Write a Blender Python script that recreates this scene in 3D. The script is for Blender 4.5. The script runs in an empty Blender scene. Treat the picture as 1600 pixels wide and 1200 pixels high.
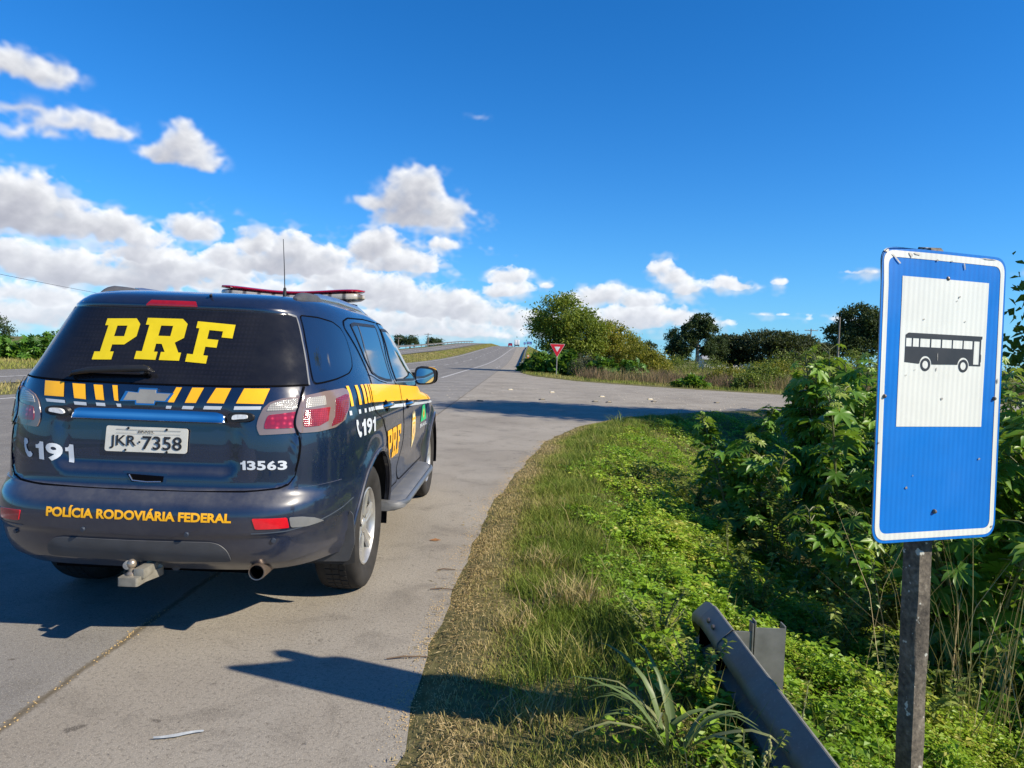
import bpy, bmesh, math, random
import numpy as np
from mathutils import Vector, Matrix
from mathutils.geometry import delaunay_2d_cdt
R_ = math.radians
scene = bpy.context.scene
COL = scene.collection

# ------------------------------------------------------------------ camera
cam_d = bpy.data.cameras.new('camera'); cam = bpy.data.objects.new('camera', cam_d); COL.objects.link(cam)
cam_d.sensor_width = 36.0; cam_d.lens = 24.75; cam_d.clip_start = .05; cam_d.clip_end = 5000
_p, _y, _r = -0.04316328, -0.01207851, 0.03598446
_F = Vector((math.sin(_y)*math.cos(_p), math.cos(_y)*math.cos(_p), math.sin(_p)))
_X = Vector((math.cos(_y), -math.sin(_y), 0)); _U = _X.cross(_F)
_X2 = _X*math.cos(_r) + _U*math.sin(_r); _U2 = -_X*math.sin(_r) + _U*math.cos(_r)
cam.matrix_world = Matrix(((_X2.x, _U2.x, -_F.x, 0), (_X2.y, _U2.y, -_F.y, 0), (_X2.z, _U2.z, -_F.z, 1.5), (0, 0, 0, 1)))
scene.camera = cam
scene.view_settings.view_transform = 'Standard'; scene.view_settings.look = 'None'
scene.view_settings.exposure = 0.64; scene.view_settings.gamma = 1.0
SUN_DIR = Vector((.938*math.cos(R_(35.5)), -.345*math.cos(R_(35.5)), math.sin(R_(35.5)))).normalized()

def sstep(a, b, x):
    t = np.clip((x - a) / (b - a), 0, 1); return t*t*(3 - 2*t)
# ---- sky clouds: a density field over azimuth / elevation (degrees), lobes + billowing noise, lit by marching towards the sun
# lobes: azimuth, elevation, half width, half height, strength
LOBES = [
(-35.47,17,2.49,1.12,0.95), (-33.89,16.82,1.38,0.92,0.9), (-36.83,16.97,1.71,0.92,0.8), (-36.65,13.79,1.54,1,0.45), (-32.96,14.33,2.26,1.04,0.5),
(-30.11,14.11,1.79,0.83,0.68), (-34.75,13.39,2.17,0.87,0.42), (-31.65,14.17,1.54,0.89,0.52), (-36.41,12.79,1.03,0.47,0.5), (-34.76,14.77,2.54,0.78,0.3),
(-25.76,14.22,1.62,1.45,0.95), (-27.29,13,1.67,0.69,0.8), (-24.62,12.62,1.57,0.57,0.75), (-25.4,13.27,1.94,0.78,0.8), (-35.78,9.39,2.49,1.37,1),
(-34.19,8.59,2.02,1.41,1), (-36.63,7.84,2.44,1.21,1), (-31.4,7.55,3.77,1.04,1), (-34.72,7.39,4.09,0.92,0.8), (-28.84,7.22,2.26,0.8,0.95),
(-30.24,8.25,1.39,0.78,0.9), (-25.33,8.36,1.64,1.09,0.95), (-24.46,7.76,1.14,0.6,0.7), (-8.68,12.88,2.03,1.61,1), (-9.39,11.49,3.04,1.63,1),
(-6.83,10.66,2.66,1.17,0.95), (-12.39,11.28,1.59,0.62,0.7), (-9.35,10.17,3.05,0.78,0.8), (-6.76,8.43,1.43,0.65,0.75), (-11.56,8.21,2.11,1.37,1),
(-9.52,7.19,2.64,1.19,1), (-12.78,7.49,1.74,1.08,0.9), (-11.26,6.59,4.56,0.7,0.7), (-36.11,5.43,1.94,1.24,1), (-34.35,4.78,2.21,1.19,1),
(-32.33,5.19,1.14,0.87,0.9), (-32.88,4.27,3.07,1.21,1), (-28.63,5.99,2.27,0.9,0.95), (-27.39,5.42,3.4,1.18,1), (-23.12,6.48,1.56,0.84,0.8),
(-21.12,7.59,1.47,1.32,0.95), (-18.34,7.34,2.14,1.34,1), (-16.18,6.43,2.53,1.36,1), (-19.94,6.02,3.77,1.34,1), (-23.98,5,5.45,1.4,0.8),
(-14.69,5.14,2.96,1.38,1), (-29.41,4.12,5,1.08,0.75), (-35.05,2.8,3.69,1.02,0.8), (-31.73,2.16,5.64,0.8,0.7), (-36.43,1.43,3.2,0.84,0.85),
(-33.23,0.97,6.3,0.52,0.6), (-11.71,4.56,4.04,1.4,1), (-14.16,3.68,7.03,1.1,0.78), (-9.17,3.92,3.07,1.01,0.9), (-20.82,3.79,7.14,1.25,0.75),
(-6.11,4.16,2.32,1.02,1), (-4.27,3.36,3.11,1.13,1), (-7.62,3.23,3.08,1.02,1), (-6.56,2.35,6.73,0.82,0.75), (-1.91,2.53,3.11,0.72,0.85),
(0.41,2.97,2.07,0.67,0.75), (-11.14,2.31,6.12,0.81,0.65), (-6.02,1.49,7.77,0.52,0.8), (-16.07,2.08,7.97,0.8,0.6), (1.74,2.03,3.1,0.62,0.6),
(-1.26,6.14,1.55,0.91,0.9), (-0.97,5.18,1.76,0.71,0.9), (-2.25,4.88,1.24,0.46,0.7), (-2.55,5.84,0.72,0.41,0.5), (1.87,5.54,0.93,0.41,0.6),
(10.96,7.19,0.99,0.74,0.9), (11.84,6.36,1.28,0.79,0.95), (13.01,5.48,1.36,0.69,0.95), (15.64,6,1.14,0.54,0.85), (16.84,5.67,1.49,0.39,0.75),
(19.82,6.11,0.68,0.38,0.75), (25.36,6.8,1.24,0.27,0.65), (5.76,4.83,1.43,0.81,0.95), (7.03,5.12,0.91,0.71,0.9), (9.33,4.56,2.29,0.81,0.95),
(4.24,4.33,1.28,0.66,0.9), (8.61,3.63,3.99,0.91,0.9), (11.38,3.35,2.45,0.65,0.85), (14.34,2.91,2.86,0.5,0.6), (6.36,2.7,5.54,0.72,0.85),
(19.72,3.66,2.68,0.19,0.4), (23.5,3.33,2.53,0.38,0.45), (25.23,2.88,1.65,0.37,0.4), (-4.27,18.06,1.33,0.41,0.28), (-22.29,9.59,1.08,0.41,0.3),
(-5.66,6.22,0.62,0.4,0.35), (-3.15,8.35,0.62,0.3,0.28), (-11.62,1.27,3.03,0.41,0.4), (-21.68,0.84,5.63,0.48,0.6), (-27.35,1.98,6.1,0.83,0.8),
(-57.29,13.69,3.96,1.67,0.95), (55.08,6.42,2.09,0.73,0.95), (-54.51,5.69,1.67,0.87,0.95), (-47.7,4.31,3.09,1.37,0.95), (44.58,14.7,1.96,0.75,0.95),
(-42.48,10.66,4.08,1.42,0.95), (-43.3,8.15,3.54,1.08,0.95), (39.03,6.4,3.12,1.7,0.95), (-55.85,22.32,3.97,1.19,0.95), (59.61,5.29,3.64,1.59,0.95),
(49.18,1.78,1.46,0.48,0.95), (-59.26,7.5,3.65,1.61,0.95), (56.05,23.05,3.94,1.99,0.95), (-46.58,1.84,2.84,1.42,0.95), (-42.96,4.97,1.93,0.96,0.95),
(52.42,6.19,2.95,1.58,0.95), (41.35,21.97,2.24,0.73,0.95), (49.72,10.63,2.31,0.7,0.95), (41.33,6.04,3.75,1.61,0.95), (55.81,1.69,2.92,1.18,0.95),
(55.83,11.7,1.77,0.73,0.95), (45.97,4.92,3.96,2.13,0.95), (57.87,4.64,1.45,0.63,0.95), (57.75,10.67,3.51,1.72,0.95), (53.73,20.98,4.12,1.62,0.95),
(-44.03,3.6,2.29,1.15,0.95), (-48.44,9.23,1.99,0.63,0.95), (-40.79,9.17,1.71,0.6,0.95), (56.02,18.66,3.94,1.24,0.95), (50.99,4.37,3.68,1.71,0.95),
(41.26,7.02,2.62,1.21,0.95), (-39.65,6.67,2.29,1.2,0.95), (47.79,19.23,2.78,1.5,0.95), (49.43,3.51,3.01,1.47,0.95), (59.86,3.58,2.48,1.01,0.95),
(-46.67,6.04,2.83,1.04,0.95), (-45.34,12.77,2.15,1.01,0.95), (59.94,6.83,2.85,1.31,0.95), (51.93,7.09,3.02,1.17,0.95), (51.7,4.44,1.94,0.62,0.95),
(-39.27,13.15,1.38,0.51,0.95), (-51.42,8.86,3.07,1.05,0.95), (54.34,6.23,3.13,1.34,0.95), (-52.47,10.89,3.51,1.21,0.95), (-58.54,22.83,3.45,1.69,0.95),
(-56.05,3.33,1.66,0.67,0.95),
]
def perlin(x, y, seed):
    rs = np.random.RandomState(seed); ang = rs.rand(256, 256)*2*math.pi
    xi = np.floor(x).astype(int); yi = np.floor(y).astype(int); fx = x - xi; fy = y - yi
    def g(i, j):
        a = ang[(yi+j) & 255, (xi+i) & 255]; return np.cos(a)*(fx-i) + np.sin(a)*(fy-j)
    u = fx**3*(fx*(fx*6-15)+10); v = fy**3*(fy*(fy*6-15)+10)
    a = g(0,0)*(1-u)+g(1,0)*u; b = g(0,1)*(1-u)+g(1,1)*u
    return (a*(1-v)+b*v)*1.5
AZ0, AZ1, EL0, EL1 = -62., 62., -1., 40.
def cloud_image(W=2480, H=820):
    az = np.linspace(AZ0, AZ1, W)[None,:].repeat(H, 0); el = np.linspace(EL0, EL1, H)[:,None].repeat(W, 1)
    wx = perlin(az/2.2, el/1.8, 3)*.55 + perlin(az/.8, el/.7, 4)*.22
    wy = perlin(az/2.2+9, el/1.8, 5)*.40 + perlin(az/.8+9, el/.7, 6)*.18
    n = np.zeros((H, W)); amp = 1.; fr = .55; tot = 0
    for o in range(7):
        n += amp*(1-2*np.abs(perlin(az*fr+o*7.3, el*fr*1.25+o*3.1, 11+o))); tot += amp; amp *= .46; fr *= 2.05
    n = n/tot - .45
    fine = np.clip(.5 + n*.9, 0, 1)
    mot = np.clip(.5 + perlin(az/1.5, el/.8, 61)*.55 + perlin(az/.6, el/.4, 62)*.25, 0, 1)
    veil = np.clip(.5 + perlin(az/1.8, el/1.1, 63)*.6 + perlin(az/.5, el/.35, 64)*.3, 0, 1)
    out = np.zeros((H, W, 3)); oa = np.zeros((H, W))
    hz = np.exp(-np.clip(el, 0, 90)/4.5)[...,None]
    def soft(A, k):
        for ax in (0, 1):
            c = np.cumsum(np.concatenate([np.repeat(np.take(A, [0], ax), k+1, ax), A, np.repeat(np.take(A, [-1], ax), k, ax)], ax), ax)
            A = (np.take(c, np.arange(2*k+1, c.shape[ax]), ax) - np.take(c, np.arange(0, c.shape[ax]-2*k-1), ax))/(2*k+1)
        return A
    # a soft grey-white veil behind the bank
    E = np.zeros((H, W))
    for (a, e, rx, ry, s) in LOBES:
        if e < 11: E = np.maximum(E, s*np.exp(-((az-a)/(rx*1.25))**2 - ((el-e+.2)/(ry*1.3+.25))**2))
    oa = .66*sstep(.25, .95, E + .45*(veil-.5))*sstep(EL0, EL0+.6, el); vb = .60 + .26*mot
    out = (np.stack([vb*.97, vb*1.0, vb*1.05], -1)*(1-.38*hz) + np.array([.66, .77, .90])*(.38*hz))*oa[...,None]
    # low clouds are the far ones: lay the layers from the horizon upwards, every layer lit on its own
    for l0, l1 in ((-9, 2.1), (2.1, 3.6), (3.6, 5.2), (5.2, 6.9), (6.9, 9.0), (9.0, 90)):
        E = np.zeros((H, W))
        for (a, e, rx, ry, s) in LOBES:
            if not (l0 <= e - .4*ry < l1): continue
            x0, x1 = np.searchsorted(az[0], [a-3*rx-1, a+3*rx+1]); y0, y1 = np.searchsorted(el[:,0], [e-3*ry-1, e+3*ry+1])
            if x1 <= x0 or y1 <= y0: continue
            A = az[y0:y1,x0:x1] + wx[y0:y1,x0:x1]*min(1, rx/2.0); B = el[y0:y1,x0:x1] + wy[y0:y1,x0:x1]*min(1, ry/1.3)
            dx = (A-a)/rx; dy = (B-e)/np.where(B < e, ry*.62, ry)
            f = s*np.exp(-(dx*dx+dy*dy)**1.15*1.1)
            E[y0:y1,x0:x1] = 1-(1-E[y0:y1,x0:x1])*(1-np.clip(f, 0, .999))
        rho = E + n*.72*np.clip(E*2.2, 0, 1)*(1.1-E*.55)
        d = np.clip((rho - .30)/.70, 0, 1.2)
        T = np.zeros((H, W)); step = 3
        for k in range(1, 22):
            sx = int(round(k*step*.55)); sy = int(round(k*step*.9))
            sh = np.zeros_like(d); sh[:H-sy, :W-sx] = d[sy:, sx:]
            T += sh*math.exp(-k*.035)
        lit = np.exp(-T*.016*step*(2.3 if l1 < 9.5 else 1.6))
        lit = lit*(.86 + .28*mot)
        b = .30 + .70*(lit*(.70+.30*fine) + .10*(fine-.5)*(1-lit))
        alpha = 1-np.exp(-(d*(3.0 if l1 > 50 else 3.7))**1.3)
        # thin veils drifting round the lumps
        alpha = np.maximum(alpha, .42*sstep(.06, .34, E)*sstep(.42, .85, veil)*(.4 + .6*fine))
        alpha = alpha*sstep(EL0, EL0+.6, el)
        col = np.stack([b*1.0, b*1.01 + .004, b*1.04 + .075*(1-lit)], -1)
        col = col*(1-.38*hz) + np.array([.66, .77, .90])*(.38*hz)
        if l1 > 8: alpha = soft(alpha, 2 if l1 > 50 else 1); col = col*(.90 if l1 > 50 else .96)
        out = out*(1-alpha[...,None]) + col*alpha[...,None]; oa = 1-(1-oa)*(1-alpha)
    col = out/np.maximum(oa, 1e-3)[...,None]
    return np.concatenate([col, oa[...,None]], -1).astype(np.float32)
# ------------------------------------------------------------------ world: Nishita sky + clouds placed by direction
world = bpy.data.worlds.new('World'); scene.world = world; world.use_nodes = True
nt = world.node_tree; nt.nodes.clear(); N = nt.nodes.new; LK = nt.links.new
def wmath(op, a, b=None):
    n = N('ShaderNodeMath'); n.operation = op
    for i, v in enumerate((a, b)):
        if v is None: continue
        if isinstance(v, (int, float)): n.inputs[i].default_value = v
        else: LK(v, n.inputs[i])
    return n.outputs[0]
w_out = N('ShaderNodeOutputWorld'); bg = N('ShaderNodeBackground'); bg.inputs['Strength'].default_value = 0.088
sky = N('ShaderNodeTexSky'); sky.sky_type = 'NISHITA'; sky.sun_disc = False
sky.sun_elevation = R_(35.5); sky.sun_rotation = math.atan2(SUN_DIR.x, SUN_DIR.y)
sky.air_density = 1.0; sky.dust_density = 0.0; sky.ozone_density = 4.0; sky.altitude = 0
hsv = N('ShaderNodeHueSaturation'); hsv.inputs['Saturation'].default_value = 1.06; hsv.inputs['Value'].default_value = 1.0
tint = N('ShaderNodeMix'); tint.data_type = 'RGBA'; tint.blend_type = 'MULTIPLY'; tint.inputs[0].default_value = 1.0
tint.inputs[7].default_value = (.36, .80, 1.24, 1); LK(sky.outputs[0], tint.inputs[6]); sz_ = N('ShaderNodeSeparateXYZ'); LK(N('ShaderNodeTexCoord').outputs['Generated'], sz_.inputs[0])
hz_ = wmath('MULTIPLY', wmath('EXPONENT', wmath('MULTIPLY', wmath('MAXIMUM', sz_.outputs[2], 0.), -9.5)), .55)
pale = N('ShaderNodeMix'); pale.data_type = 'RGBA'; LK(hz_, pale.inputs[0]); LK(tint.outputs[2], pale.inputs[6]); pale.inputs[7].default_value = (2.6, 4.7, 6.6, 1)
LK(pale.outputs[2], hsv.inputs['Color'])
ci = cloud_image(); _h, _w = ci.shape[:2]
img = bpy.data.images.new('cloud_field', _w, _h, alpha=True, float_buffer=True); img.alpha_mode = 'CHANNEL_PACKED'
img.colorspace_settings.name = 'Non-Color'; img.pixels.foreach_set(ci.ravel()); img.update(); img.pack()
tc = N('ShaderNodeTexCoord'); sep = N('ShaderNodeSeparateXYZ'); LK(tc.outputs['Generated'], sep.inputs[0])
az = wmath('ARCTAN2', sep.outputs[0], sep.outputs[1]); el = wmath('ARCSINE', sep.outputs[2])
cu = wmath('DIVIDE', wmath('SUBTRACT', az, R_(AZ0)), R_(AZ1-AZ0)); cv = wmath('DIVIDE', wmath('SUBTRACT', el, R_(EL0)), R_(EL1-EL0))
cmb = N('ShaderNodeCombineXYZ'); LK(cu, cmb.inputs[0]); LK(cv, cmb.inputs[1])
ti = N('ShaderNodeTexImage'); ti.image = img; ti.extension = 'CLIP'; ti.interpolation = 'Linear'; LK(cmb.outputs[0], ti.inputs[0])
cs = N('ShaderNodeVectorMath'); cs.operation = 'SCALE'; cs.inputs['Scale'].default_value = 8.2; LK(ti.outputs['Color'], cs.inputs[0])
mx = N('ShaderNodeMix'); mx.data_type = 'RGBA'; LK(ti.outputs['Alpha'], mx.inputs[0]); LK(hsv.outputs[0], mx.inputs[6]); LK(cs.outputs[0], mx.inputs[7])
LK(mx.outputs[2], bg.inputs['Color']); LK(bg.outputs[0], w_out.inputs[0])
# ------------------------------------------------------------------ sun
sd = bpy.data.lights.new('sun', 'SUN'); sd.energy = 5.0; sd.angle = R_(.53); sd.color = (1.0, .90, .74)
sun = bpy.data.objects.new('sun', sd); COL.objects.link(sun); sun.rotation_euler = SUN_DIR.to_track_quat('Z', 'Y').to_euler()

# ------------------------------------------------------------------ helpers
def tag(o, label=None, cat=None, group=None, kind=None):
    for k, v in (('label', label), ('category', cat), ('group', group), ('kind', kind)):
        if v: o[k] = v
    return o
def empty(name, loc=(0,0,0), label=None, cat=None, group=None, rz=0.):
    o = bpy.data.objects.new(name, None); COL.objects.link(o); o.location = loc; o.rotation_euler = (0, 0, rz)
    o.empty_display_size = .2
    return tag(o, label, cat, group)
def copy_tree(o, parent=None):
    c = o.copy(); COL.objects.link(c)
    if parent is not None: c.parent = parent
    for ch in list(o.children): copy_tree(ch, c)
    return c
def np_mesh(name, V, F, mat, parent=None, smooth=True, attrs=None, normals=None, mats=None, midx=None):
    """V (n,3); F: array of tris/quads or list of arrays"""
    me = bpy.data.meshes.new(name); V = np.asarray(V, np.float32)
    Fs = F if isinstance(F, list) else [F]
    Fs = [np.asarray(f, np.int32) for f in Fs if len(f)]
    nl = sum(f.size for f in Fs); nf = sum(len(f) for f in Fs)
    me.vertices.add(len(V)); me.vertices.foreach_set('co', V.ravel())
    me.loops.add(nl); me.loops.foreach_set('vertex_index', np.concatenate([f.ravel() for f in Fs]))
    me.polygons.add(nf)
    tot = np.concatenate([np.full(len(f), f.shape[1], np.int32) for f in Fs]); st = np.concatenate([[0], np.cumsum(tot)[:-1]]).astype(np.int32)
    me.polygons.foreach_set('loop_start', st); me.polygons.foreach_set('loop_total', tot)
    if midx is not None: me.polygons.foreach_set('material_index', np.asarray(midx, np.int32))
    me.update(calc_edges=True)
    me.polygons.foreach_set('use_smooth', np.full(nf, bool(smooth)))
    for k, a in (attrs or {}).items():
        at = me.attributes.new(k, 'FLOAT', 'POINT'); at.data.foreach_set('value', np.asarray(a, np.float32))
    for m in (mats or [mat]): me.materials.append(m)
    if normals is not None: me.normals_split_custom_set_from_vertices(np.asarray(normals, np.float32))
    o = bpy.data.objects.new(name, me); COL.objects.link(o)
    if parent is not None: o.parent = parent
    return o
class MB:
    """collects simple solids into one mesh"""
    def __init__(s): s.v = []; s.f = []; s.sm = []
    def add(s, vs, fs, smooth=False):
        b = len(s.v); s.v += [tuple(v) for v in vs]; s.f += [tuple(b+i for i in f) for f in fs]; s.sm += [smooth]*len(fs)
    def box(s, c, d, M=None, bev=0.):
        x, y, z = (q/2 for q in d); vs = []
        if bev <= 0:
            vs = [Vector((sx*x, sy*y, sz*z)) for sz in (-1,1) for sy in (-1,1) for sx in (-1,1)]
            fs = [(0,2,3,1),(4,5,7,6),(0,1,5,4),(2,6,7,3),(0,4,6,2),(1,3,7,5)]
        else:
            bm = bmesh.new(); bmesh.ops.create_cube(bm, size=1.)
            for v in bm.verts: v.co = Vector((v.co.x*2*x, v.co.y*2*y, v.co.z*2*z))
            bmesh.ops.bevel(bm, geom=bm.edges[:], offset=bev, segments=2, affect='EDGES', profile=.5)
            bm.verts.index_update(); vs = [v.co.copy() for v in bm.verts]; fs = [[v.index for v in f.verts] for f in bm.faces]; bm.free()
        M = M or Matrix(); c = Vector(c)
        s.add([M @ v + c for v in vs], fs, False)
    def tube(s, pts, rad, seg=10, caps=True, smooth=True):
        pts = [Vector(p) for p in pts]; n = len(pts)
        rad = [rad]*n if isinstance(rad, (int, float)) else rad
        t0 = (pts[1]-pts[0]).normalized(); up = Vector((0,0,1)) if abs(t0.z) < .9 else Vector((1,0,0))
        a = t0.cross(up).normalized(); vs = []
        for i, p in enumerate(pts):
            t = (pts[min(i+1, n-1)] - pts[max(i-1, 0)]).normalized()
            a = (a - t*a.dot(t)).normalized(); b = t.cross(a)
            for k in range(seg):
                th = 2*math.pi*k/seg; vs.append(p + (a*math.cos(th) + b*math.sin(th))*rad[i])
        fs = [(i*seg+k, i*seg+(k+1)%seg, (i+1)*seg+(k+1)%seg, (i+1)*seg+k) for i in range(n-1) for k in range(seg)]
        s.add(vs, fs, smooth)
        if caps:
            s.add(vs[:seg], [tuple(range(seg))[::-1]]); s.add(vs[-seg:], [tuple(range(seg))])
    def lathe(s, prof, axis='Z', seg=32, c=(0,0,0), smooth=True):
        """prof: (radius, height) along the axis"""
        vs = []; n = len(prof); c = Vector(c)
        for r, h in prof:
            for k in range(seg):
                th = 2*math.pi*k/seg; x, y = r*math.cos(th), r*math.sin(th)
                vs.append(c + (Vector((x, y, h)) if axis == 'Z' else Vector((h, x, y)) if axis == 'X' else Vector((y, h, x))))
        s.add(vs, [(i*seg+k, i*seg+(k+1)%seg, (i+1)*seg+(k+1)%seg, (i+1)*seg+k) for i in range(n-1) for k in range(seg)], smooth)
    def prism(s, poly, f0, f1, smooth_side=False):
        """poly: 2D outline; f0, f1 map (a, b) -> point on the two faces"""
        n = len(poly); A = [Vector(f0(*p)) for p in poly]; B = [Vector(f1(*p)) for p in poly]
        s.add(A, [tuple(range(n))[::-1]]); s.add(B, [tuple(range(n))])
        s.add(A+B, [(i, (i+1)%n, n+(i+1)%n, n+i) for i in range(n)], smooth_side)
    def loft(s, rings, closed=True, caps=True, smooth=True):
        n = len(rings[0]); vs = [Vector(p) for r in rings for p in r]
        m = n if closed else n-1
        s.add(vs, [(i*n+k, i*n+(k+1)%n, (i+1)*n+(k+1)%n, (i+1)*n+k) for i in range(len(rings)-1) for k in range(m)], smooth)
        if caps: s.add(rings[0], [tuple(range(n))[::-1]]); s.add(rings[-1], [tuple(range(n))])
    def build(s, name, mat, parent=None, recalc=True):
        me = bpy.data.meshes.new(name); me.from_pydata([tuple(v) for v in s.v], [], s.f)
        me.polygons.foreach_set('use_smooth', s.sm); me.materials.append(mat)
        if recalc:
            bm = bmesh.new(); bm.from_mesh(me); bmesh.ops.remove_doubles(bm, verts=bm.verts[:], dist=1e-5)
            bmesh.ops.recalc_face_normals(bm, faces=bm.faces[:]); bm.to_mesh(me); bm.free()
        try: me.set_sharp_from_angle(angle=R_(38))
        except Exception: pass
        o = bpy.data.objects.new(name, me); COL.objects.link(o)
        if parent is not None: o.parent = parent
        return o
def rpoly(pts, r, seg=4):
    """round the corners of a 2D polygon"""
    out = []; n = len(pts)
    for i in range(n):
        p0, p1, p2 = (np.array(pts[(i+k) % n], float) for k in (-1, 0, 1))
        a, b = p0-p1, p2-p1; la, lb = np.linalg.norm(a), np.linalg.norm(b); rr = min(r, .45*la, .45*lb)
        A, B = p1 + a/la*rr, p1 + b/lb*rr
        for k in range(seg+1):
            t = k/seg; out.append(tuple(A*(1-t)**2 + p1*2*t*(1-t) + B*t*t))
    return out

# ------------------------------------------------------------------ materials
MATS = {}
class NT:
    def __init__(s, m): s.nt = m.node_tree
    def n(s, t, **kw):
        nd = s.nt.nodes.new(t)
        for k, v in kw.items():
            if hasattr(nd, k) and not (k in [i.name for i in nd.inputs]): setattr(nd, k, v)
            else: s.set(nd.inputs[k], v)
        return nd
    def set(s, inp, v):
        if isinstance(v, bpy.types.NodeSocket): s.nt.links.new(v, inp)
        elif isinstance(v, tuple) and len(v) == 3 and inp.type == 'RGBA': inp.default_value = (*v, 1)
        else: inp.default_value = v
    def noise(s, vec, scale, detail=4, rough=.55, dist=0.):
        nd = s.nt.nodes.new('ShaderNodeTexNoise'); nd.inputs['Scale'].default_value = scale; nd.inputs['Detail'].default_value = detail
        nd.inputs['Roughness'].default_value = rough; nd.inputs['Distortion'].default_value = dist; s.nt.links.new(vec, nd.inputs['Vector']); return nd.outputs[0]
    def ramp(s, f, stops):
        nd = s.nt.nodes.new('ShaderNodeValToRGB'); s.nt.links.new(f, nd.inputs[0]); e = nd.color_ramp.elements
        while len(e) < len(stops): e.new(.5)
        for k, (p, c) in enumerate(stops):
            e[k].position = p; e[k].color = (*c, 1) if isinstance(c, tuple) else (c, c, c, 1)
        return nd.outputs[0]
    def mix(s, f, a, b, mode='MIX'):
        nd = s.nt.nodes.new('ShaderNodeMix'); nd.data_type = 'RGBA'; nd.blend_type = mode
        s.set(nd.inputs[0], f); s.set(nd.inputs[6], a); s.set(nd.inputs[7], b); return nd.outputs[2]
    def math(s, op, a, b=0.):
        nd = s.nt.nodes.new('ShaderNodeMath'); nd.operation = op; s.set(nd.inputs[0], a); s.set(nd.inputs[1], b); return nd.outputs[0]
    def bump(s, h, strength=.3, dist=.01):
        nd = s.nt.nodes.new('ShaderNodeBump'); nd.inputs['Strength'].default_value = strength; nd.inputs['Distance'].default_value = dist
        s.nt.links.new(h, nd.inputs['Height']); return nd.outputs[0]
    def coord(s, kind='Object'):
        return s.nt.nodes.new('ShaderNodeTexCoord').outputs[kind]
    def pos(s): return s.nt.nodes.new('ShaderNodeNewGeometry').outputs['Position']
    def attr(s, name):
        nd = s.nt.nodes.new('ShaderNodeAttribute'); nd.attribute_name = name; return nd.outputs['Fac']
def newmat(name):
    m = bpy.data.materials.new(name); m.use_nodes = True; MATS[name] = m
    return m, NT(m), m.node_tree.nodes['Principled BSDF']
def pmat(name, col, rough=.5, metal=0., coat=0., var=.12, vscale=6., spec=.5, bump=0., bscale=60., emit=None):
    """principled with a little uneven colour and sheen"""
    m, t, b = newmat(name); co = t.coord('Object')
    nz = t.noise(co, vscale, 5, .6)
    dark = tuple(c*(1-var) for c in col); lite = tuple(min(1, c*(1+var)) for c in col)
    t.set(b.inputs['Base Color'], t.ramp(nz, [(.3, dark), (.7, lite)]))
    t.set(b.inputs['Roughness'], t.ramp(nz, [(.3, max(.02, rough*.85)), (.75, min(1, rough*1.15))]))
    b.inputs['Metallic'].default_value = metal; b.inputs['Coat Weight'].default_value = coat; b.inputs['Coat Roughness'].default_value = .04
    b.inputs['Specular IOR Level'].default_value = spec
    if bump: t.set(b.inputs['Normal'], t.bump(t.noise(co, bscale, 4), bump, .004))
    if emit: b.inputs['Emission Color'].default_value = (*emit[0], 1); b.inputs['Emission Strength'].default_value = emit[1]
    return m
# ------------------------------------------------------------------ lie of the land
NEAR = [(-.40,-40),(-.40,4.0),(-.28,6.55),(.02,9.0),(.44,12.0),(1.15,14.6),(2.3,17.0),(4.6,19.9),(7.9,22.5),(13,25.2),(20,27.2),(40,31),(70,37)]
FAR = [(70,44),(40,36),(26,32.5),(16,31.9),(11.9,33.8),(6.6,37.8),(3.3,41.8),(1.0,48.0),(.05,55.0),(-.22,62.0)]
def rise(y):
    y = np.asarray(y, float); return 4.6*sstep(75, 325, y) - 4.4*sstep(335, 600, y)
def shift(y):
    y = np.asarray(y, float); return 2.3*(np.clip(y-60, 0, 240)/220)**2 + .02*np.clip(y-300, 0, 999)
RIGHT = [(-.22+float(shift(y)), float(y)) for y in (70,80,95,110,130,150,175,200,230,260,290,310,330,360,420,560)]
LEFT = [(-13.0+float(shift(y)), float(y)) for y in (560,420,360,330,310,290,260,230,200,175,150,130,110,95,80,70,40,10,-40)]
ROAD = np.array(NEAR + FAR + RIGHT + LEFT)
def seg_dist(x, y, P, closed=False):
    d = np.full(np.shape(x), 1e9); n = len(P)
    for i in range(n if closed else n-1):
        ax, ay = P[i]; bx, by = P[(i+1) % n]; ex, ey = bx-ax, by-ay
        t = np.clip(((x-ax)*ex + (y-ay)*ey)/(ex*ex+ey*ey), 0, 1)
        d = np.minimum(d, np.hypot(x-ax-t*ex, y-ay-t*ey))
    return d
def inside(x, y, P):
    c = np.zeros(np.shape(x), bool); n = len(P); j = n-1
    for i in range(n):
        xi, yi = P[i]; xj, yj = P[j]
        k = ((yi > y) != (yj > y)) & (x < (xj-xi)*(y-yi)/(yj-yi+1e-12) + xi); c ^= k; j = i
    return c
def rise2(y): return rise(y) + .9*sstep(40, 115, np.asarray(y, float))
def vnoise(x, y, seed=1):
    return perlin(np.asarray(x, float), np.asarray(y, float), seed)
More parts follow.
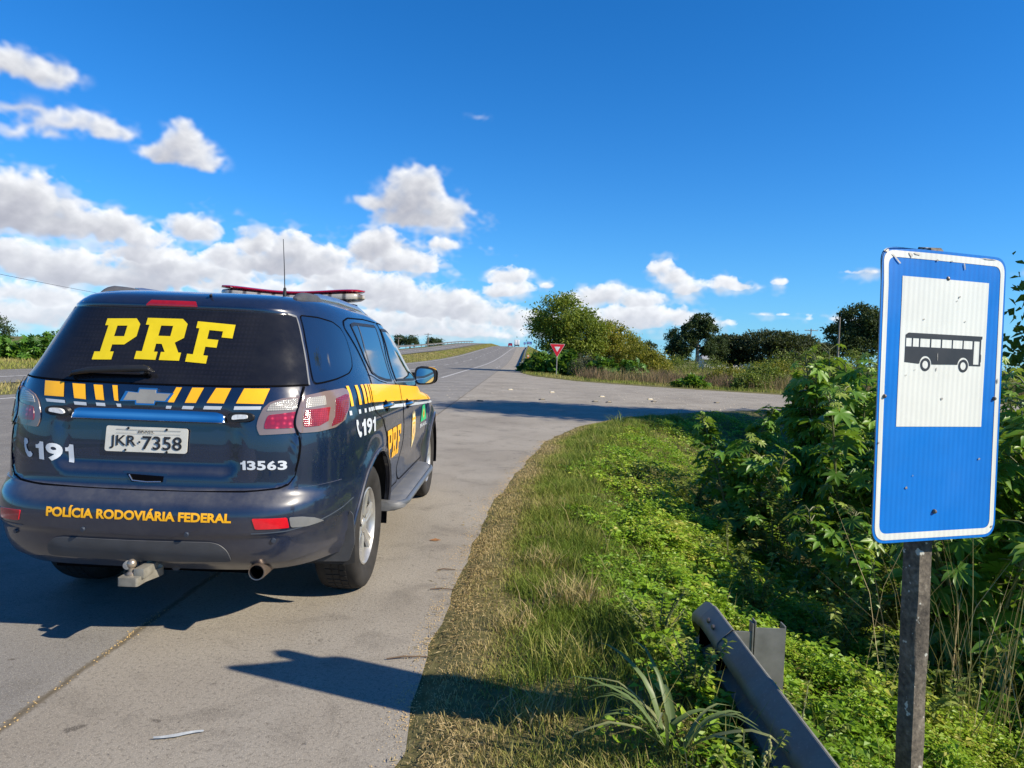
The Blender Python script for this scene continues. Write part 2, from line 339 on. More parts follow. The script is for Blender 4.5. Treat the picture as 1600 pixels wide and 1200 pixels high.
def ground_z(x, y):
    x = np.asarray(x, float); y = np.asarray(y, float)
    d = seg_dist(x, y, ROAD, True); ins = inside(x, y, ROAD); r = rise(y)
    near = (y < np.interp(x, [-1, 8, 16, 40, 70], [48, 29, 29.5, 33.5, 40])) & (x > -.6)
    bank = np.where(d < .95, .035 - .02*d, .016 - .36*(d-.95)); bank = np.maximum(bank, -.85 + .1*vnoise(x*.4, y*.4, 3))
    bankf = np.maximum(.05 - .03*d, -.25)
    zr = np.where(near, bank, bankf)
    ramp = np.maximum(r - np.maximum(d-1.0, 0)*.42, 0)
    zr = zr + np.where(near, 0, ramp)
    zl0 = r*(1) ; x0 = -13.0 + shift(y); x1 = -16.2 + shift(y); x2 = -22.5 + shift(y)
    t = np.clip((x0-x)/(x0-x1), 0, 1); zm = r*(1-t) + rise2(y)*t + .05*np.sin(t*math.pi)
    zb = np.maximum(rise2(y) - np.maximum(x2 - x - 2.0, 0)*.3, np.minimum(0, rise2(y)))
    left = x < x0
    z = np.where(left, np.where(x > x1, zm, np.where(x > x2, rise2(y) - .06, zb)), zr)
    z = z + np.where(ins, 0, .15*np.exp(-((x-.70)/.20)**2)*sstep(4.6, 3.6, y))
    z = np.where(ins, r - .012 - .06*sstep(.12, .6, d), z - .040*sstep(.16, .0, d))
    z = z + np.where(ins, 0, .02*vnoise(x*1.3, y*1.3, 7)*np.clip(d*2, 0, 1) + .25*vnoise(x*.05, y*.05, 8)*sstep(6, 30, d)*(np.hypot(x, y) > 20))
    return z
def lines(*segs):
    a = np.concatenate([np.arange(s, e, st) for s, e, st in segs]); return np.unique(np.round(a, 4))
_gx = lines((-1500,-200,130),(-200,-40,10),(-40,-1.2,.9),(-1.2,4,.1),(4,14,.4),(14,40,1.5),(40,200,10),(200,1501,130))
_gy = lines((-60,0,4),(0,14,.14),(14,45,.5),(45,120,1.5),(120,330,5),(330,600,15),(600,2600,200))
GXX, GYY = np.meshgrid(_gx, _gy)
GZZ = ground_z(GXX, GYY)
def grid_faces(ny, nx):
    i = np.arange(ny*nx).reshape(ny, nx)
    return np.stack([i[:-1,:-1].ravel(), i[:-1,1:].ravel(), i[1:,1:].ravel(), i[1:,:-1].ravel()], -1)

m, t, b = newmat('soil'); co = t.pos()
n1 = t.noise(co, .9, 6, .6); n2 = t.noise(co, 14, 5, .65); n3 = t.noise(co, .06, 3, .5)
c1 = t.ramp(n2, [(.3, (.055,.042,.022)), (.55, (.15,.12,.060)), (.75, (.26,.205,.105))])
c2 = t.ramp(n1, [(.3, (.060,.085,.016)), (.6, (.14,.145,.036)), (.8, (.22,.19,.07))])
t.set(b.inputs['Base Color'], t.mix(t.ramp(n3, [(.35, .25), (.65, .8)]), c1, c2)); b.inputs['Roughness'].default_value = .95
t.set(b.inputs['Normal'], t.bump(n2, .6, .03)); b.inputs['Specular IOR Level'].default_value = .15
np_mesh('ground', np.stack([GXX.ravel(), GYY.ravel(), GZZ.ravel()], -1), grid_faces(*GXX.shape), MATS['soil'])['kind'] = 'structure'

# ------------------------------------------------------------------ road
def road_mat(name, concrete):
    m, t, b = newmat(name); co = t.pos()
    sp = t.nt.nodes.new('ShaderNodeSeparateXYZ'); t.set(sp.inputs[0], co); X = sp.outputs[0]; Y = sp.outputs[1]
    fine = t.noise(co, 190, 3, .7); grit = t.noise(co, 55, 4, .7); mid = t.noise(co, 6, 6, .6); big = t.noise(co, .55, 5, .55)
    st = t.nt.nodes.new('ShaderNodeMapping'); t.set(st.inputs['Vector'], co); st.inputs['Scale'].default_value = (1.6, .06, 1)
    streak = t.noise(st.outputs[0], 1.5, 5, .6)
    slab = t.ramp(big, [(.3, (.215,.190,.152)), (.55, (.285,.256,.208)), (.8, (.335,.303,.25))])
    slab2 = t.ramp(big, [(.3, (.165,.156,.140)), (.6, (.22,.208,.187)), (.8, (.255,.243,.218))])
    asph = t.ramp(streak, [(.25, (.125,.120,.112)), (.5, (.155,.149,.138)), (.8, (.185,.177,.163))])
    wob = t.math('ADD', X, t.math('MULTIPLY', t.math('SUBTRACT', mid, .5), .06))
    f1 = t.nt.nodes.new('ShaderNodeMapRange'); t.set(f1.inputs[0], wob); f1.inputs[1].default_value = -1.90; f1.inputs[2].default_value = -1.97
    col = t.mix(f1.outputs[0], slab, slab2)
    f2 = t.nt.nodes.new('ShaderNodeMapRange'); t.set(f2.inputs[0], wob); f2.inputs[1].default_value = -3.6; f2.inputs[2].default_value = -4.6
    if not concrete: f2.inputs[1].default_value = 90; f2.inputs[2].default_value = 80
    col = t.mix(f2.outputs[0], col, asph)
    # wheel polish, stains, grit
    col = t.mix(t.ramp(streak, [(.5, 0.), (.8, .35)]), col, (.30,.285,.25))
    col = t.mix(t.ramp(t.noise(co, 2.3, 5, .7, .4), [(.52, 0.), (.72, .55)]), col, (.085,.074,.060))
    col = t.mix(t.ramp(t.noise(co, 7.5, 3, .5), [(.68, 0.), (.73, .7)]), col, (.055,.046,.038))
    col = t.mix(t.ramp(grit, [(.30, .75), (.50, 0.)]), col, (.10,.088,.070))
    col = t.mix(t.ramp(fine, [(.54, 0.), (.70, .85)]), col, (.50,.45,.37))
    if concrete:
        # open joint between the slabs, filled with dirt
        j = t.math('ABSOLUTE', t.math('ADD', wob, 1.935))
        col = t.mix(t.ramp(t.math('ADD', j, t.math('MULTIPLY', t.math('SUBTRACT', grit, .5), .02)), [(.0, .85), (.012, .6), (.028, 0.)]), col, (.10,.078,.045))
    t.set(b.inputs['Base Color'], col)
    t.set(b.inputs['Roughness'], t.ramp(mid, [(.3, .78), (.7, .95)])); b.inputs['Specular IOR Level'].default_value = .25
    t.set(b.inputs['Normal'], t.bump(t.math('ADD', t.math('MULTIPLY', fine, .5), grit), .55, .006))
    return m
road_mat('road_surface', True); road_mat('far_road_surface', False)
def cdt_sheet(name, poly, pts, zf, mat, dz=0.):
    P = [Vector(p) for p in poly]; n = len(P)
    ip = np.array(pts); 
    if len(ip): ip = ip[inside(ip[:,0], ip[:,1], poly)]; ip = ip[seg_dist(ip[:,0], ip[:,1], poly, True) > .04]
    vs, _, fs, *_ = delaunay_2d_cdt(P + [Vector(p) for p in ip], [(i, (i+1) % n) for i in range(n)], [], 1, 1e-6)
    V = np.array([(v.x, v.y) for v in vs]); V = np.column_stack([V, zf(V[:,0], V[:,1]) + dz])
    F = np.array([f for f in fs if len(f) == 3]); e1 = V[F[:,1]] - V[F[:,0]]; e2 = V[F[:,2]] - V[F[:,0]]
    fl = np.cross(e1, e2)[:,2] < 0; F[fl] = F[fl][:, ::-1]
    return np_mesh(name, V, F, mat)
_rx, _ry = np.meshgrid(np.arange(-12.5, 60, 1.5), np.concatenate([np.arange(-38, 60, 2.), np.arange(60, 360, 3.5), np.arange(360, 560, 12.)]))
# ragged edge where the verge creeps over the slab
_rp = []
_rs = random.Random(4)
for i, p in enumerate(NEAR[:-1]):
    q = NEAR[i+1]; L = math.dist(p, q); k = max(1, int(L/.12)) if -1 < p[1] < 24 or -1 < q[1] < 24 else 1
    for j in range(k):
        a = j/k; _rp.append((p[0]*(1-a)+q[0]*a, p[1]*(1-a)+q[1]*a))
_rp = [(x + .045*float(vnoise(x*2.1+5, y*2.1, 21)) + .02*float(vnoise(x*9+5, y*9, 22)), y) for x, y in _rp] + NEAR[-1:]
ROADP = _rp + FAR + RIGHT + LEFT
cdt_sheet('road', ROADP, np.stack([_rx.ravel(), _ry.ravel()], -1), lambda x, y: rise(y), MATS['road_surface'])['kind'] = 'structure'
_ys = [-40,-10,10,25,40,50,60,70,80,95,110,130,150,175,200,230,260,290,310,330,360,420,560]
OPP = [(-16.2+float(shift(y)), y) for y in _ys] + [(-22.5+float(shift(y)), y) for y in _ys[::-1]]
_rx, _ry = np.meshgrid(np.arange(-22, -12, 1.5), np.arange(-38, 560, 4.))
cdt_sheet('opposite_road', OPP, np.stack([_rx.ravel(), _ry.ravel()], -1), lambda x, y: rise2(y) + .01, MATS['far_road_surface'])['kind'] = 'structure'

# ------------------------------------------------------------------ painted markings, worn
m, t, b = newmat('road_paint'); co = t.pos()
w = t.ramp(t.math('ADD', t.math('MULTIPLY', t.noise(co, 4, 6, .7), .7), t.math('MULTIPLY', t.noise(co, 40, 3, .6), .3)), [(.42, 0.), (.60, 1.)])
t.set(b.inputs['Base Color'], t.mix(w, (.60,.59,.56), (.20,.19,.17))); b.inputs['Roughness'].default_value = .8
m, t, b = newmat('worn_paint'); co = t.pos()
w = t.ramp(t.math('ADD', t.math('MULTIPLY', t.noise(co, 3, 6, .7), .6), t.math('MULTIPLY', t.noise(co, 40, 3, .6), .4)), [(.36, 0.), (.58, 1.)])
t.set(b.inputs['Base Color'], t.mix(w, (.42,.41,.38), (.235,.215,.185))); b.inputs['Roughness'].default_value = .85
def strip(name, x0, x1, y0, y1, zf, mat, step=3., dx=0.):
    ys = np.append(np.arange(y0, y1, step), y1); n = len(ys)
    sh = shift(ys)
    V = np.concatenate([np.stack([x0 + sh, ys, zf(ys)], -1), np.stack([x1 + sh + dx, ys + dx, zf(ys)], -1)])
    i = np.arange(n-1); F = np.stack([i, n+i, n+i+1, i+1], -1)
    return V, F
def marks(name, parts, mat):
    Vs, Fs, b = [], [], 0
    for V, F in parts: Vs.append(V); Fs.append(F + b); b += len(V)
    o = np_mesh(name, np.concatenate(Vs), np.concatenate(Fs), mat, smooth=False); o['kind'] = 'structure'; return o
up = lambda y: rise(y) + .005
marks('edge_line', [strip('', -4.53, -4.37, 39.5, 420, up, 0)] + [strip('', -4.53, -4.37, -30, 16, up, 0)] + [strip('', -12.30, -12.15, -30, 420, up, 0)], MATS['road_paint'])
marks('lane_dash', [strip('', -8.38, -8.22, y, y+4, up, 0) for y in range(-20, 320, 12)] + [strip('', -2.55, -2.40, y, y+1.8, up, 0, 1.) for y in (63, 71, 79)], MATS['road_paint'])
marks('far_lane_line', [strip('', -18.7, -18.5, -30, 420, lambda y: rise2(y) + .02, 0), strip('', -22.2, -22.05, -30, 420, lambda y: rise2(y) + .02, 0)], MATS['road_paint'])
_hp = []
for k in range(8):
    y = 19.0 + k*2.5; a = np.array([(-4.35, y), (-2.05, y+1.5), (-2.05, y+1.75), (-4.35, y+.25)])
    _hp.append((np.column_stack([a, np.full(4, .005)]), np.array([(0, 1, 2, 3)])))
marks('hatched_marking', _hp, MATS['worn_paint'])
# ---- car body surface: horizontal slices (z, half width, rear y, front y), y = 0 at the rear axle
ROWS = np.array([
 (.36,.900,-.900,3.55),(.42,.915,-.975,3.66),(.50,.925,-1.020,3.72),(.58,.932,-1.035,3.75),(.65,.937,-1.043,3.77),
 (.70,.939,-1.034,3.77),(.735,.941,-1.010,3.77),(.765,.942,-.984,3.77),(.80,.944,-.972,3.76),(.90,.944,-.966,3.70),(1.0,.940,-.961,3.52),(1.05,.936,-.957,3.30),
 (1.10,.931,-.952,2.90),(1.14,.926,-.946,2.75),(1.20,.916,-.940,2.66),(1.26,.902,-.920,2.58),(1.30,.885,-.900,2.53),
 (1.36,.860,-.862,2.44),(1.5,.812,-.785,2.24),(1.6,.776,-.730,2.06),(1.67,.748,-.690,1.88),(1.71,.722,-.660,1.72),
 (1.745,.685,-.610,1.52),(1.77,.630,-.52,1.25),(1.785,.55,-.38,1.05),(1.795,.40,-.17,.85),(1.80,.20,.08,.65)])
def pchip(xk, yk, x):
    h = np.diff(xk); d = np.diff(yk) / h
    m = np.zeros(len(xk)); m[0] = d[0]; m[-1] = d[-1]
    for i in range(1, len(xk) - 1):
        if d[i-1] * d[i] > 0:
            w1 = 2*h[i] + h[i-1]; w2 = h[i] + 2*h[i-1]
            m[i] = (w1 + w2) / (w1/d[i-1] + w2/d[i])
    x = np.clip(x, xk[0], xk[-1]); i = np.clip(np.searchsorted(xk, x) - 1, 0, len(xk) - 2)
    t = (x - xk[i]) / h[i]
    return ((1+2*t)*(1-t)**2*yk[i] + t*(1-t)**2*h[i]*m[i] + t*t*(3-2*t)*yk[i+1] + t*t*(t-1)*h[i]*m[i+1])
NU = 361
ZS = np.unique(np.round(np.concatenate([np.arange(.36, 1.70, .0125), np.linspace(1.70, 1.80, 24)]), 5))
WHEELS_Y = (0.0, 2.845)
def rbox(x, z, hx, z0, z1, r):
    # signed distance to a rounded box centred on x = 0
    zc = (z0+z1)/2; hz = (z1-z0)/2
    qx = np.abs(x) - hx + r; qz = np.abs(z - zc) - hz + r
    return np.hypot(np.maximum(qx, 0), np.maximum(qz, 0)) + np.minimum(np.maximum(qx, qz), 0) - r
def slice_outline(z):
    hw, yr, yf = (float(pchip(ROWS[:,0], ROWS[:,k], np.array([z]))[0]) for k in (1, 2, 3))
    L = yf - yr
    ycr = yr + min(.95, .42*L); ycf = yf - min(1.1, .42*L)
    a = np.linspace(0, math.pi/2, 240)
    n, m = 6.5, 2.1
    xr = hw*np.sin(a)**(2/n); yrr = ycr - (ycr-yr)*np.cos(a)**(2/m)
    yrr = yrr + .045*(1-(xr/hw)**2)*-1 + .0225*1
    nf, mf = 4.5, 2.0
    xf = hw*np.cos(a)**(2/nf); yff = ycf + (yf-ycf)*np.sin(a)**(2/mf)
    x = np.concatenate([xr, xf[1:]]); y = np.concatenate([yrr, yff[1:]])
    # dense near the ends of the power curves: add the exact axis points
    s = np.concatenate([[0], np.cumsum(np.hypot(np.diff(x), np.diff(y)))])
    q = np.linspace(0, s[-1], NU)
    return np.interp(q, s, x), np.interp(q, s, y)
GX = np.zeros((len(ZS), NU)); GY = np.zeros_like(GX); GZ = np.repeat(ZS[:,None], NU, 1)
for _i, _z in enumerate(ZS):
    GX[_i], GY[_i] = slice_outline(_z)
_rear = sstep(-.25, -.6, GY)
# tailgate set back behind the bumper ledge, number plate recess below the chrome bar
_gate = sstep(.004, -.010, rbox(GX, GZ, .715, .772, 1.9, .09)) * sstep(1.36, 1.22, GZ)
GY += .014*_gate*_rear
_rec = sstep(.035, -.035, rbox(GX, GZ, .44, .865, 1.135, .06))
GY += .026*_rec*_rear
# lower valance of the bumper stepped in
_val = sstep(.01, -.01, GZ - (.555 + .03*(GX/.9)**2))
GY += .012*_val*_rear
# roof lip over the rear window
_spoil = sstep(1.668, 1.682, GZ)*sstep(1.775, 1.74, GZ)*sstep(.70, .60, GX)
GY -= .022*_spoil*_rear
# flares round the wheel arches and a crease under the doors
for _wy in WHEELS_Y:
    _r = np.hypot(GY - _wy, GZ - .385)
    GX += .024*np.exp(-((_r - .47)/.075)**2) * sstep(.5, .8, GX) * (GZ < 1.05)
_mid = sstep(.45, .7, GY) * sstep(2.40, 2.15, GY) * sstep(.5, .8, GX)
GX -= .022*np.exp(-((GZ - .60)/.10)**2) * _mid
GX += .010*np.exp(-((GZ - 1.06)/.05)**2) * sstep(-.3, .3, GY) * sstep(3.2, 2.6, GY) * sstep(.5, .8, GX)
def surf(u, z):
    """u in [-1, 1] (0 = rear centre, + = right side), z height -> points"""
    u = np.asarray(u, float); z = np.asarray(z, float)
    a = np.clip(np.abs(u), 0, 1)*(NU-1); i = np.minimum(a.astype(int), NU-2); fa = a - i
    zz = np.clip(z, ZS[0], ZS[-1]); j = np.clip(np.searchsorted(ZS, zz, side='right') - 1, 0, len(ZS)-2)
    fz = (zz - ZS[j])/(ZS[j+1] - ZS[j])
    def g(A): return (A[j,i]*(1-fa)+A[j,i+1]*fa)*(1-fz) + (A[j+1,i]*(1-fa)+A[j+1,i+1]*fa)*fz
    return np.stack([g(GX)*np.where(u < 0, -1, 1), g(GY), zz], -1)
def surf_n(u, z):
    e = .004; d = .008
    zc = np.clip(np.asarray(z, float), ZS[0]+d, ZS[-1]-d)
    du = surf(np.asarray(u)+e, zc) - surf(np.asarray(u)-e, zc)
    dz = surf(u, zc+d) - surf(u, zc-d)
    n = np.cross(du, dz); n /= np.linalg.norm(n, axis=-1, keepdims=True) + 1e-12
    return n
SIDE_Y, REAR_X = [], []
for _j in range(len(ZS)):
    _k0 = int(np.argmin(GY[_j][:NU//2])); SIDE_Y.append((np.arange(_k0, NU), np.maximum.accumulate(GY[_j][_k0:]))); REAR_X.append(np.maximum.accumulate(GX[_j][:NU//3]))
def _row(z):
    z = min(max(float(z), ZS[0]), ZS[-1]); j = int(np.clip(np.searchsorted(ZS, z, side='right') - 1, 0, len(ZS)-2)); return j, (z - ZS[j])/(ZS[j+1] - ZS[j])
def u_of_y(y, z):
    """side point at length y and height z (right side) -> u"""
    j, f = _row(z); a, b = (float(np.interp(y, SIDE_Y[k][1], SIDE_Y[k][0])) for k in (j, j+1)); return (a*(1-f) + b*f)/(NU-1)
def u_of_x(x, z):
    """rear point at x -> u"""
    j, f = _row(z); a, b = (float(np.interp(abs(x), REAR_X[k], np.arange(NU//3))) for k in (j, j+1)); return math.copysign((a*(1-f) + b*f)/(NU-1), x)
# ================================================================== police SUV
CX, CY = -1.835, 4.39
m, t, b = newmat('navy_paint'); co = t.coord('Object'); gz = t.nt.nodes.new('ShaderNodeNewGeometry')
sp = t.nt.nodes.new('ShaderNodeSeparateXYZ'); t.set(sp.inputs[0], gz.outputs['Normal'])
ps = t.nt.nodes.new('ShaderNodeSeparateXYZ'); t.set(ps.inputs[0], co)
dn = t.noise(co, 5, 6, .7); dn2 = t.noise(co, 28, 4, .6)
upf = t.math('MULTIPLY', t.ramp(sp.outputs[2], [(.25, 0.), (.9, .8)]), t.ramp(ps.outputs[2], [(.86, 1.), (1.1, .12)]))
low = t.ramp(ps.outputs[2], [(.42, .34), (.78, .02)])
df = t.math('MULTIPLY', t.math('ADD', upf, low), t.ramp(dn, [(.28, .35), (.7, 1.)]))
df = t.math('MULTIPLY', df, t.ramp(dn2, [(.3, .7), (.7, 1.)]))
t.set(b.inputs['Base Color'], t.mix(df, (.0024,.0082,.029), (.15,.14,.125)))
t.set(b.inputs['Roughness'], t.math('ADD', t.ramp(dn, [(.3, .22), (.7, .34)]), t.math('MULTIPLY', df, .5)))
b.inputs['Coat Weight'].default_value = .9; t.set(b.inputs['Coat Roughness'], t.math('ADD', .02, t.math('MULTIPLY', df, .5))); b.inputs['Metallic'].default_value = .0; b.inputs['Coat IOR'].default_value = 1.62
PAINT = m
m, t, b = newmat('tinted_glass'); co = t.coord('Object')
t.set(b.inputs['Base Color'], t.ramp(t.noise(co, 3, 4), [(.3, (.006,.007,.010)), (.7, (.010,.011,.015))]))
t.set(b.inputs['Roughness'], t.ramp(t.noise(co, 6, 5, .6), [(.3, .02), (.75, .07)])); b.inputs['IOR'].default_value = 2.5; b.inputs['Coat Weight'].default_value = .6; b.inputs['Coat Roughness'].default_value = .02
GLASS = m
m, t, b = newmat('tailgate_glass'); co = t.coord('Object')
sp = t.nt.nodes.new('ShaderNodeSeparateXYZ'); t.set(sp.inputs[0], co)
# dot screen and demister wires inside the heated pane
ck = t.math('MULTIPLY', t.math('ABSOLUTE', t.math('SINE', t.math('MULTIPLY', sp.outputs[0], 150))), t.math('ABSOLUTE', t.math('SINE', t.math('MULTIPLY', sp.outputs[2], 150))))
inx = t.ramp(t.math('ABSOLUTE', sp.outputs[0]), [(.44, 1.), (.50, 0.)])
wires = t.ramp(t.math('FRACT', t.math('MULTIPLY', sp.outputs[2], 30)), [(.0, 1.), (.07, 0.)])
c0 = t.mix(t.math('MULTIPLY', inx, t.ramp(ck, [(.45, 0.), (.75, .8)])), (.0085,.009,.012), (.0115,.012,.0175))
c0 = t.mix(t.math('MULTIPLY', inx, t.math('MULTIPLY', wires, .5)), c0, (.025,.019,.018))
c0 = t.mix(t.ramp(t.noise(co, 4, 6, .7), [(.4, 0.), (.8, .10)]), c0, (.10,.095,.085))
t.set(b.inputs['Base Color'], c0); t.set(b.inputs['Roughness'], t.ramp(t.noise(co, 7, 5, .6), [(.3, .10), (.75, .26)])); b.inputs['Specular IOR Level'].default_value = .35
TGLASS = m
SEAM = pmat('panel_gap', (.002,.002,.003), .8, spec=.05)
BLACK = pmat('black_plastic', (.012,.012,.013), .5, var=.25, bump=.15, bscale=300)
GREYP = pmat('grey_plastic', (.065,.066,.070), .6, var=.2, vscale=9, bump=.15, bscale=300)
CHROME = pmat('chrome', (.68,.69,.70), .10, metal=1., var=.04)
SILVER = pmat('satin_silver', (.55,.56,.58), .28, metal=.9, var=.08)
YELLOW = pmat('reflective_yellow', (.95,.46,.006), .38, var=.05, vscale=12, coat=.3)
LEMON = pmat('window_lettering', (.66,.50,.004), .42, var=.06, vscale=14, coat=.2)
WHITE = pmat('reflective_white', (.52,.56,.60), .4, var=.06, vscale=14, coat=.3)
RUBBER = pmat('tyre_rubber', (.028,.026,.024), .82, var=.3, vscale=12, spec=.25)
ALLOY = pmat('alloy', (.50,.485,.45), .36, metal=.65, var=.12, vscale=10)
S_ = 6.5
def tagged(pts, side=1):
    """('r', x, z) rear face, ('s', y, z) side face -> (u*S, z)"""
    out = []
    for k, a, z in pts:
        u = u_of_x(a, z) if k == 'r' else side*u_of_y(a, z)
        if k == 'r' and side < 0: u = -u
        out.append((u*S_, z))
    return out
def densify(poly, h=.02):
    out = []; n = len(poly)
    for i in range(n):
        p, q = np.array(poly[i]), np.array(poly[(i+1) % n]); k = max(1, int(np.ceil(np.linalg.norm(q-p)/h)))
        out += [tuple(p + (q-p)*j/k) for j in range(k)]
    return out
def skin(name, poly, mat, parent, off=.003, depth=.006, h=.022, holes=(), rnd=0., dense=.02):
    """panel lying on the body surface; poly in (u*S, z); a skirt gives it an edge"""
    if rnd: poly = rpoly(poly, rnd)
    poly = densify(poly, dense); P = np.array(poly); loops = [poly] + [densify(h_, dense) for h_ in holes]
    xs = np.arange(P[:,0].min(), P[:,0].max(), h); zs = np.arange(P[:,1].min(), P[:,1].max(), h)
    g = np.stack(np.meshgrid(xs, zs), -1).reshape(-1, 2)
    if len(g):
        k = inside(g[:,0], g[:,1], P) & (seg_dist(g[:,0], g[:,1], P, True) > h*.45)
        for q in loops[1:]: k &= ~inside(g[:,0], g[:,1], np.array(q)) & (seg_dist(g[:,0], g[:,1], np.array(q), True) > h*.45)
        g = g[k]
    pts, ed = [], []
    for L in loops:
        b0 = len(pts); n = len(L); pts += L; ed += [(b0+i, b0+(i+1) % n) for i in range(n)]
    vs, es, fs, ov, oe, of = delaunay_2d_cdt([Vector(p) for p in pts] + [Vector(p) for p in g], ed, [], 2 if len(loops) > 1 else 1, 1e-7)
    q = np.array([(v.x, v.y) for v in vs]); F = np.array([f for f in fs if len(f) == 3])
    if len(loops) > 1:
        c = q[F].mean(1); k = inside(c[:,0], c[:,1], P)
        for L in loops[1:]: k &= ~inside(c[:,0], c[:,1], np.array(L))
        F = F[k]
    a = q[F[:,1]]-q[F[:,0]]; b_ = q[F[:,2]]-q[F[:,0]]; fl = (a[:,0]*b_[:,1]-a[:,1]*b_[:,0]) < 0; F[fl] = F[fl][:, ::-1]
    u, z = q[:,0]/S_, q[:,1]; Nn = surf_n(u, z); V = surf(u, z) + Nn*off
    if depth > 0:
        e = np.concatenate([F[:,[0,1]], F[:,[1,2]], F[:,[2,0]]]); key = {}
        for i, (a0, b0) in enumerate(e):
            kk = (min(a0,b0), max(a0,b0)); key[kk] = None if kk in key else (a0, b0)
        E = np.array([v for v in key.values() if v is not None]); n0 = len(V)
        ed_ = V[E[:,1]] - V[E[:,0]]; on = np.cross(ed_, Nn[E[:,0]]); on /= np.linalg.norm(on, axis=1, keepdims=True)+1e-12
        top0, top1 = V[E[:,0]], V[E[:,1]]; bo0, bo1 = top0 - Nn[E[:,0]]*depth, top1 - Nn[E[:,1]]*depth
        m_ = len(E); V = np.concatenate([V, top0, top1, bo1, bo0]); Nn = np.concatenate([Nn] + [on*.8 + Nn[E[:,0]]*.6]*2 + [on]*2)
        i = np.arange(m_); Q = np.stack([n0+i, n0+3*m_+i, n0+2*m_+i, n0+m_+i], -1)
        Nn /= np.linalg.norm(Nn, axis=1, keepdims=True)
        return np_mesh(name, V, [F, Q], mat, parent, normals=Nn)
    return np_mesh(name, V, F, mat, parent, normals=Nn)
def ribbon(name, pts, mat, parent, w=.006, off=.0045, closed=False):
    """thin strip along a line in (u*S, z): panel gaps, rubber seals"""
    if closed: pts = list(pts) + [pts[0]]
    q = []
    for i in range(len(pts)-1):
        p0, p1 = np.array(pts[i]), np.array(pts[i+1]); k = max(1, int(np.ceil(np.linalg.norm(p1-p0)/.02)))
        q += [p0 + (p1-p0)*j/k for j in range(k)]
    q.append(np.array(pts[-1])); q = np.array(q)
    T = np.gradient(q, axis=0); T /= np.linalg.norm(T, axis=1, keepdims=True)+1e-12; nrm = np.stack([-T[:,1], T[:,0]], -1)
    V, Nn = [], []
    for sgn in (.5, -.5):
        p = q + nrm*w*sgn; n_ = surf_n(p[:,0]/S_, p[:,1]); V.append(surf(p[:,0]/S_, p[:,1]) + n_*off); Nn.append(n_)
    n = len(q); i = np.arange(n-1)
    return np_mesh(name, np.concatenate(V), np.stack([i, i+1, n+i+1, n+i], -1)[:, ::-1], mat, parent, normals=np.concatenate(Nn))
def on_surf(u, z, off=0.): return Vector((surf(np.array([u]), np.array([z])) + surf_n(np.array([u]), np.array([z]))*off)[0])

suv = empty('police_car', (CX, CY, 0), 'dark navy police SUV with yellow stripes and PRF lettering parked on the shoulder', 'police car')

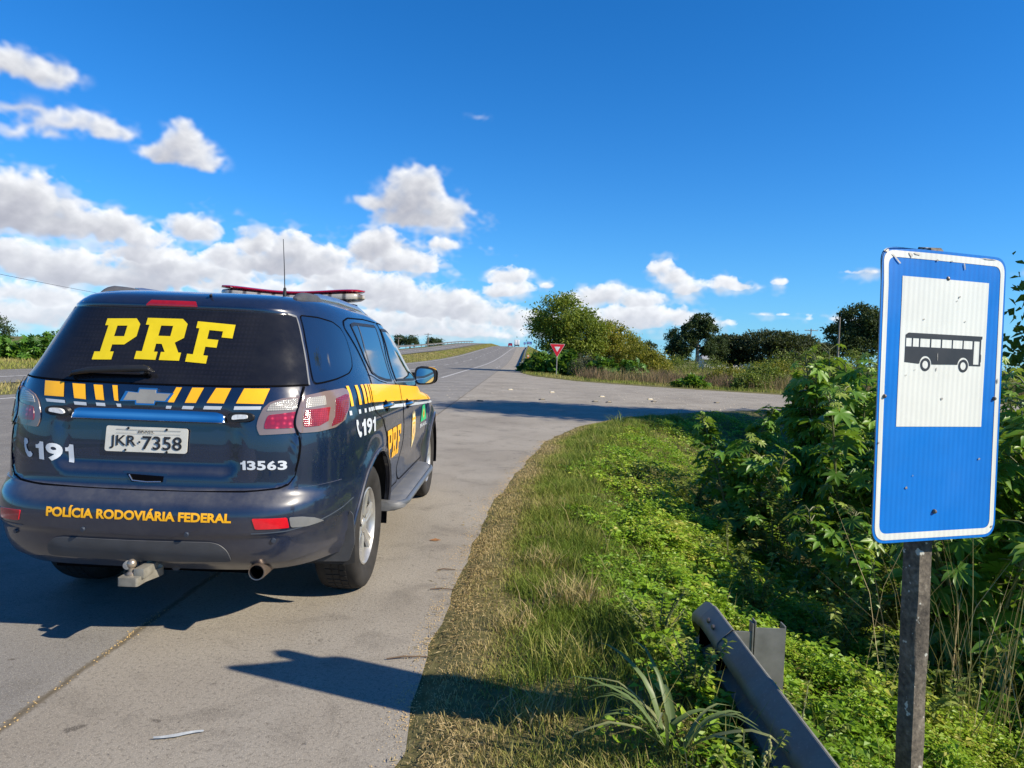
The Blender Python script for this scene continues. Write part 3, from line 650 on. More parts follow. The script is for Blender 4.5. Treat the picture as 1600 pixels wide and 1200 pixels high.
# ---- body shell: the whole surface with wheel arches cut out
AR, AZC = .478, .385
def arch_poly(wy, side):
    a = np.linspace(0, math.pi, 40); ys = wy + AR*np.cos(a); zs = AZC + AR*np.sin(a)
    return ys, zs
def build_body():
    uu = np.linspace(-1, 1, 2*240+1); zz = ZS[::1]
    ug, zg = np.meshgrid(uu, zz); V = surf(ug.ravel(), zg.ravel()); Nn = surf_n(ug.ravel(), zg.ravel())
    F = grid_faces(len(zz), len(uu)); jz = int(np.searchsorted(zz, .93)); Vs, Ns, Fs = [V], [Nn], []
    cols = np.repeat(np.arange(len(uu)-1)[None,:], len(zz)-1, 0).ravel(); rows = np.repeat(np.arange(len(zz)-1)[:,None], len(uu)-1, 1).ravel()
    drop = np.zeros(len(F), bool); base = len(V)
    for wy in WHEELS_Y:
        for side in (1, -1):
            us = sorted(side*u_of_y(wy + s*(AR+.08), z) for s in (-1, 1) for z in (.4, .9))
            c0 = int(np.searchsorted(uu, us[0])) - 1; c1 = int(np.searchsorted(uu, us[-1]))
            drop |= (cols >= c0) & (cols < c1) & (rows < jz)
            ya, za = arch_poly(wy, side)
            zb = zz[0]
            ar = [(side*u_of_y(wy+AR, zb)*S_, zb)] + [(side*u_of_y(y, z)*S_, z) for y, z in zip(ya, za)] + [(side*u_of_y(wy-AR, zb)*S_, zb)]
            if side < 0: ar = ar[::-1]
            ar = ar[::-1]      # increasing u
            left = [(uu[c0]*S_, z) for z in zz[:jz+1]]; right = [(uu[c1]*S_, z) for z in zz[:jz+1]]
            bl = [(uu[c]*S_, zb) for c in range(c0+1, c1) if uu[c]*S_ < ar[0][0]-.004]; br = [(uu[c]*S_, zb) for c in range(c0+1, c1) if uu[c]*S_ > ar[-1][0]+.004]
            top = [(uu[c]*S_, zz[jz]) for c in range(c1-1, c0, -1)]
            poly = [left[0]] + bl + ar + br + right + top + left[:0:-1]
            P = np.array(poly); g = np.stack(np.meshgrid(uu[c0+1:c1]*S_, zz[1:jz]), -1).reshape(-1, 2)
            g = g[inside(g[:,0], g[:,1], P) & (seg_dist(g[:,0], g[:,1], P, True) > .008)]
            n = len(poly)
            vs, _, fs, *_ = delaunay_2d_cdt([Vector(p) for p in poly] + [Vector(p) for p in g], [(i, (i+1) % n) for i in range(n)], [], 1, 1e-7)
            q = np.array([(v.x, v.y) for v in vs]); T = np.array([f for f in fs if len(f) == 3])
            a = q[T[:,1]]-q[T[:,0]]; b_ = q[T[:,2]]-q[T[:,0]]; fl = (a[:,0]*b_[:,1]-a[:,1]*b_[:,0]) < 0; T[fl] = T[fl][:, ::-1]
            Vs.append(surf(q[:,0]/S_, q[:,1])); Ns.append(surf_n(q[:,0]/S_, q[:,1])); Fs.append(T + base); base += len(q)
            # inner wall of the wheel arch
            A = np.array(ar[1:-1]); pa = surf(A[:,0]/S_, A[:,1]); na = np.stack([np.zeros(len(A)), wy-pa[:,1], AZC-pa[:,2]], -1); na /= np.linalg.norm(na, axis=1, keepdims=True)
            pb = pa.copy(); pb[:,0] -= side*.03
            i = np.arange(len(A)-1); k = len(A); Fs.append((np.stack([i, i+1, k+i+1, k+i], -1)[:, ::-1] if True else None) + base)
            Vs += [pa, pb]; Ns += [na, na]; base += 2*k
    # roof cap
    n = len(uu); r0 = (len(zz)-1)*n; h = n//2; k = np.arange(h)
    cap = np.stack([r0+h+k, r0+h+k+1, r0+h-k-1, r0+h-k], -1)
    tri = [f for f in Fs if f.shape[1] == 3]; quad = [F[~drop], cap] + [f for f in Fs if f.shape[1] == 4]
    return np_mesh('body', np.concatenate(Vs), [np.concatenate(tri), np.concatenate(quad)], PAINT, suv, normals=np.concatenate(Ns))
build_body()
# dark underbody and wheel housings
mb = MB(); mb.box((0, 1.36, .52), (1.10, 4.3, .42)); mb.box((0, 1.4, .80), (1.60, 1.75, .5)); mb.box((0, -.68, .62), (1.16, .36, .28)); mb.box((0, 1.42, 1.0), (1.30, 4.2, .5)); mb.box((0, 1.4, .47), (1.68, 1.6, .2))
mb.build('underbody', SEAM, suv)
for wy in WHEELS_Y:
    for s in (-1, 1):
        mb = MB(); a = [R_(-12) + R_(204)*k/30 for k in range(31)]
        rings = [[(s*x, wy + r*math.cos(q), AZC + r*math.sin(q)) for q in a] for x, r in ((.935, .476), (.90, .50), (.62, .50))]
        mb.loft(rings, closed=False, caps=False); mb.add([(s*.62, wy + .5*math.cos(q), AZC + .5*math.sin(q)) for q in a], [tuple(range(31))])
        mb.build('wheel_housing', BLACK, suv)

# ---- tailgate, bumper, glass
gate = tagged([('r', .715, 1.29), ('r', .722, 1.05), ('r', .724, .90), ('r', .715, .845), ('r', .69, .805), ('r', .64, .784), ('r', .5, .777), ('r', .2, .772), ('r', -.2, .772), ('r', -.5, .777), ('r', -.64, .784), ('r', -.69, .805), ('r', -.715, .845), ('r', -.724, .90), ('r', -.722, 1.05), ('r', -.715, 1.29), ('r', -.4, 1.28), ('r', 0, 1.277), ('r', .4, 1.28)])
tailgate = skin('tailgate', gate, PAINT, suv, .003, .008)
ribbon('panel_gap', gate[:16], SEAM, tailgate, .011, .0036)
rg = tagged([('r', .735, 1.298), ('r', .70, 1.40), ('r', .655, 1.53), ('r', .605, 1.655), ('r', .57, 1.668), ('r', .3, 1.672), ('r', 0, 1.673), ('r', -.3, 1.672), ('r', -.57, 1.668), ('r', -.605, 1.655), ('r', -.655, 1.53), ('r', -.70, 1.40), ('r', -.735, 1.298), ('r', -.4, 1.286), ('r', 0, 1.283), ('r', .4, 1.286)])
rear_window = skin('rear_window', rg, TGLASS, suv, .004, .008)
ribbon('window_seal', rg[:5], pmat('seal_highlight', (.16,.165,.17), .35, spec=.6), rear_window, .013, .0056)  # pale grey strip paints the glint along the glass edges, both sides
ribbon('window_seal', rg[8:13], MATS['seal_highlight'], rear_window, .013, .0056)
ribbon('panel_gap', rg[12:] + rg[:1], SEAM, rear_window, .008, .0052)
# brake light under the roof lip
bl = tagged([('r', .118, 1.711), ('r', .135, 1.683), ('r', -.135, 1.683), ('r', -.118, 1.711)])
REDL = pmat('red_lens', (.30,.006,.010), .12, var=.15, vscale=40, coat=.8)
skin('brake_light', bl, REDL, suv, .004, .008, dense=.01, rnd=.006)
# lettering helpers
def text_mesh(txt, font_bold=.0, ex=None, spacing=1.0):
    cu = bpy.data.curves.new('lettering', 'FONT'); cu.body = txt; cu.size = 1.; cu.offset = font_bold; cu.resolution_u = 4; cu.space_character = spacing
    o = bpy.data.objects.new('lettering', cu); COL.objects.link(o); dg = bpy.context.evaluated_depsgraph_get()
    me = bpy.data.meshes.new_from_object(o.evaluated_get(dg)); COL.objects.unlink(o); bpy.data.objects.remove(o)
    bm = bmesh.new(); bm.from_mesh(me); return bm
def bm_arrays(bm, step):
    """cut into a fine grid so it can bend, return verts / tris"""
    xs = [v.co.x for v in bm.verts]; ys = [v.co.y for v in bm.verts]
    for lo, hi, no in ((min(xs), max(xs), (1,0,0)), (min(ys), max(ys), (0,1,0))):
        a = lo + step
        while a < hi:
            bmesh.ops.bisect_plane(bm, geom=bm.verts[:]+bm.edges[:]+bm.faces[:], plane_co=(a*no[0], a*no[1], 0), plane_no=no); a += step
    bmesh.ops.triangulate(bm, faces=bm.faces[:]); bm.verts.index_update()
    V = np.array([v.co[:2] for v in bm.verts]); F = np.array([[v.index for v in f.verts] for f in bm.faces]); bm.free(); return V, F
def fit_quad(V, box, quad):
    """bilinear: box (x0,y0,x1,y1) to quad (TL, TR, BR, BL)"""
    a = ((V[:,0]-box[0])/(box[2]-box[0]))[:,None]; c = ((V[:,1]-box[1])/(box[3]-box[1]))[:,None]
    TL, TR, BR, BL = (np.array(q, float) for q in quad)
    return (TL*(1-a)+TR*a)*c + (BL*(1-a)+BR*a)*(1-c)
def lay(name, V2, F, mat, parent, off=.0062, side=None):
    """V2: (x or y, z) on the rear (side None) or a side (+1/-1)"""
    u = np.array([u_of_x(a, z) if side is None else side*u_of_y(a, z) for a, z in V2]); z = V2[:,1]
    Nn = surf_n(u, z); P = surf(u, z) + Nn*off
    f = F.copy(); c = np.cross(P[f[:,1]]-P[f[:,0]], P[f[:,2]]-P[f[:,0]]); fl = (c*Nn[f[:,0]]).sum(1) < 0; f[fl] = f[fl][:, ::-1]
    return np_mesh(name, P, f, mat, parent, normals=Nn)
def decal_text(name, txt, quad, mat, parent, side=None, bold=.0, off=.0062, spacing=1.0, step=.12):
    V, F = bm_arrays(text_mesh(txt, bold, spacing=spacing), step)
    return lay(name, fit_quad(V, (V[:,0].min(), V[:,1].min(), V[:,0].max(), V[:,1].max()), quad), F, mat, parent, off, side)
DIGIT1 = [(1.9,0),(4.9,0),(4.9,10),(2.7,10),(2.3,8.9),(1.4,8.1),(0,7.9),(0,5.9),(1.9,6.1)]
def decal_digits(name, txt, quad, mat, parent, side=None, bold=.035, off=.0062):
    # bold grotesque numerals: the 1 drawn with its flag
    w = {'1': .60}; tot = sum(w.get(c, 1.) for c in txt) + .16*(len(txt)-1); x = 0.; Vs, Fs, b = [], [], 0
    for c in txt:
        a, e = x/tot, (x + w.get(c, 1.))/tot; x += w.get(c, 1.) + .16
        if c == '1': V, F = poly_arrays([(DIGIT1, [])], .9)
        else: V, F = bm_arrays(text_mesh(c, bold), .12)
        lo, hi = V.min(0), V.max(0); V = (V-lo)/(hi-lo); V[:,0] = a + V[:,0]*(e-a)
        Vs.append(V); Fs.append(F + b); b += len(V)
    return lay(name, fit_quad(np.concatenate(Vs), (0, 0, 1, 1), quad), np.concatenate(Fs), mat, parent, off, side)
def poly_arrays(polys, step=.02):
    """polys with (outer, holes) -> verts, tris"""
    Vs, Fs, b = [], [], 0
    for outer, holes in polys:
        loops = [densify(outer, step)] + [densify(h, step) for h in holes]; pts, ed = [], []
        for L in loops:
            b0 = len(pts); n = len(L); pts += L; ed += [(b0+i, b0+(i+1) % n) for i in range(n)]
        P = np.array(loops[0]); g = np.stack(np.meshgrid(np.arange(P[:,0].min(), P[:,0].max(), step), np.arange(P[:,1].min(), P[:,1].max(), step)), -1).reshape(-1, 2)
        g = g[inside(g[:,0], g[:,1], P) & (seg_dist(g[:,0], g[:,1], P, True) > step*.3)]
        vs, _, fs, *_ = delaunay_2d_cdt([Vector(p) for p in pts] + [Vector(p) for p in g], ed, [], 1 if len(loops) == 1 else 2, 1e-7)
        q = np.array([(v.x, v.y) for v in vs]); F = np.array([f for f in fs if len(f) == 3]); c = q[F].mean(1); k = inside(c[:,0], c[:,1], P)
        for L in loops[1:]: k &= ~inside(c[:,0], c[:,1], np.array(L))
        Vs.append(q); Fs.append(F[k] + b); b += len(q)
    return np.concatenate(Vs), np.concatenate(Fs)
def decal_poly(name, polys, mat, parent, side=None, off=.0062, step=.02):
    for q in ([[p] for p in polys] if 'stripe' in name else [polys]):
        V, F = poly_arrays(q, step); o = lay(name, V, F, mat, parent, off, side)
    return o
# slab-serif letters on a 10 x 10 grid (outer, holes)
GL = {
 'P': ([(0,0),(5.2,0),(5.2,1.9),(4.2,1.9),(4.2,3.6),(7.4,3.6),(10,5.6),(10,8.6),(8.6,10),(0.6,10),(.6,8.3),(1.5,8.3),(1.5,1.9),(0,1.9)], [[(4.0,5.6),(4.0,8.2),(6.7,8.2),(6.7,5.6)]]),
 'R': ([(0,0),(4.6,0),(4.6,1.9),(3.8,1.9),(3.8,3.8),(5.0,3.8),(6.1,1.9),(5.3,1.9),(5.3,0),(9.6,0),(9.6,1.9),(9.0,1.9),(7.7,4.2),(9.4,5.4),(9.4,8.8),(8.1,10),(.4,10),(.4,8.3),(1.2,8.3),(1.2,1.9),(0,1.9)], [[(3.8,5.7),(3.8,8.2),(6.4,8.2),(6.4,5.7)]]),
 'F': ([(0,0),(5.0,0),(5.0,1.9),(3.9,1.9),(3.9,4.0),(6.6,4.0),(6.6,5.9),(3.9,5.9),(3.9,8.1),(7.2,8.1),(7.2,6.6),(9.8,6.6),(9.8,10),(.6,10),(.6,8.3),(1.4,8.3),(1.4,1.9),(0,1.9)], [])}
def glyph(ch, quad):
    f = lambda P: [tuple(p) for p in fit_quad(np.array(P, float), (0,0,10,10), quad)]
    o, h = GL[ch]; return (f(o), [f(q) for q in h])
sl = .066
prf = [glyph('P', [(-.334,1.603),(-.140,1.610),(-.138,1.397),(-.331,1.391)]), glyph('R', [(-.120,1.614),(.118,1.615),(.122,1.400),(-.116,1.401)]), glyph('F', [(.140,1.606),(.352,1.593),(.356,1.384),(.144,1.397)])]
decal_poly('lettering', prf, LEMON, rear_window, off=.0075)

# yellow and white tailgate dashes
ybars = [[(.463,1.277),(.580,1.279),(.560,1.204),(.434,1.204)], [(.328,1.275),(.401,1.276),(.376,1.202),(.292,1.202)], [(.212,1.273),(.269,1.274),(.240,1.200),(.186,1.199)], [(.133,1.272),(.161,1.272),(.133,1.199),(.105,1.199)]]
yl = [[(-x, z) for x, z in q] for q in ybars]
yl[0] = [(-.545,1.280),(-.436,1.278),(-.422,1.206),(-.529,1.208)]; yl[1] = [(-.391,1.273),(-.324,1.271),(-.306,1.198),(-.367,1.202)]; yl[2] = [(-.281,1.271),(-.235,1.270),(-.213,1.197),(-.256,1.199)]; yl[3] = [(-.186,1.271),(-.160,1.271),(-.142,1.196),(-.163,1.198)]
decal_poly('yellow_stripe', [(q, []) for q in ybars + yl], YELLOW, tailgate)
wb = [[(.428,1.190),(.553,1.193),(.549,1.177),(.425,1.173)], [(.283,1.187),(.370,1.188),(.362,1.172),(.277,1.171)], [(.178,1.184),(.234,1.184),(.226,1.169),(.173,1.169)], [(.097,1.182),(.124,1.182),(.119,1.168),(.094,1.168)],
      [(-.520,1.194),(-.415,1.190),(-.411,1.176),(-.511,1.179)], [(-.368,1.186),(-.303,1.184),(-.300,1.169),(-.362,1.171)], [(-.255,1.185),(-.208,1.184),(-.205,1.169),(-.250,1.170)], [(-.153,1.184),(-.128,1.183),(-.126,1.168),(-.146,1.169)]]
decal_poly('white_stripe', [(q, []) for q in wb], WHITE, tailgate)
# chrome strip above the number plate
def bar_on_rear(name, outline_top, outline_bot, bulge, mat, parent, base=.003):
    n = len(outline_top); rings = []
    for i, (pt, pb) in enumerate(zip(outline_top, outline_bot)):
        ring = []; e = math.sin(math.pi*min(1, (i+.0)/2)/2)*math.sin(math.pi*min(1, (n-1-i)/2)/2)
        for k in range(9):
            a = k/8; x = pt[0]*(1-a)+pb[0]*a; z = pt[1]*(1-a)+pb[1]*a
            ring.append(on_surf(u_of_x(x, z), z, base + bulge*(a**.8 if a < .8 else .8368*math.cos((a-.8)/.2*math.pi/2)**.5)*max(e, .12)))
        ring.append(on_surf(u_of_x(pb[0], pb[1]), pb[1], -.02)); ring.insert(0, on_surf(u_of_x(pt[0], pt[1]), pt[1], -.02)); rings.append(ring)
    mb = MB(); mb.loft(rings, closed=True, caps=True); return mb.build(name, mat, parent)
xs = [-.392, -.385, -.37, -.34, -.25, -.12, 0, .12, .25, .34, .37, .385, .392]
zt = [1.115, 1.135, 1.150, 1.158, 1.160, 1.161, 1.161, 1.161, 1.160, 1.158, 1.150, 1.135, 1.115]; zbm = [1.105]*2 + [1.103]*9 + [1.105]*2
bar_on_rear('chrome_strip', list(zip(xs, zt)), list(zip(xs, zbm)), .040, CHROME, tailgate)
# bow tie shaped emblem
em = [(-.131,1.196),(-.110,1.244),(-.050,1.240),(-.046,1.262),(.046,1.262),(.048,1.241),(.130,1.241),(.104,1.199),(.046,1.200),(.042,1.182),(-.054,1.182),(-.056,1.199)]
def plate_on_rear(name, poly, d0, d1, mat, parent, shrink=0.):
    c = np.mean(np.array(poly), 0); mb = MB()
    top = [on_surf(u_of_x(*(c+(np.array(p)-c)*(1-shrink))), c[1]+(p[1]-c[1])*(1-shrink), d1) for p in poly]; bot = [on_surf(u_of_x(*p), p[1], d0) for p in poly]
    n = len(poly); mb.add(top, [tuple(range(n))]); mb.add(top+bot, [(i, (i+1) % n, n+(i+1) % n, n+i) for i in range(n)]); return mb.build(name, mat, parent)
e_ = plate_on_rear('emblem', em, .002, .014, CHROME, tailgate, .0)
ci_ = np.mean(np.array(em), 0); cr = np.array([0., 1.2215])
plate_on_rear('emblem_face', [tuple(cr + (np.array(p)-cr)*np.array([.86, .80])) for p in em], .013, .016, pmat('emblem_gold', (.27,.26,.23), .5, metal=.15, var=.15), e_)
# number plate
pl = empty('number_plate', (0, 0, 0)); pl.parent = suv
PQ = [(-.200,1.074),(.205,1.070),(.203,.948),(-.205,.948)]
pm = pmat('plate_enamel', (.62,.60,.52), .42, var=.07, vscale=18)
plate_on_rear('plate', rpoly(PQ, .014), .012, .016, pm, pl)
def on_plate(name, V, F, mat, off=.0175):
    P = np.array([on_surf(u_of_x(a, z), z, off) for a, z in V]); return np_mesh(name, P, F[:, ::-1] if np.cross(P[F[0,1]]-P[F[0,0]], P[F[0,2]]-P[F[0,0]])[1] > 0 else F, mat, pl, smooth=False)
INK = pmat('black_ink', (.018,.018,.02), .5)
def plate_text(txt, x0, x1, z0, z1, bold=.0, spc=1.):
    V, F = bm_arrays(text_mesh(txt, bold, spacing=spc), .2)
    V = fit_quad(V, (V[:,0].min(), V[:,1].min(), V[:,0].max(), V[:,1].max()), [(x0,z1),(x1,z1),(x1,z0),(x0,z0)]); on_plate('lettering', V, F, INK)
plate_text('JKR', -.180, -.048, .962, 1.028, .012); plate_text('7358', -.018, .178, .962, 1.028, .012)
V, F = poly_arrays([([(-.037,.992),(-.027,.992),(-.027,1.002),(-.037,1.002)], [])], .01); on_plate('dot', V, F, INK)
plate_text('BRASIL', -.040, .040, 1.042, 1.054, .01)
V, F = poly_arrays([([(-.150,1.056),(.170,1.055),(.170,1.0575),(-.150,1.0585)], []), ([(-.150,1.039),(.170,1.038),(.170,1.0395),(-.150,1.0405)], [])], .03); on_plate('plate_line', V, F, pmat('plate_line_grey', (.34,.33,.30), .5), .0172)
for x, z in ((-.09,1.064),(.10,1.062),(-.10,.957),(.105,.953)):
    mb = MB(); p = on_surf(u_of_x(x, z), z, .0165); mb.lathe([(.0001,0),(.006,0),(.006,.002),(.0001,.003)], 'Y', 10, p + Vector((0,-.003,0))); mb.build('plate_screw', BLACK, pl)
# oval number-plate lights
for x in (.460, -.448):
    n = 20; ov = [(x + .068*math.copysign(abs(math.cos(2*math.pi*k/n))**.7, math.cos(2*math.pi*k/n)), 1.137 + .026*math.copysign(abs(math.sin(2*math.pi*k/n))**.8, math.sin(2*math.pi*k/n))) for k in range(n)]
    lamp = plate_on_rear('strobe_light', ov, 0, .018, BLACK, tailgate, .12)
    iv = [(x + .038*math.copysign(abs(math.cos(2*math.pi*k/n))**.5, math.cos(2*math.pi*k/n)), 1.139 + .0125*math.copysign(abs(math.sin(2*math.pi*k/n))**.6, math.sin(2*math.pi*k/n))) for k in range(n)]
    plate_on_rear('lens', iv, .012, .024, pmat('clear_lens', (.62,.63,.64), .2, var=.2, vscale=70, coat=.6) if 'clear_lens' not in MATS else MATS['clear_lens'], lamp, .1)
# phone and numbers
PH = [(0,10),(1.6,10),(2.4,8.2),(1.8,6.9),(1.2,6.7),(1.5,5.0),(2.6,3.3),(3.1,3.0),(4.2,3.4),(5.3,2.2),(5.0,.9),(3.9,0),(2.6,.2),(1.0,2.4),(.1,5.2),(-.3,8.0)]
def ph(quad): return [tuple(p) for p in fit_quad(np.array(PH, float), (-.3,0,5.3,10), quad)]
decal_poly('phone_symbol', [(ph([(-.630,.994),(-.572,.986),(-.572,.898),(-.630,.906)]), [])], WHITE, tailgate, step=.015)
decal_digits('lettering', '191', [(-.558,.984),(-.371,.970),(-.360,.880),(-.548,.897)], WHITE, tailgate)
decal_digits('lettering', '13563', [(.470,.925),(.678,.925),(.680,.879),(.474,.880)], WHITE, tailgate)
# handle recess
hr = [(-.082,.842),(.100,.836),(.098,.808),(-.055,.805)]
plate_on_rear('tailgate_handle', [(-.11,.855),(.125,.848),(.122,.800),(-.08,.795)], -.004, .0045, PAINT, tailgate, .06)
plate_on_rear('handle_recess', hr, .002, .0060, SEAM, tailgate)
mb = MB(); mb.tube([on_surf(u_of_x(x, z), z, .008) for x, z in ((-.068,.838),(-.05,.812),(.02,.807),(.09,.810))], .0035, 6); mb.build('handle_edge', SILVER, tailgate)
# wiper
wr = MB(); rings = []
for x, z, h, d in ((-.40,1.302,.004,.02),(-.385,1.314,.012,.03),(-.30,1.325,.017,.04),(-.15,1.333,.018,.045),(-.03,1.337,.018,.05),(.0,1.336,.013,.045),(.012,1.333,.004,.03)):
    c = on_surf(u_of_x(x, z), z, d); rings.append([c + Vector((0, .016*math.cos(a), h*math.sin(a))) for a in [2*math.pi*k/10 for k in range(10)]])
wr.loft(rings); wiper = wr.build('wiper', BLACK, rear_window)
mb = MB(); mb.tube([on_surf(u_of_x(x, 1.318), 1.318, .012) for x in (-.40, -.2, 0.)], .006, 6); mb.build('wiper_blade', SEAM, wiper)
mb = MB(); p = on_surf(u_of_x(-.03, 1.335), 1.335, 0); mb.tube([p, p + Vector((0,-.05,.01))], .012, 10); mb.build('wiper_pivot', BLACK, wiper)
# ---- rear bumper
uA = u_of_y(-.53, .55)
zt_ = .766
bump_poly = tagged([('r', -.72, .786), ('r', -.69, .782), ('r', -.5, .768), ('r', 0, .764), ('r', .5, .768), ('r', .69, .782), ('r', .72, .786)]) + tagged([('s', -.60, .786), ('s', -.478, .72), ('s', -.488, .55), ('s', -.55, .45)]) + tagged([('r', .60, .415), ('r', .3, .445), ('r', -.3, .445), ('r', -.60, .415)]) + tagged([('s', -.55, .45), ('s', -.488, .55), ('s', -.478, .72), ('s', -.60, .786)], -1)
bumper = skin('rear_bumper', bump_poly, PAINT, suv, .008, .012)
# black lower lip of the bumper
lip = tagged([('r', -.45, .437), ('r', -.44, .495), ('r', -.405, .528), ('r', -.36, .538), ('r', 0, .535), ('r', .36, .538), ('r', .405, .528), ('r', .44, .495), ('r', .45, .437), ('r', .2, .43), ('r', -.2, .43)])
skin('bumper_lip', lip, GREYP, bumper, .014, .012, rnd=.02)
# crease line of the lower bumper
for sg in (1, -1):
    cl = tagged([('r', .555, .585), ('r', .70, .588), ('r', .78, .60)]) + tagged([('s', -.72, .622), ('s', -.60, .64), ('s', -.49, .665)])
    ribbon('bumper_crease', [(sg*a, z) for a, z in cl], pmat('paint_edge', (.06,.075,.10), .4) if 'paint_edge' not in MATS else MATS['paint_edge'], bumper, .006, .0095)
    rp = [('r', .560, .658), ('r', .705, .654), ('r', .712, .603), ('r', .575, .607)]
    rd = skin('reflector', [(sg*a, z) for a, z in tagged(rp)], pmat('reflector_red', (.55,.008,.018), .18, var=.1, vscale=60, coat=.7) if 'reflector_red' not in MATS else MATS['reflector_red'], bumper, .012, .010, rnd=.008, dense=.01)
    fp = tagged([('r', .712, .654), ('r', .76, .649), ('r', .805, .630)]) + tagged([('s', -.775, .602)]) + tagged([('r', .775, .595), ('r', .718, .603)])
    skin('fog_light', [(sg*a, z) for a, z in fp], pmat('smoked_lens', (.16,.165,.17), .2, var=.08, vscale=14, coat=.7) if 'smoked_lens' not in MATS else MATS['smoked_lens'], bumper, .012, .010, rnd=.012, dense=.01)
    mb = MB()
for x, z in ((-.61,.545), (-.244,.584), (.257,.578), (.645,.543)):
    ck_ = [(x + .0125*math.cos(k*.45), z + .0125*math.sin(k*.45)) for k in range(14)]
    plate_on_rear('parking_sensor', ck_, .004, .0175, pmat('sensor_grey', (.03,.04,.06), .4) if 'sensor_grey' not in MATS else MATS['sensor_grey'], bumper, .25)
decal_text('lettering', 'POLÍCIA RODOVIÁRIA FEDERAL', [(-.423,.694),(.468,.690),(.468,.638),(-.423,.640)], YELLOW, bumper, bold=.042, off=.0105, step=.35)
# ---- tail lights, mirrored
def lens_mat(name, col, rough=.12, var=.07, vs=14, ribbed=False):
    m = pmat(name, col, rough, var=var, vscale=vs, coat=.8)
    if ribbed:
        t = NT(m); wv = t.n('ShaderNodeTexWave'); wv.bands_direction = 'X'; wv.inputs['Scale'].default_value = 42; t.set(wv.inputs['Vector'], t.coord('Object')); w2 = t.n('ShaderNodeTexWave'); w2.bands_direction = 'Z'; w2.inputs['Scale'].default_value = 30; t.set(w2.inputs['Vector'], t.coord('Object'))
        b = m.node_tree.nodes['Principled BSDF']; t.set(b.inputs['Normal'], t.bump(t.math('ADD', wv.outputs['Fac'], w2.outputs['Fac']), .35, .003)); old = b.inputs['Base Color'].links[0].from_socket; t.set(b.inputs['Base Color'], t.mix(t.ramp(t.math('MULTIPLY', wv.outputs['Fac'], w2.outputs['Fac']), [(.1, .40), (.6, 0.)]), old, tuple(c*.35 for c in col)))
    return m
lens_mat('lamp_bezel', (.17,.125,.115)); lens_mat('lamp_clear', (.40,.375,.335), ribbed=True); lens_mat('lamp_red', (.30,.006,.014)); lens_mat('lamp_pink', (.20,.018,.030), ribbed=True); lens_mat('lamp_faded', (.30,.022,.028), var=.45, vs=16, ribbed=True)
m, t, b = newmat('lamp_led'); co = t.coord('Object'); vo = t.nt.nodes.new('ShaderNodeTexVoronoi'); vo.inputs['Scale'].default_value = 38; vo.inputs['Randomness'].default_value = .35; t.set(vo.inputs['Vector'], co)
t.set(b.inputs['Base Color'], t.ramp(vo.outputs['Distance'], [(.12, (.75,.06,.10)), (.34, (.30,.003,.012)), (.6, (.20,.002,.008))])); b.inputs['Roughness'].default_value = .15; b.inputs['Coat Weight'].default_value = .9
def tail_light(sg):
    root = empty('tail_light', (0,0,0)); root.parent = suv
    f = lambda P: [(sg*a, z) for a, z in P]
    skin('inner_lens', f(tagged([('r', .713, 1.243), ('r', .64, 1.232), ('r', .588, 1.212), ('r', .562, 1.185), ('r', .543, 1.075), ('r', .552, 1.052), ('r', .716, 1.061)])), MATS['lamp_bezel'], root, .009, .012, rnd=.01)
    skin('reverse_lens', f(tagged([('r', .702, 1.232), ('r', .64, 1.222), ('r', .592, 1.203), ('r', .575, 1.170), ('r', .704, 1.178)])), MATS['lamp_clear'], root, .0115, .004, rnd=.01)
    skin('led_lens', f(tagged([('r', .704, 1.168), ('r', .586, 1.150), ('r', .574, 1.083), ('r', .705, 1.086)])), MATS['lamp_led'], root, .0115, .004, rnd=.012)
    out = tagged([('r', .722, 1.243)]) + tagged([('s', -.68, 1.262), ('s', -.50, 1.272), ('s', -.458, 1.262), ('s', -.455, 1.235), ('s', -.483, 1.170), ('s', -.545, 1.106), ('s', -.65, 1.072), ('s', -.775, 1.060)]) + tagged([('r', .726, 1.060)])
    skin('outer_lens', f(out), MATS['lamp_bezel'], root, .010, .013, rnd=.012)
    skin('turn_lens', f(tagged([('r', .735, 1.232)]) + tagged([('s', -.69, 1.240), ('s', -.70, 1.194)]) + tagged([('r', .737, 1.184)])), MATS['lamp_clear'], root, .0125, .004, rnd=.01)
    skin('stop_lens', f(tagged([('r', .738, 1.174)]) + tagged([('s', -.672, 1.182), ('s', -.70, 1.112), ('s', -.765, 1.090)]) + tagged([('r', .741, 1.088)])), MATS['lamp_faded'], root, .0125, .004, rnd=.012)
    skin('side_lens', f(tagged([('s', -.612, 1.222), ('s', -.50, 1.240), ('s', -.468, 1.234), ('s', -.505, 1.157), ('s', -.582, 1.099), ('s', -.684, 1.080), ('s', -.643, 1.130)])), MATS['lamp_pink'], root, .0125, .004, rnd=.012)
    ribbon('panel_gap', f(tagged([('r', .7185, 1.285), ('r', .7185, 1.05)])), SEAM, root, .010, .0135)
for sg in (1, -1): tail_light(sg)
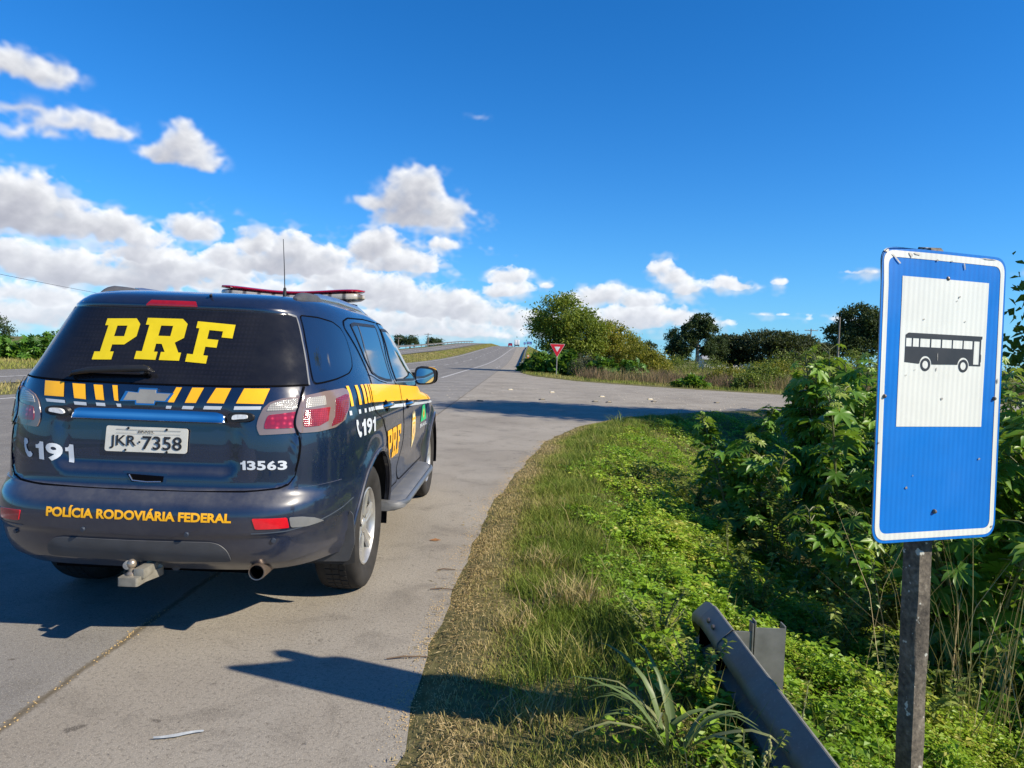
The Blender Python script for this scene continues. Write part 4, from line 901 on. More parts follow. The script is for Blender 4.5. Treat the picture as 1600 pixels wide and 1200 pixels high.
# ---- sides: doors, windows, stripes (both sides)
BELT = [(-.62,1.315),(-.513,1.324),(-.30,1.355)]
for sg in (1, -1):
    f = lambda pts: tagged(pts, sg)
    S = lambda *p: [('s', y, z) for y, z in p]
    # quarter window runs into the rear window
    qw = f([('r', .750, 1.302), ('r', .712, 1.40), ('r', .668, 1.53), ('r', .622, 1.652)] + S((-.545,1.664),(-.42,1.662),(-.27,1.645),(-.19,1.612),(-.165,1.56),(-.19,1.44),(-.235,1.385),(-.32,1.352),(-.50,1.325),(-.65,1.308))); qw = rpoly(qw, .035)
    skin('quarter_window', qw, GLASS, suv, .004, .008)
    ribbon('window_seal', qw, SEAM, suv, .007, .0052, closed=True)
    # doors
    rdo = f(S((-.09,1.66),(.02,1.683),(.45,1.695),(.86,1.690),(.80,1.45),(.76,1.28),(.93,1.17),(.96,1.02),(.95,.75),(.915,.60),(.93,.50),(.62,.50),(.47,.56),(.46,.72),(.39,.87),(.27,.985),(.06,1.09),(-.05,1.14),(.02,1.24),(.07,1.345),(-.02,1.50),(-.12,1.62))); rdo = rpoly(rdo, .045)
    rd_ = empty('rear_door'); rd_.parent = suv
    skin('door_panel', rdo, PAINT, rd_, .003, .006); ribbon('panel_gap', rdo, SEAM, rd_, .008, .0042, closed=True)
    fdo = f(S((.88,1.69),(1.25,1.688),(1.50,1.668),(1.80,1.58),(2.10,1.44),(2.36,1.27),(2.34,1.15),(2.26,.95),(2.24,.75),(2.20,.50),(1.00,.50),(.945,.53),(.93,.60),(.965,.75),(.975,1.02),(.945,1.17),(.775,1.28),(.815,1.45))); fdo = rpoly(fdo, .045)
    fd_ = empty('front_door'); fd_.parent = suv
    skin('door_panel', fdo, PAINT, fd_, .003, .006); ribbon('panel_gap', fdo, SEAM, fd_, .010, .0042, closed=True)
    # door windows with dark frames
    wp = f(S((.015,1.635),(.10,1.650),(.74,1.658),(.72,1.50),(.685,1.272),(.50,1.282),(.29,1.308),(.15,1.345),(.08,1.45))); wp = rpoly(wp, .025)
    w1 = skin('door_window', wp, GLASS, rd_, .006, .004); ribbon('window_frame', wp, BLACK, w1, .020, .0072, closed=True)
    ribbon('window_bar', f(S((.185,1.645),(.155,1.50),(.165,1.335))), GREYP, w1, .022, .0085)
    wp = f(S((.93,1.640),(1.25,1.640),(1.46,1.618),(1.74,1.525),(2.02,1.395),(2.24,1.245),(1.70,1.243),(.865,1.268),(.90,1.45))); wp = rpoly(wp, .025)
    w2 = skin('door_window', wp, GLASS, fd_, .006, .004); ribbon('window_frame', wp, BLACK, w2, .022, .0072, closed=True)
    ribbon('waist_trim', f(S((.06,1.335),(.15,1.322),(.29,1.290),(.50,1.266),(.755,1.256))), SILVER, rd_, .008, .0082)
    ribbon('waist_trim', f(S((.79,1.256),(1.7,1.230),(2.25,1.228))), SILVER, fd_, .008, .0082)
    # yellow and white side stripe
    zt1 = lambda y: np.interp(y, [-.5,-.1,.83,1.80,2.5,3.3], [1.283,1.281,1.236,1.180,1.135,1.07]); zb1 = lambda y: np.interp(y, [-.5,-.1,.90,1.90,2.6,3.4], [1.170,1.170,1.116,1.060,1.020,.975])
    wt = lambda y: np.interp(y, [-.5,0,.9,1.9,3.4], [1.147,1.140,1.092,1.040,.965]); wbm = lambda y: np.interp(y, [-.5,0,.9,1.9,3.4], [1.122,1.117,1.069,1.018,.945])
    def band(y0, y1, a, c, slant=0.):
        ys = np.linspace(y0, y1, max(2, int((y1-y0)/.05)+1)); return [(y, float(a(y))) for y in ys] + [(y, float(c(y))) for y in ys[::-1]]
    st = [(band(y0, y1, zt1, zb1), []) for y0, y1 in ((-.452,-.422),(-.322,-.285),(-.225,-.180),(-.150,-.100))]
    decal_poly('yellow_stripe', [(band(y, y+w, zt1, zb1), []) for y, w in ((-.448,.034),(-.325,.042),(-.225,.048),(-.150,.050))] + [(band(-.080, -.055, zt1, zb1), [])], YELLOW, suv, sg, .0042, .03)
    decal_poly('yellow_stripe', [(band(-.045, .93, zt1, zb1), [])], YELLOW, rd_, sg, .0068, .03)
    decal_poly('yellow_stripe', [(band(.955, 2.33, zt1, zb1), [])], YELLOW, fd_, sg, .0068, .03)
    decal_poly('yellow_stripe', [(band(2.352, 3.10, zt1, zb1), [])], YELLOW, suv, sg, .0042, .03)
    decal_poly('white_stripe', [(band(y, y+w, wt, wbm), []) for y, w in ((-.482,.032),(-.350,.034),(-.250,.036),(-.165,.04),(-.11,.04),(-.06,.03))], WHITE, suv, sg, .0042, .02)
    decal_poly('white_stripe', [(band(-.015, .945, wt, wbm), [])], WHITE, rd_, sg, .0068, .03); decal_poly('white_stripe', [(band(.972, 2.30, wt, wbm), [])], WHITE, fd_, sg, .0068, .03)
    decal_poly('white_stripe', [(band(2.325, 3.28, wt, wbm), [])], WHITE, suv, sg, .0042, .03)
    # door handles
    for root, yc, zc in ((rd_, .33, 1.118), (fd_, 1.16, 1.075)):
        n = 20; cup = [(yc + .055*math.cos(2*math.pi*k/n), zc + .040*math.sin(2*math.pi*k/n)) for k in range(n)]
        decal_poly('handle_recess', [(cup, [])], SEAM, root, sg, .0078, .03)
        pts = [on_surf(sg*u_of_y(yc + a, zc), zc, d) for a, d in ((-.105,.008),(-.095,.030),(-.03,.038),(.06,.038),(.095,.030),(.105,.008))]
        mb = MB(); mb.tube(pts, [.010,.013,.014,.014,.013,.010], 8); mb.build('door_handle', CHROME, root)
    # emergency number, letters, crest and warning sticker
    if sg > 0:
        tx = lambda a, b_, c, d: [a, b_, c, d]
        decal_poly('phone_symbol', [(ph([(-.405,1.090),(-.330,1.087),(-.330,.985),(-.405,.988)]), [])], WHITE, suv, sg, .0042, .015)
        decal_digits('lettering', '191', [(-.318,1.085),(-.035,1.078),(-.035,.990),(-.318,.988)], WHITE, suv, sg, off=.0042)
        prf = [glyph(c, [(y0,.945),(y1,.945),(y1,.735),(y0,.735)]) for c, y0, y1 in (('P',.34,.52),('R',.53,.70),('F',.715,.875))]
        decal_poly('lettering', prf, YELLOW, rd_, sg, .0068)
    else:
        decal_poly('phone_symbol', [(ph([(-.045,1.090),(-.120,1.087),(-.120,.985),(-.045,.988)]), [])], WHITE, suv, sg, .0042, .015)
        decal_digits('lettering', '191', [(-.135,1.085),(-.405,1.080),(-.405,.990),(-.135,.988)], WHITE, suv, sg, off=.0042)
        prf = [glyph(c, [(y0,.945),(y1,.945),(y1,.735),(y0,.735)]) for c, y0, y1 in (('P',.875,.715),('R',.70,.53),('F',.52,.34))]
        decal_poly('lettering', prf, YELLOW, rd_, sg, .0068)
    cr_ = [(1.44,.985),(1.475,.955),(1.505,1.0),(1.535,.955),(1.57,.985),(1.575,.925),(1.60,.90),(1.60,.80),(1.56,.74),(1.505,.675),(1.45,.74),(1.41,.80),(1.41,.90),(1.435,.925)]
    decal_poly('crest', [(cr_, [])], pmat('crest_cream', (.74,.62,.33), .45, var=.2, vscale=26) if 'crest_cream' not in MATS else MATS['crest_cream'], fd_, sg, .0068, .02)
    decal_poly('crest_band', [([(1.415,.935),(1.595,.935),(1.590,.915),(1.42,.915)], []), ([(1.435,.895),(1.575,.895),(1.575,.79),(1.505,.735),(1.435,.79)], [[(1.455,.88),(1.555,.88),(1.555,.80),(1.505,.757),(1.455,.80)]])], YELLOW, fd_, sg, .0078, .02)
    decal_poly('crest_figure', [([(1.505,.868),(1.525,.83),(1.505,.785),(1.485,.83)], [])], pmat('crest_red', (.25,.05,.03), .5) if 'crest_red' not in MATS else MATS['crest_red'], fd_, sg, .0078, .02)
    tr = [(2.02,1.0),(2.16,1.0),(2.27,.855),(1.91,.855)]
    tri_ = decal_poly('warning_sticker', [(tr, [])], pmat('sticker_green', (.02,.42,.16), .4) if 'sticker_green' not in MATS else MATS['sticker_green'], fd_, sg, .0068, .02)
    decal_poly('sticker_diamond', [([(2.09,.97),(2.145,.92),(2.09,.868),(2.035,.92)], [])], YELLOW, tri_, sg, .0078, .02)
    decal_poly('sticker_dot', [([(2.09+.016*math.cos(a), .92+.020*math.sin(a)) for a in [k*.628 for k in range(10)]], [])], INK, tri_, sg, .0086, .02)
    decal_text('lettering', 'BRASIL', [(1.87,.84),(2.32,.832),(2.32,.80),(1.87,.806)] if sg > 0 else [(2.32,.84),(1.87,.832),(1.87,.80),(2.32,.806)], WHITE, fd_, sg, .02, .0068, step=.4)
    # wheel arch lips
    for wy in WHEELS_Y:
        a = np.linspace(R_(-2), R_(182), 40); pts = []
        for q in a:
            y, z = wy + (AR+.002)*math.cos(q), AZC + (AR+.002)*math.sin(q); p = on_surf(sg*u_of_y(y, max(z, .37)), max(z, .37), .002); pts.append(p)
        mb = MB(); mb.tube(pts, .011, 8); mb.build('wheel_arch_lip', PAINT, suv)
    # running board
    prof = [(.86,.40),(.86,.455),(.90,.462),(1.00,.462),(1.045,.452),(1.062,.432),(1.058,.410),(1.03,.398)]
    rb = MB(); rings = []
    for y, k in ((.40,.0),(.405,.55),(.43,.80),(.49,.98),(.55,1.),(1.90,1.),(1.98,.97),(2.05,.80),(2.08,.5),(2.085,0)):
        rings.append([(sg*(.86 + (x-.86)*(.0+k)), y, z + (.012*(y-1.2)/.8)) for x, z in prof])
    rb.loft(rings, closed=True, caps=True); board = rb.build('running_board', pmat('board_grey', (.12,.122,.125), .55, var=.2, vscale=9) if 'board_grey' not in MATS else MATS['board_grey'], suv)
    mb = MB(); mb.tube([(sg*x, y, z + .012*(y-1.2)/.8) for x, y, z in ((.90,.425,.440),(.985,.45,.440),(1.04,.50,.438),(1.058,.58,.436),(1.060,1.86,.436),(1.045,1.95,.437),(.98,2.03,.44),(.90,2.06,.44))], .020, 10); mb.build('board_edge', pmat('board_rubber', (.09,.10,.115), .35, var=.15), board)
    # mud flap
    mb = MB(); fl = [(.66,.295),(.91,.305),(.945,.42),(.935,.58),(.915,.60),(.86,.40),(.72,.36)]
    mb.prism(rpoly(fl, .02), lambda x, z: (sg*x, -.505 - (z-.3)*.12, z), lambda x, z: (sg*x, -.495 - (z-.3)*.12, z)); mb.build('mud_flap', GREYP, suv)
    # door mirror
    mr = MB(); rings = []
    oval = lambda hx, hz, n=24: [(hx*math.copysign(abs(math.cos(2*math.pi*k/n))**.55, math.cos(2*math.pi*k/n)), hz*math.copysign(abs(math.sin(2*math.pi*k/n))**.6, math.sin(2*math.pi*k/n))) for k in range(n)]
    for y, s in ((2.02,.97),(2.035,1.),(2.10,.97),(2.17,.82),(2.21,.55),(2.225,.2)):
        rings.append([(sg*(.962 + x*s + .05*(1-s)), y, 1.268 + z*s*(1-.12*(x/.105))) for x, z in oval(.100,.082)])
    mr.loft(rings); mir = mr.build('door_mirror', BLACK, suv)
    mr = MB(); rings = [[(sg*(.975 + x*s), y, 1.272 + z*s*(1-.12*(x/.105))) for x, z in oval(.098,.080)] for y, s in ((2.055,1.02),(2.11,.99),(2.18,.84),(2.222,.57),(2.238,.2))]
    mr.loft(rings, caps=False); mr.build('mirror_shell', CHROME, mir)
    gl_ = MB(); pts = [(sg*(.962 + x), 2.017 - .0, 1.268 + z*(1-.12*(x/.105))) for x, z in oval(.080,.066)]; gl_.add(pts, [tuple(range(len(pts)))]); gl_.add([(x, y+.004, z) for x, y, z in pts], [tuple(range(len(pts)))]); gl_.build('mirror_glass', pmat('mirror_silver', (.55,.66,.70), .03, metal=1.) if 'mirror_silver' not in MATS else MATS['mirror_silver'], mir)
    mb = MB(); mb.tube([(sg*.86, 2.13, 1.225), (sg*.93, 2.11, 1.225)], [.035,.03], 10); mb.build('mirror_arm', BLACK, mir)
    # roof rail: black feet, silver bar
    def rail_pt(y): return sg*np.interp(y, [-.45,-.2,.4,1.0,1.45], [.545,.552,.560,.556,.540]), float(np.interp(y, [-.45,-.2,.4,1.0,1.45], [1.770,1.782,1.789,1.778,1.735]))
    rl = MB(); ys = np.linspace(-.06, 1.36, 26); rings = []
    for y in ys:
        x, z = rail_pt(y); e = min(1, (y+.16)/.12, (1.42-y)/.12); rings.append([(x + .022*math.cos(a)*1, y, z + .012*e + (.016 + .016*e)*math.sin(a)) for a in [2*math.pi*k/10 for k in range(10)]])
    rl.loft(rings); rail = rl.build('roof_rail', SILVER, suv)
    for yc0, yc1 in ((-.42,.06),(1.22,1.45)):
        rl = MB(); rings = []
        for k in range(13):
            y = yc0 + (yc1-yc0)*k/12; x, z = rail_pt(y); e = min(1., (k/12)/.22, (1-k/12)/.30)**.7
            rings.append([(x + .036*(.4+.6*e)*math.cos(a), y, z - .010 + (.006 + .038*e)*math.copysign(abs(max(-.5, math.sin(a)))**.6, math.sin(a))) for a in [2*math.pi*q/12 for q in range(12)]])
        rl.loft(rings); rl.build('rail_foot', GREYP, rail)
# windscreen and bonnet seam, headlights (front, unseen in the photo but part of the car)
ws = [(a*S_, z) for a, z in ((.985,1.25),(1.0,1.25))]
uw = lambda x, z: 1 - (u_of_front(x, z))
def u_of_front(x, z):
    j = int(np.clip(np.searchsorted(ZS, z), 0, len(ZS)-1)); xx = GX[j][::-1][:NU//3]; xx = np.maximum.accumulate(xx); return float(np.interp(abs(x), xx, np.arange(len(xx))))/(NU-1)
for sg in (1, -1):
    wsp = [(sg*(1-u_of_front(x, z))*S_, z) for x, z in ((.0015,1.20),(.35,1.20),(.74,1.20),(.70,1.35),(.64,1.5),(.57,1.66),(.3,1.68),(.0015,1.685))]
    skin('windscreen', wsp, GLASS, suv, .004, .006)
    hl = [(sg*(1-u_of_front(x, z))*S_, z) for x, z in ((.50,.80),(.84,.86),(.86,.98),(.72,.97),(.52,.90))]
    skin('headlight', hl, MATS['lamp_clear'], suv, .006, .006, rnd=.02)
# ---- wheels
def wheel(x, y, sg):
    root = empty('wheel', (x, y, .385)); root.parent = suv
    ty = MB(); R = .385; w = .128
    ty.lathe([(.232, -w*.72), (.250, -w*.86), (.315, -w*1.02), (.350, -w*1.0), (.372, -w*.90), (.381, -w*.74), (R, -w*.5), (R, w*.5), (.381, w*.74), (.372, w*.90), (.350, w*1.0), (.315, w*1.02), (.250, w*.86), (.232, w*.72)], 'X', 64)
    tyre = ty.build('tyre', RUBBER, root)
    # tread blocks between four grooves
    tb = MB()
    for bx in (-.088, -.042, 0, .042, .088):
        nb = 52
        for k in range(nb):
            a0 = 2*math.pi*(k + (.25 if bx > 0 else 0) + .5*(abs(bx) > .05))/nb; a1 = a0 + 2*math.pi/nb*.80
            r0 = R-.006 - (.010 if abs(bx) > .06 else 0); r1 = R+.004 - (.007 if abs(bx) > .06 else 0); hw_ = .0185
            vs = []
            for a in (a0, a1):
                for xx in (bx-hw_, bx+hw_):
                    for r in (r0, r1 - (.006 if abs(xx) > .10 else 0)): vs.append((xx, r*math.cos(a), r*math.sin(a)))
            tb.add(vs, [(0,1,3,2),(4,6,7,5),(1,5,7,3),(0,2,6,4),(0,4,5,1),(2,3,7,6)])
    tb.build('tread', RUBBER, tyre)
    rm = MB(); s = sg
    rm.lathe([(.236, s*.098), (.240, s*.106), (.232, s*.110), (.222, s*.100), (.216, s*.070), (.212, -s*.06), (.232, -s*.09)], 'X', 48)
    rim = rm.build('rim', ALLOY, root)
    hd = MB(); hd.lathe([(.0001, s*.035), (.155, s*.030), (.21, s*.0)], 'X', 32); hd.build('brake_disc', pmat('brake_dark', (.035,.032,.030), .6, metal=.4) if 'brake_dark' not in MATS else MATS['brake_dark'], root)
    sk = MB()
    for k in range(6):
        a = 2*math.pi*k/6 + .3; c, q = math.cos(a), math.sin(a); rings = []
        for r, hw_, dx, th in ((.040,.030,.082,.030), (.080,.026,.090,.030), (.140,.028,.094,.028), (.190,.036,.098,.024), (.224,.046,.100,.020)):
            rings.append([(s*(dx + ax*th), r*c - t_*hw_*q, r*q + t_*hw_*c) for t_, ax in ((-1,-.9),(-.95,-.15),(-.55,0),(-.2,-.22),(.2,-.22),(.55,0),(.95,-.15),(1,-.9))])
        sk.loft(rings, closed=True, caps=True)
    sk.lathe([(.0001, s*.098), (.026, s*.098), (.034, s*.092), (.046, s*.086), (.052, s*.05)], 'X', 24)
    sk.build('spokes', ALLOY, rim)
    for k in range(6):
        a = 2*math.pi*(k+.5)/6 + .3; ln = MB(); ln.lathe([(.0001, s*.088), (.009, s*.086), (.010, s*.06)], 'X', 8, (0, .062*math.cos(a), .062*math.sin(a))); ln.build('wheel_nut', MATS['brake_dark'], rim)
for wy in WHEELS_Y:
    for sg in (1, -1): wheel(sg*.792, wy, sg)
mb = MB(); mb.tube([(-.7,0,.36),(-.14,0,.36),(0,0,.36),(.14,0,.36),(.7,0,.36)], [.05,.05,.12,.05,.05], 12); mb.build('rear_axle', BLACK, suv)
# ---- exhaust, tow hitch, hitch loop
mb = MB(); mb.lathe([(.034,-.97),(.040,-.972),(.042,-.96),(.042,-.70),(.03,-.45)], 'Y', 20, (.565, 0, .375)); ex_ = mb.build('exhaust_pipe', pmat('exhaust_steel', (.26,.20,.16), .38, metal=.85, var=.3), suv)
mb = MB(); mb.lathe([(.034,-.972),(.033,-.80),(.0001,-.80)], 'Y', 20, (.565, 0, .375)); mb.build('exhaust_bore', SEAM, ex_)
HX = .005
hitch = empty('tow_hitch'); hitch.parent = suv; hitch.scale = (.86, .86, .86); hitch.location = (HX*.14, -1.1*.14 + .06, .36*.14 + .02)
galv = pmat('weathered_galvanised', (.25,.235,.195), .5, metal=.35, var=.22, vscale=22, bump=.2, bscale=120)
mb = MB(); mb.box((HX+.045, -.98, .365), (.060,.36,.056), bev=.006)
arm = [(-.052,-1.20),(.052,-1.20),(.060,-1.19),(.060,-1.11),(.088,-1.0),(.088,-.96),(-.01,-.96),(-.052,-1.05)]
mb.prism(rpoly(arm, .012), lambda x, y: (HX+x, y, .305), lambda x, y: (HX+x, y, .352)); mb.build('tow_bar', galv, hitch)
mb = MB(); mb.add([(HX+.02,-1.1,.352),(HX+.09,-.98,.352),(HX+.09,-.98,.40),(HX+.03,-1.04,.40),(HX+.03,-.98,.40)], [(0,1,2,3),(3,2,4)]); mb.build('tow_gusset', galv, hitch)
mb = MB(); mb.lathe([(.026,.352),(.026,.362),(.016,.372),(.015,.392),(.021,.400),(.0255,.414),(.021,.430),(.011,.439),(.0001,.441)], 'Z', 20, (HX-.005, -1.14, 0)); mb.build('tow_ball', pmat('worn_ball', (.42,.35,.27), .35, metal=.7, var=.2, vscale=30), hitch)
mb = MB(); mb.lathe([(.0001,-.052),(.022,-.05),(.026,-.04),(.026,0.)], 'Y', 16, (HX-.062, -1.04, .385)); mb.box((HX-.062,-1.0,.385),(.05,.03,.055),bev=.006); mb.build('trailer_socket', pmat('socket_grey', (.27,.27,.26), .5), hitch)
mb = MB(); lo = [(.13,.42),(.185,.42),(.185,.345),(.172,.325),(.145,.325),(.13,.345)]
mb.prism(rpoly(lo, .01), lambda x, z: (x, -.955, z), lambda x, z: (x, -.945, z)); mb.build('tow_eye', GREYP, hitch)
mb = MB(); mb.box((-.10,-.80,.43),(.9,.10,.09),bev=.01); mb.build('tow_beam', BLACK, hitch)
# ---- light bar: wavy red top over a clear base, on two feet
lb = empty('light_bar'); lb.parent = suv
m, t, b = newmat('bar_red'); b.inputs['Base Color'].default_value = (.33,.006,.022,1); b.inputs['Roughness'].default_value = .14; b.inputs['Coat Weight'].default_value = 1.
t.set(b.inputs['Base Color'], t.ramp(t.noise(t.coord('Object'), 18, 4), [(.3, (.25,.004,.016)), (.7, (.42,.010,.030))]))
m, t, b = newmat('bar_clear'); co = t.coord('Object'); sp = t.nt.nodes.new('ShaderNodeSeparateXYZ'); t.set(sp.inputs[0], co)
t.set(b.inputs['Base Color'], t.mix(t.ramp(t.math('FRACT', t.math('MULTIPLY', sp.outputs[0], 9.)), [(.0, 0.), (.12, 1.), (.75, 1.), (.86, 0.)]), (.10,.085,.07), (.42,.38,.32))); b.inputs['Roughness'].default_value = .18; b.inputs['Coat Weight'].default_value = .8
def bar_shape(z0, z1, w, lift):
    rings = []
    for k in range(29):
        a = -1 + 2*k/28; x = a*.572; e = (1-abs(a)**8)**.5 if abs(a) < 1 else .0; e = max(e, .10)
        wv = .012*math.cos(a*math.pi*1.0)*-1 + .012*abs(a)**2 + .008*math.sin(a*3.2)*0
        d = w*(.78 + .22*abs(a)**1.5)*e; ring = []
        for q in range(16):
            th = 2*math.pi*q/16; cy_, cz_ = math.cos(th), math.sin(th)
            ring.append((x, 1.22 + d*math.copysign(abs(cy_)**.6, cy_), (z0+z1)/2 + lift*wv + (z1-z0)/2*math.copysign(abs(cz_)**.6, cz_)*(.35+.65*e)))
        rings.append(ring)
    return rings
mb = MB(); mb.loft(bar_shape(1.846, 1.919, .149, .8)); mb.build('clear_lens', MATS['bar_clear'], lb)
mb = MB(); mb.loft(bar_shape(1.910, 1.941, .152, 1.)); mb.build('red_cover', MATS['bar_red'], lb)
mb = MB(); mb.box((0,1.22,1.840),(1.0,.14,.012),bev=.004); mb.box((-.42,1.22,1.815),(.10,.12,.05),bev=.01); mb.box((.42,1.22,1.815),(.10,.12,.05),bev=.01); mb.build('bar_base', BLACK, lb)
# ---- aerial
an = empty('aerial'); an.parent = suv
mb = MB(); mb.lathe([(.030,0),(.028,.012),(.012,.022),(.009,.075),(.004,.08)], 'Z', 14, (.325, .06, 1.786)); mb.build('aerial_base', BLACK, an)
mb = MB(); mb.tube([(.325,.06,1.85),(.322,.05,2.0),(.317,.035,2.165)], [.0034,.0026,.0020], 6); mb.build('whip', BLACK, an)
mb = MB(); p0 = Vector((.155,-.60,1.742)); mb.tube([p0, p0+Vector((.02,-.06,.008)), p0+Vector((.035,-.085,.012))], [.010,.008,.005], 8); mb.build('washer_nozzle', BLACK, suv)
# ================================================================== bus stop sign
GZ1 = lambda x, y: float(ground_z(np.array([float(x)]), np.array([float(y)]))[0])
m, t, b = newmat('sign_blue'); co = t.coord('Object'); sp = t.nt.nodes.new('ShaderNodeSeparateXYZ'); t.set(sp.inputs[0], co)
def ribs(t, co):
    mp = t.nt.nodes.new('ShaderNodeTexWave'); mp.bands_direction = 'X'; mp.inputs['Scale'].default_value = 15.5; mp.inputs['Distortion'].default_value = .4; t.set(mp.inputs['Vector'], co); return mp.outputs['Fac']
def scuffs(t, co, col, dirt):
    col = t.mix(t.ramp(t.noise(co, 16, 3, .5, .2), [(.78, 0.), (.81, .8)]), col, dirt)
    return t.mix(t.ramp(t.noise(co, 3.2, 6, .7), [(.45, 0.), (.8, .22)]), col, dirt)
t.set(b.inputs['Base Color'], scuffs(t, co, t.ramp(t.noise(co, 2.5, 4), [(.3, (.0,.135,.50)), (.7, (.0,.162,.57))]), (.03,.10,.24)))
t.set(b.inputs['Roughness'], t.ramp(t.noise(co, 5, 5), [(.3, .32), (.7, .5)])); t.set(b.inputs['Normal'], t.bump(ribs(t, co), .11, .004)); b.inputs['Specular IOR Level'].default_value = .3
m, t, b = newmat('sign_white'); co = t.coord('Object')
t.set(b.inputs['Base Color'], scuffs(t, co, t.ramp(t.noise(co, 2.2, 4), [(.3, (.60,.615,.57)), (.7, (.69,.70,.65))]), (.30,.28,.24)))
t.set(b.inputs['Roughness'], t.ramp(t.noise(co, 5, 5), [(.3, .35), (.7, .55)])); t.set(b.inputs['Normal'], t.bump(ribs(t, co), .11, .004)); b.inputs['Coat Weight'].default_value = .3
pmat('sign_black', (.022,.023,.027), .45, var=.2)
pmat('sign_back', (.30,.31,.32), .5, metal=.5, var=.15)
m, t, b = newmat('post_concrete'); co = t.coord('Object'); big = t.noise(co, 5, 6, .65); sm = t.noise(co, 55, 4, .6)
c0 = t.ramp(t.math('ADD', t.math('MULTIPLY', big, .5), t.math('MULTIPLY', sm, .5)), [(.36, (.038,.032,.026)), (.52, (.115,.096,.073)), (.72, (.27,.235,.185))])
t.set(b.inputs['Base Color'], t.mix(t.ramp(t.noise(co, 34, 2, .5), [(.66, 0.), (.70, .85)]), c0, (.50,.50,.44))); b.inputs['Roughness'].default_value = .93
t.set(b.inputs['Normal'], t.bump(t.math('ADD', sm, big), .6, .006))
S0 = Vector((1.155, 2.27, .926)); SA = Vector((.51, .175, .0)).normalized(); SB = Vector((-.0207, 0, 1)).normalized(); SN = SA.cross(SB).normalized()
kx, kz = .539/.52, .960/.925
pb = Vector((1.400, 2.385, 0)); pb.z = -.62
bus_sign = empty('bus_stop_sign', pb, 'blue bus stop sign with white panel and black bus pictogram on a grey square post', 'road sign')
def spt(a, bb, off): return S0 + SA*(a*kx) + SB*(bb*kz) + SN*off - pb
W_, H_ = .52, .925
outer = rpoly([(0,0),(W_,0),(W_,H_),(0,H_)], .052, 7)
def sign_layer(name, polys, mat, off, parent=bus_sign, thick=0.):
    V, F = poly_arrays(polys, .06)
    def bend(a, z): return -.010*max(0, (z-.80)/.125)**2*max(0, 1-a/.2) - .004*math.sin(a/W_*math.pi)*math.sin(z*5)
    P = np.array([spt(a, z, off + bend(a, z)) for a, z in V]); c = np.cross(P[F[0,1]]-P[F[0,0]], P[F[0,2]]-P[F[0,0]])
    if c @ np.array(SN) < 0: F = F[:, ::-1]
    return np_mesh(name, P, F, mat, parent, smooth=True)
panel = sign_layer('panel', [(outer, [])], MATS['sign_blue'], 0)
sign_layer('panel_back', [(outer, [])], MATS['sign_back'], -.004)
mb = MB(); n = len(outer); A = [spt(a, z, 0) for a, z in outer]; B = [spt(a, z, -.004) for a, z in outer]; mb.add(A+B, [(i, (i+1) % n, n+(i+1) % n, n+i) for i in range(n)]); mb.build('panel_edge', MATS['sign_back'], panel)
bo = rpoly([(.0085,.0095),(W_-.0085,.0095),(W_-.0085,H_-.0095),(.0085,H_-.0095)], .045, 7); bi = rpoly([(.0262,.0305),(W_-.0262,.0305),(W_-.0262,H_-.0305),(.0262,H_-.0305)], .030, 7)
sign_layer('border', [(bo, [bi])], MATS['sign_white'], .0010)
sign_layer('white_panel', [([(.080,.368),(.440,.368),(.443,.838),(.080,.838)], [])], MATS['sign_white'], .0010)
cir = lambda x, z, r, n=22: [(x + r*math.cos(2*math.pi*k/n), z + r*1.02*math.sin(2*math.pi*k/n)) for k in range(n)]
body = [(.102,.6570),(.1125,.6635),(.425,.6635),(.425,.655),(.421,.652),(.421,.606),(.4235,.602),(.4235,.580),(.421,.578),(.4225,.5665),(.373,.5665)]
a_ = np.linspace(R_(5), R_(175), 12); body += [(.348 + .0255*math.cos(q), .5665 + .0265*math.sin(q)) for q in a_] + [(.214,.5665)] + [(.188 + .0255*math.cos(q), .5665 + .0265*math.sin(q)) for q in a_] + [(.160,.5675),(.102,.5715)]
wins = [(.1045,.1285),(.1325,.158),(.162,.2035),(.2075,.249),(.253,.295),(.299,.341),(.345,.3845)]
holes = [[(x0,.6205),(x1,.6205),(x1,.6475),(x0,.6475)] for x0, x1 in wins] + [[(.390,.5715),(.4155,.5715),(.4155,.6475),(.390,.6475)]]
pic = sign_layer('bus_pictogram', [(body, holes)], MATS['sign_black'], .0020)
for x in (.188, .348): sign_layer('pictogram_wheel', [(cir(x, .5655, .0205), [cir(x, .5655, .0125)])], MATS['sign_black'], .0020, pic)
bolt_m = pmat('rusty_bolt', (.17,.14,.12), .45, metal=.6, var=.4, vscale=90)
for a, z, r in ((.265,.841,.0085),(.0265,.463,.007),(.490,.462,.007),(.251,.094,.0078)):
    mb = MB(); c = spt(a, z, 0); Mx = Matrix((SA, SB, SN)).transposed()
    pr = [(.0001,.0085),(r*.55,.0075),(r*.9,.004),(r,.0005),(r,-.004)]; vs = [c + Mx @ Vector((q*math.cos(k*.5236), q*math.sin(k*.5236), h)) for q, h in pr for k in range(12)]
    mb.add(vs, [(i*12+k, i*12+(k+1) % 12, (i+1)*12+(k+1) % 12, (i+1)*12+k) for i in range(4) for k in range(12)], True); mb.build('bolt', bolt_m, bus_sign)
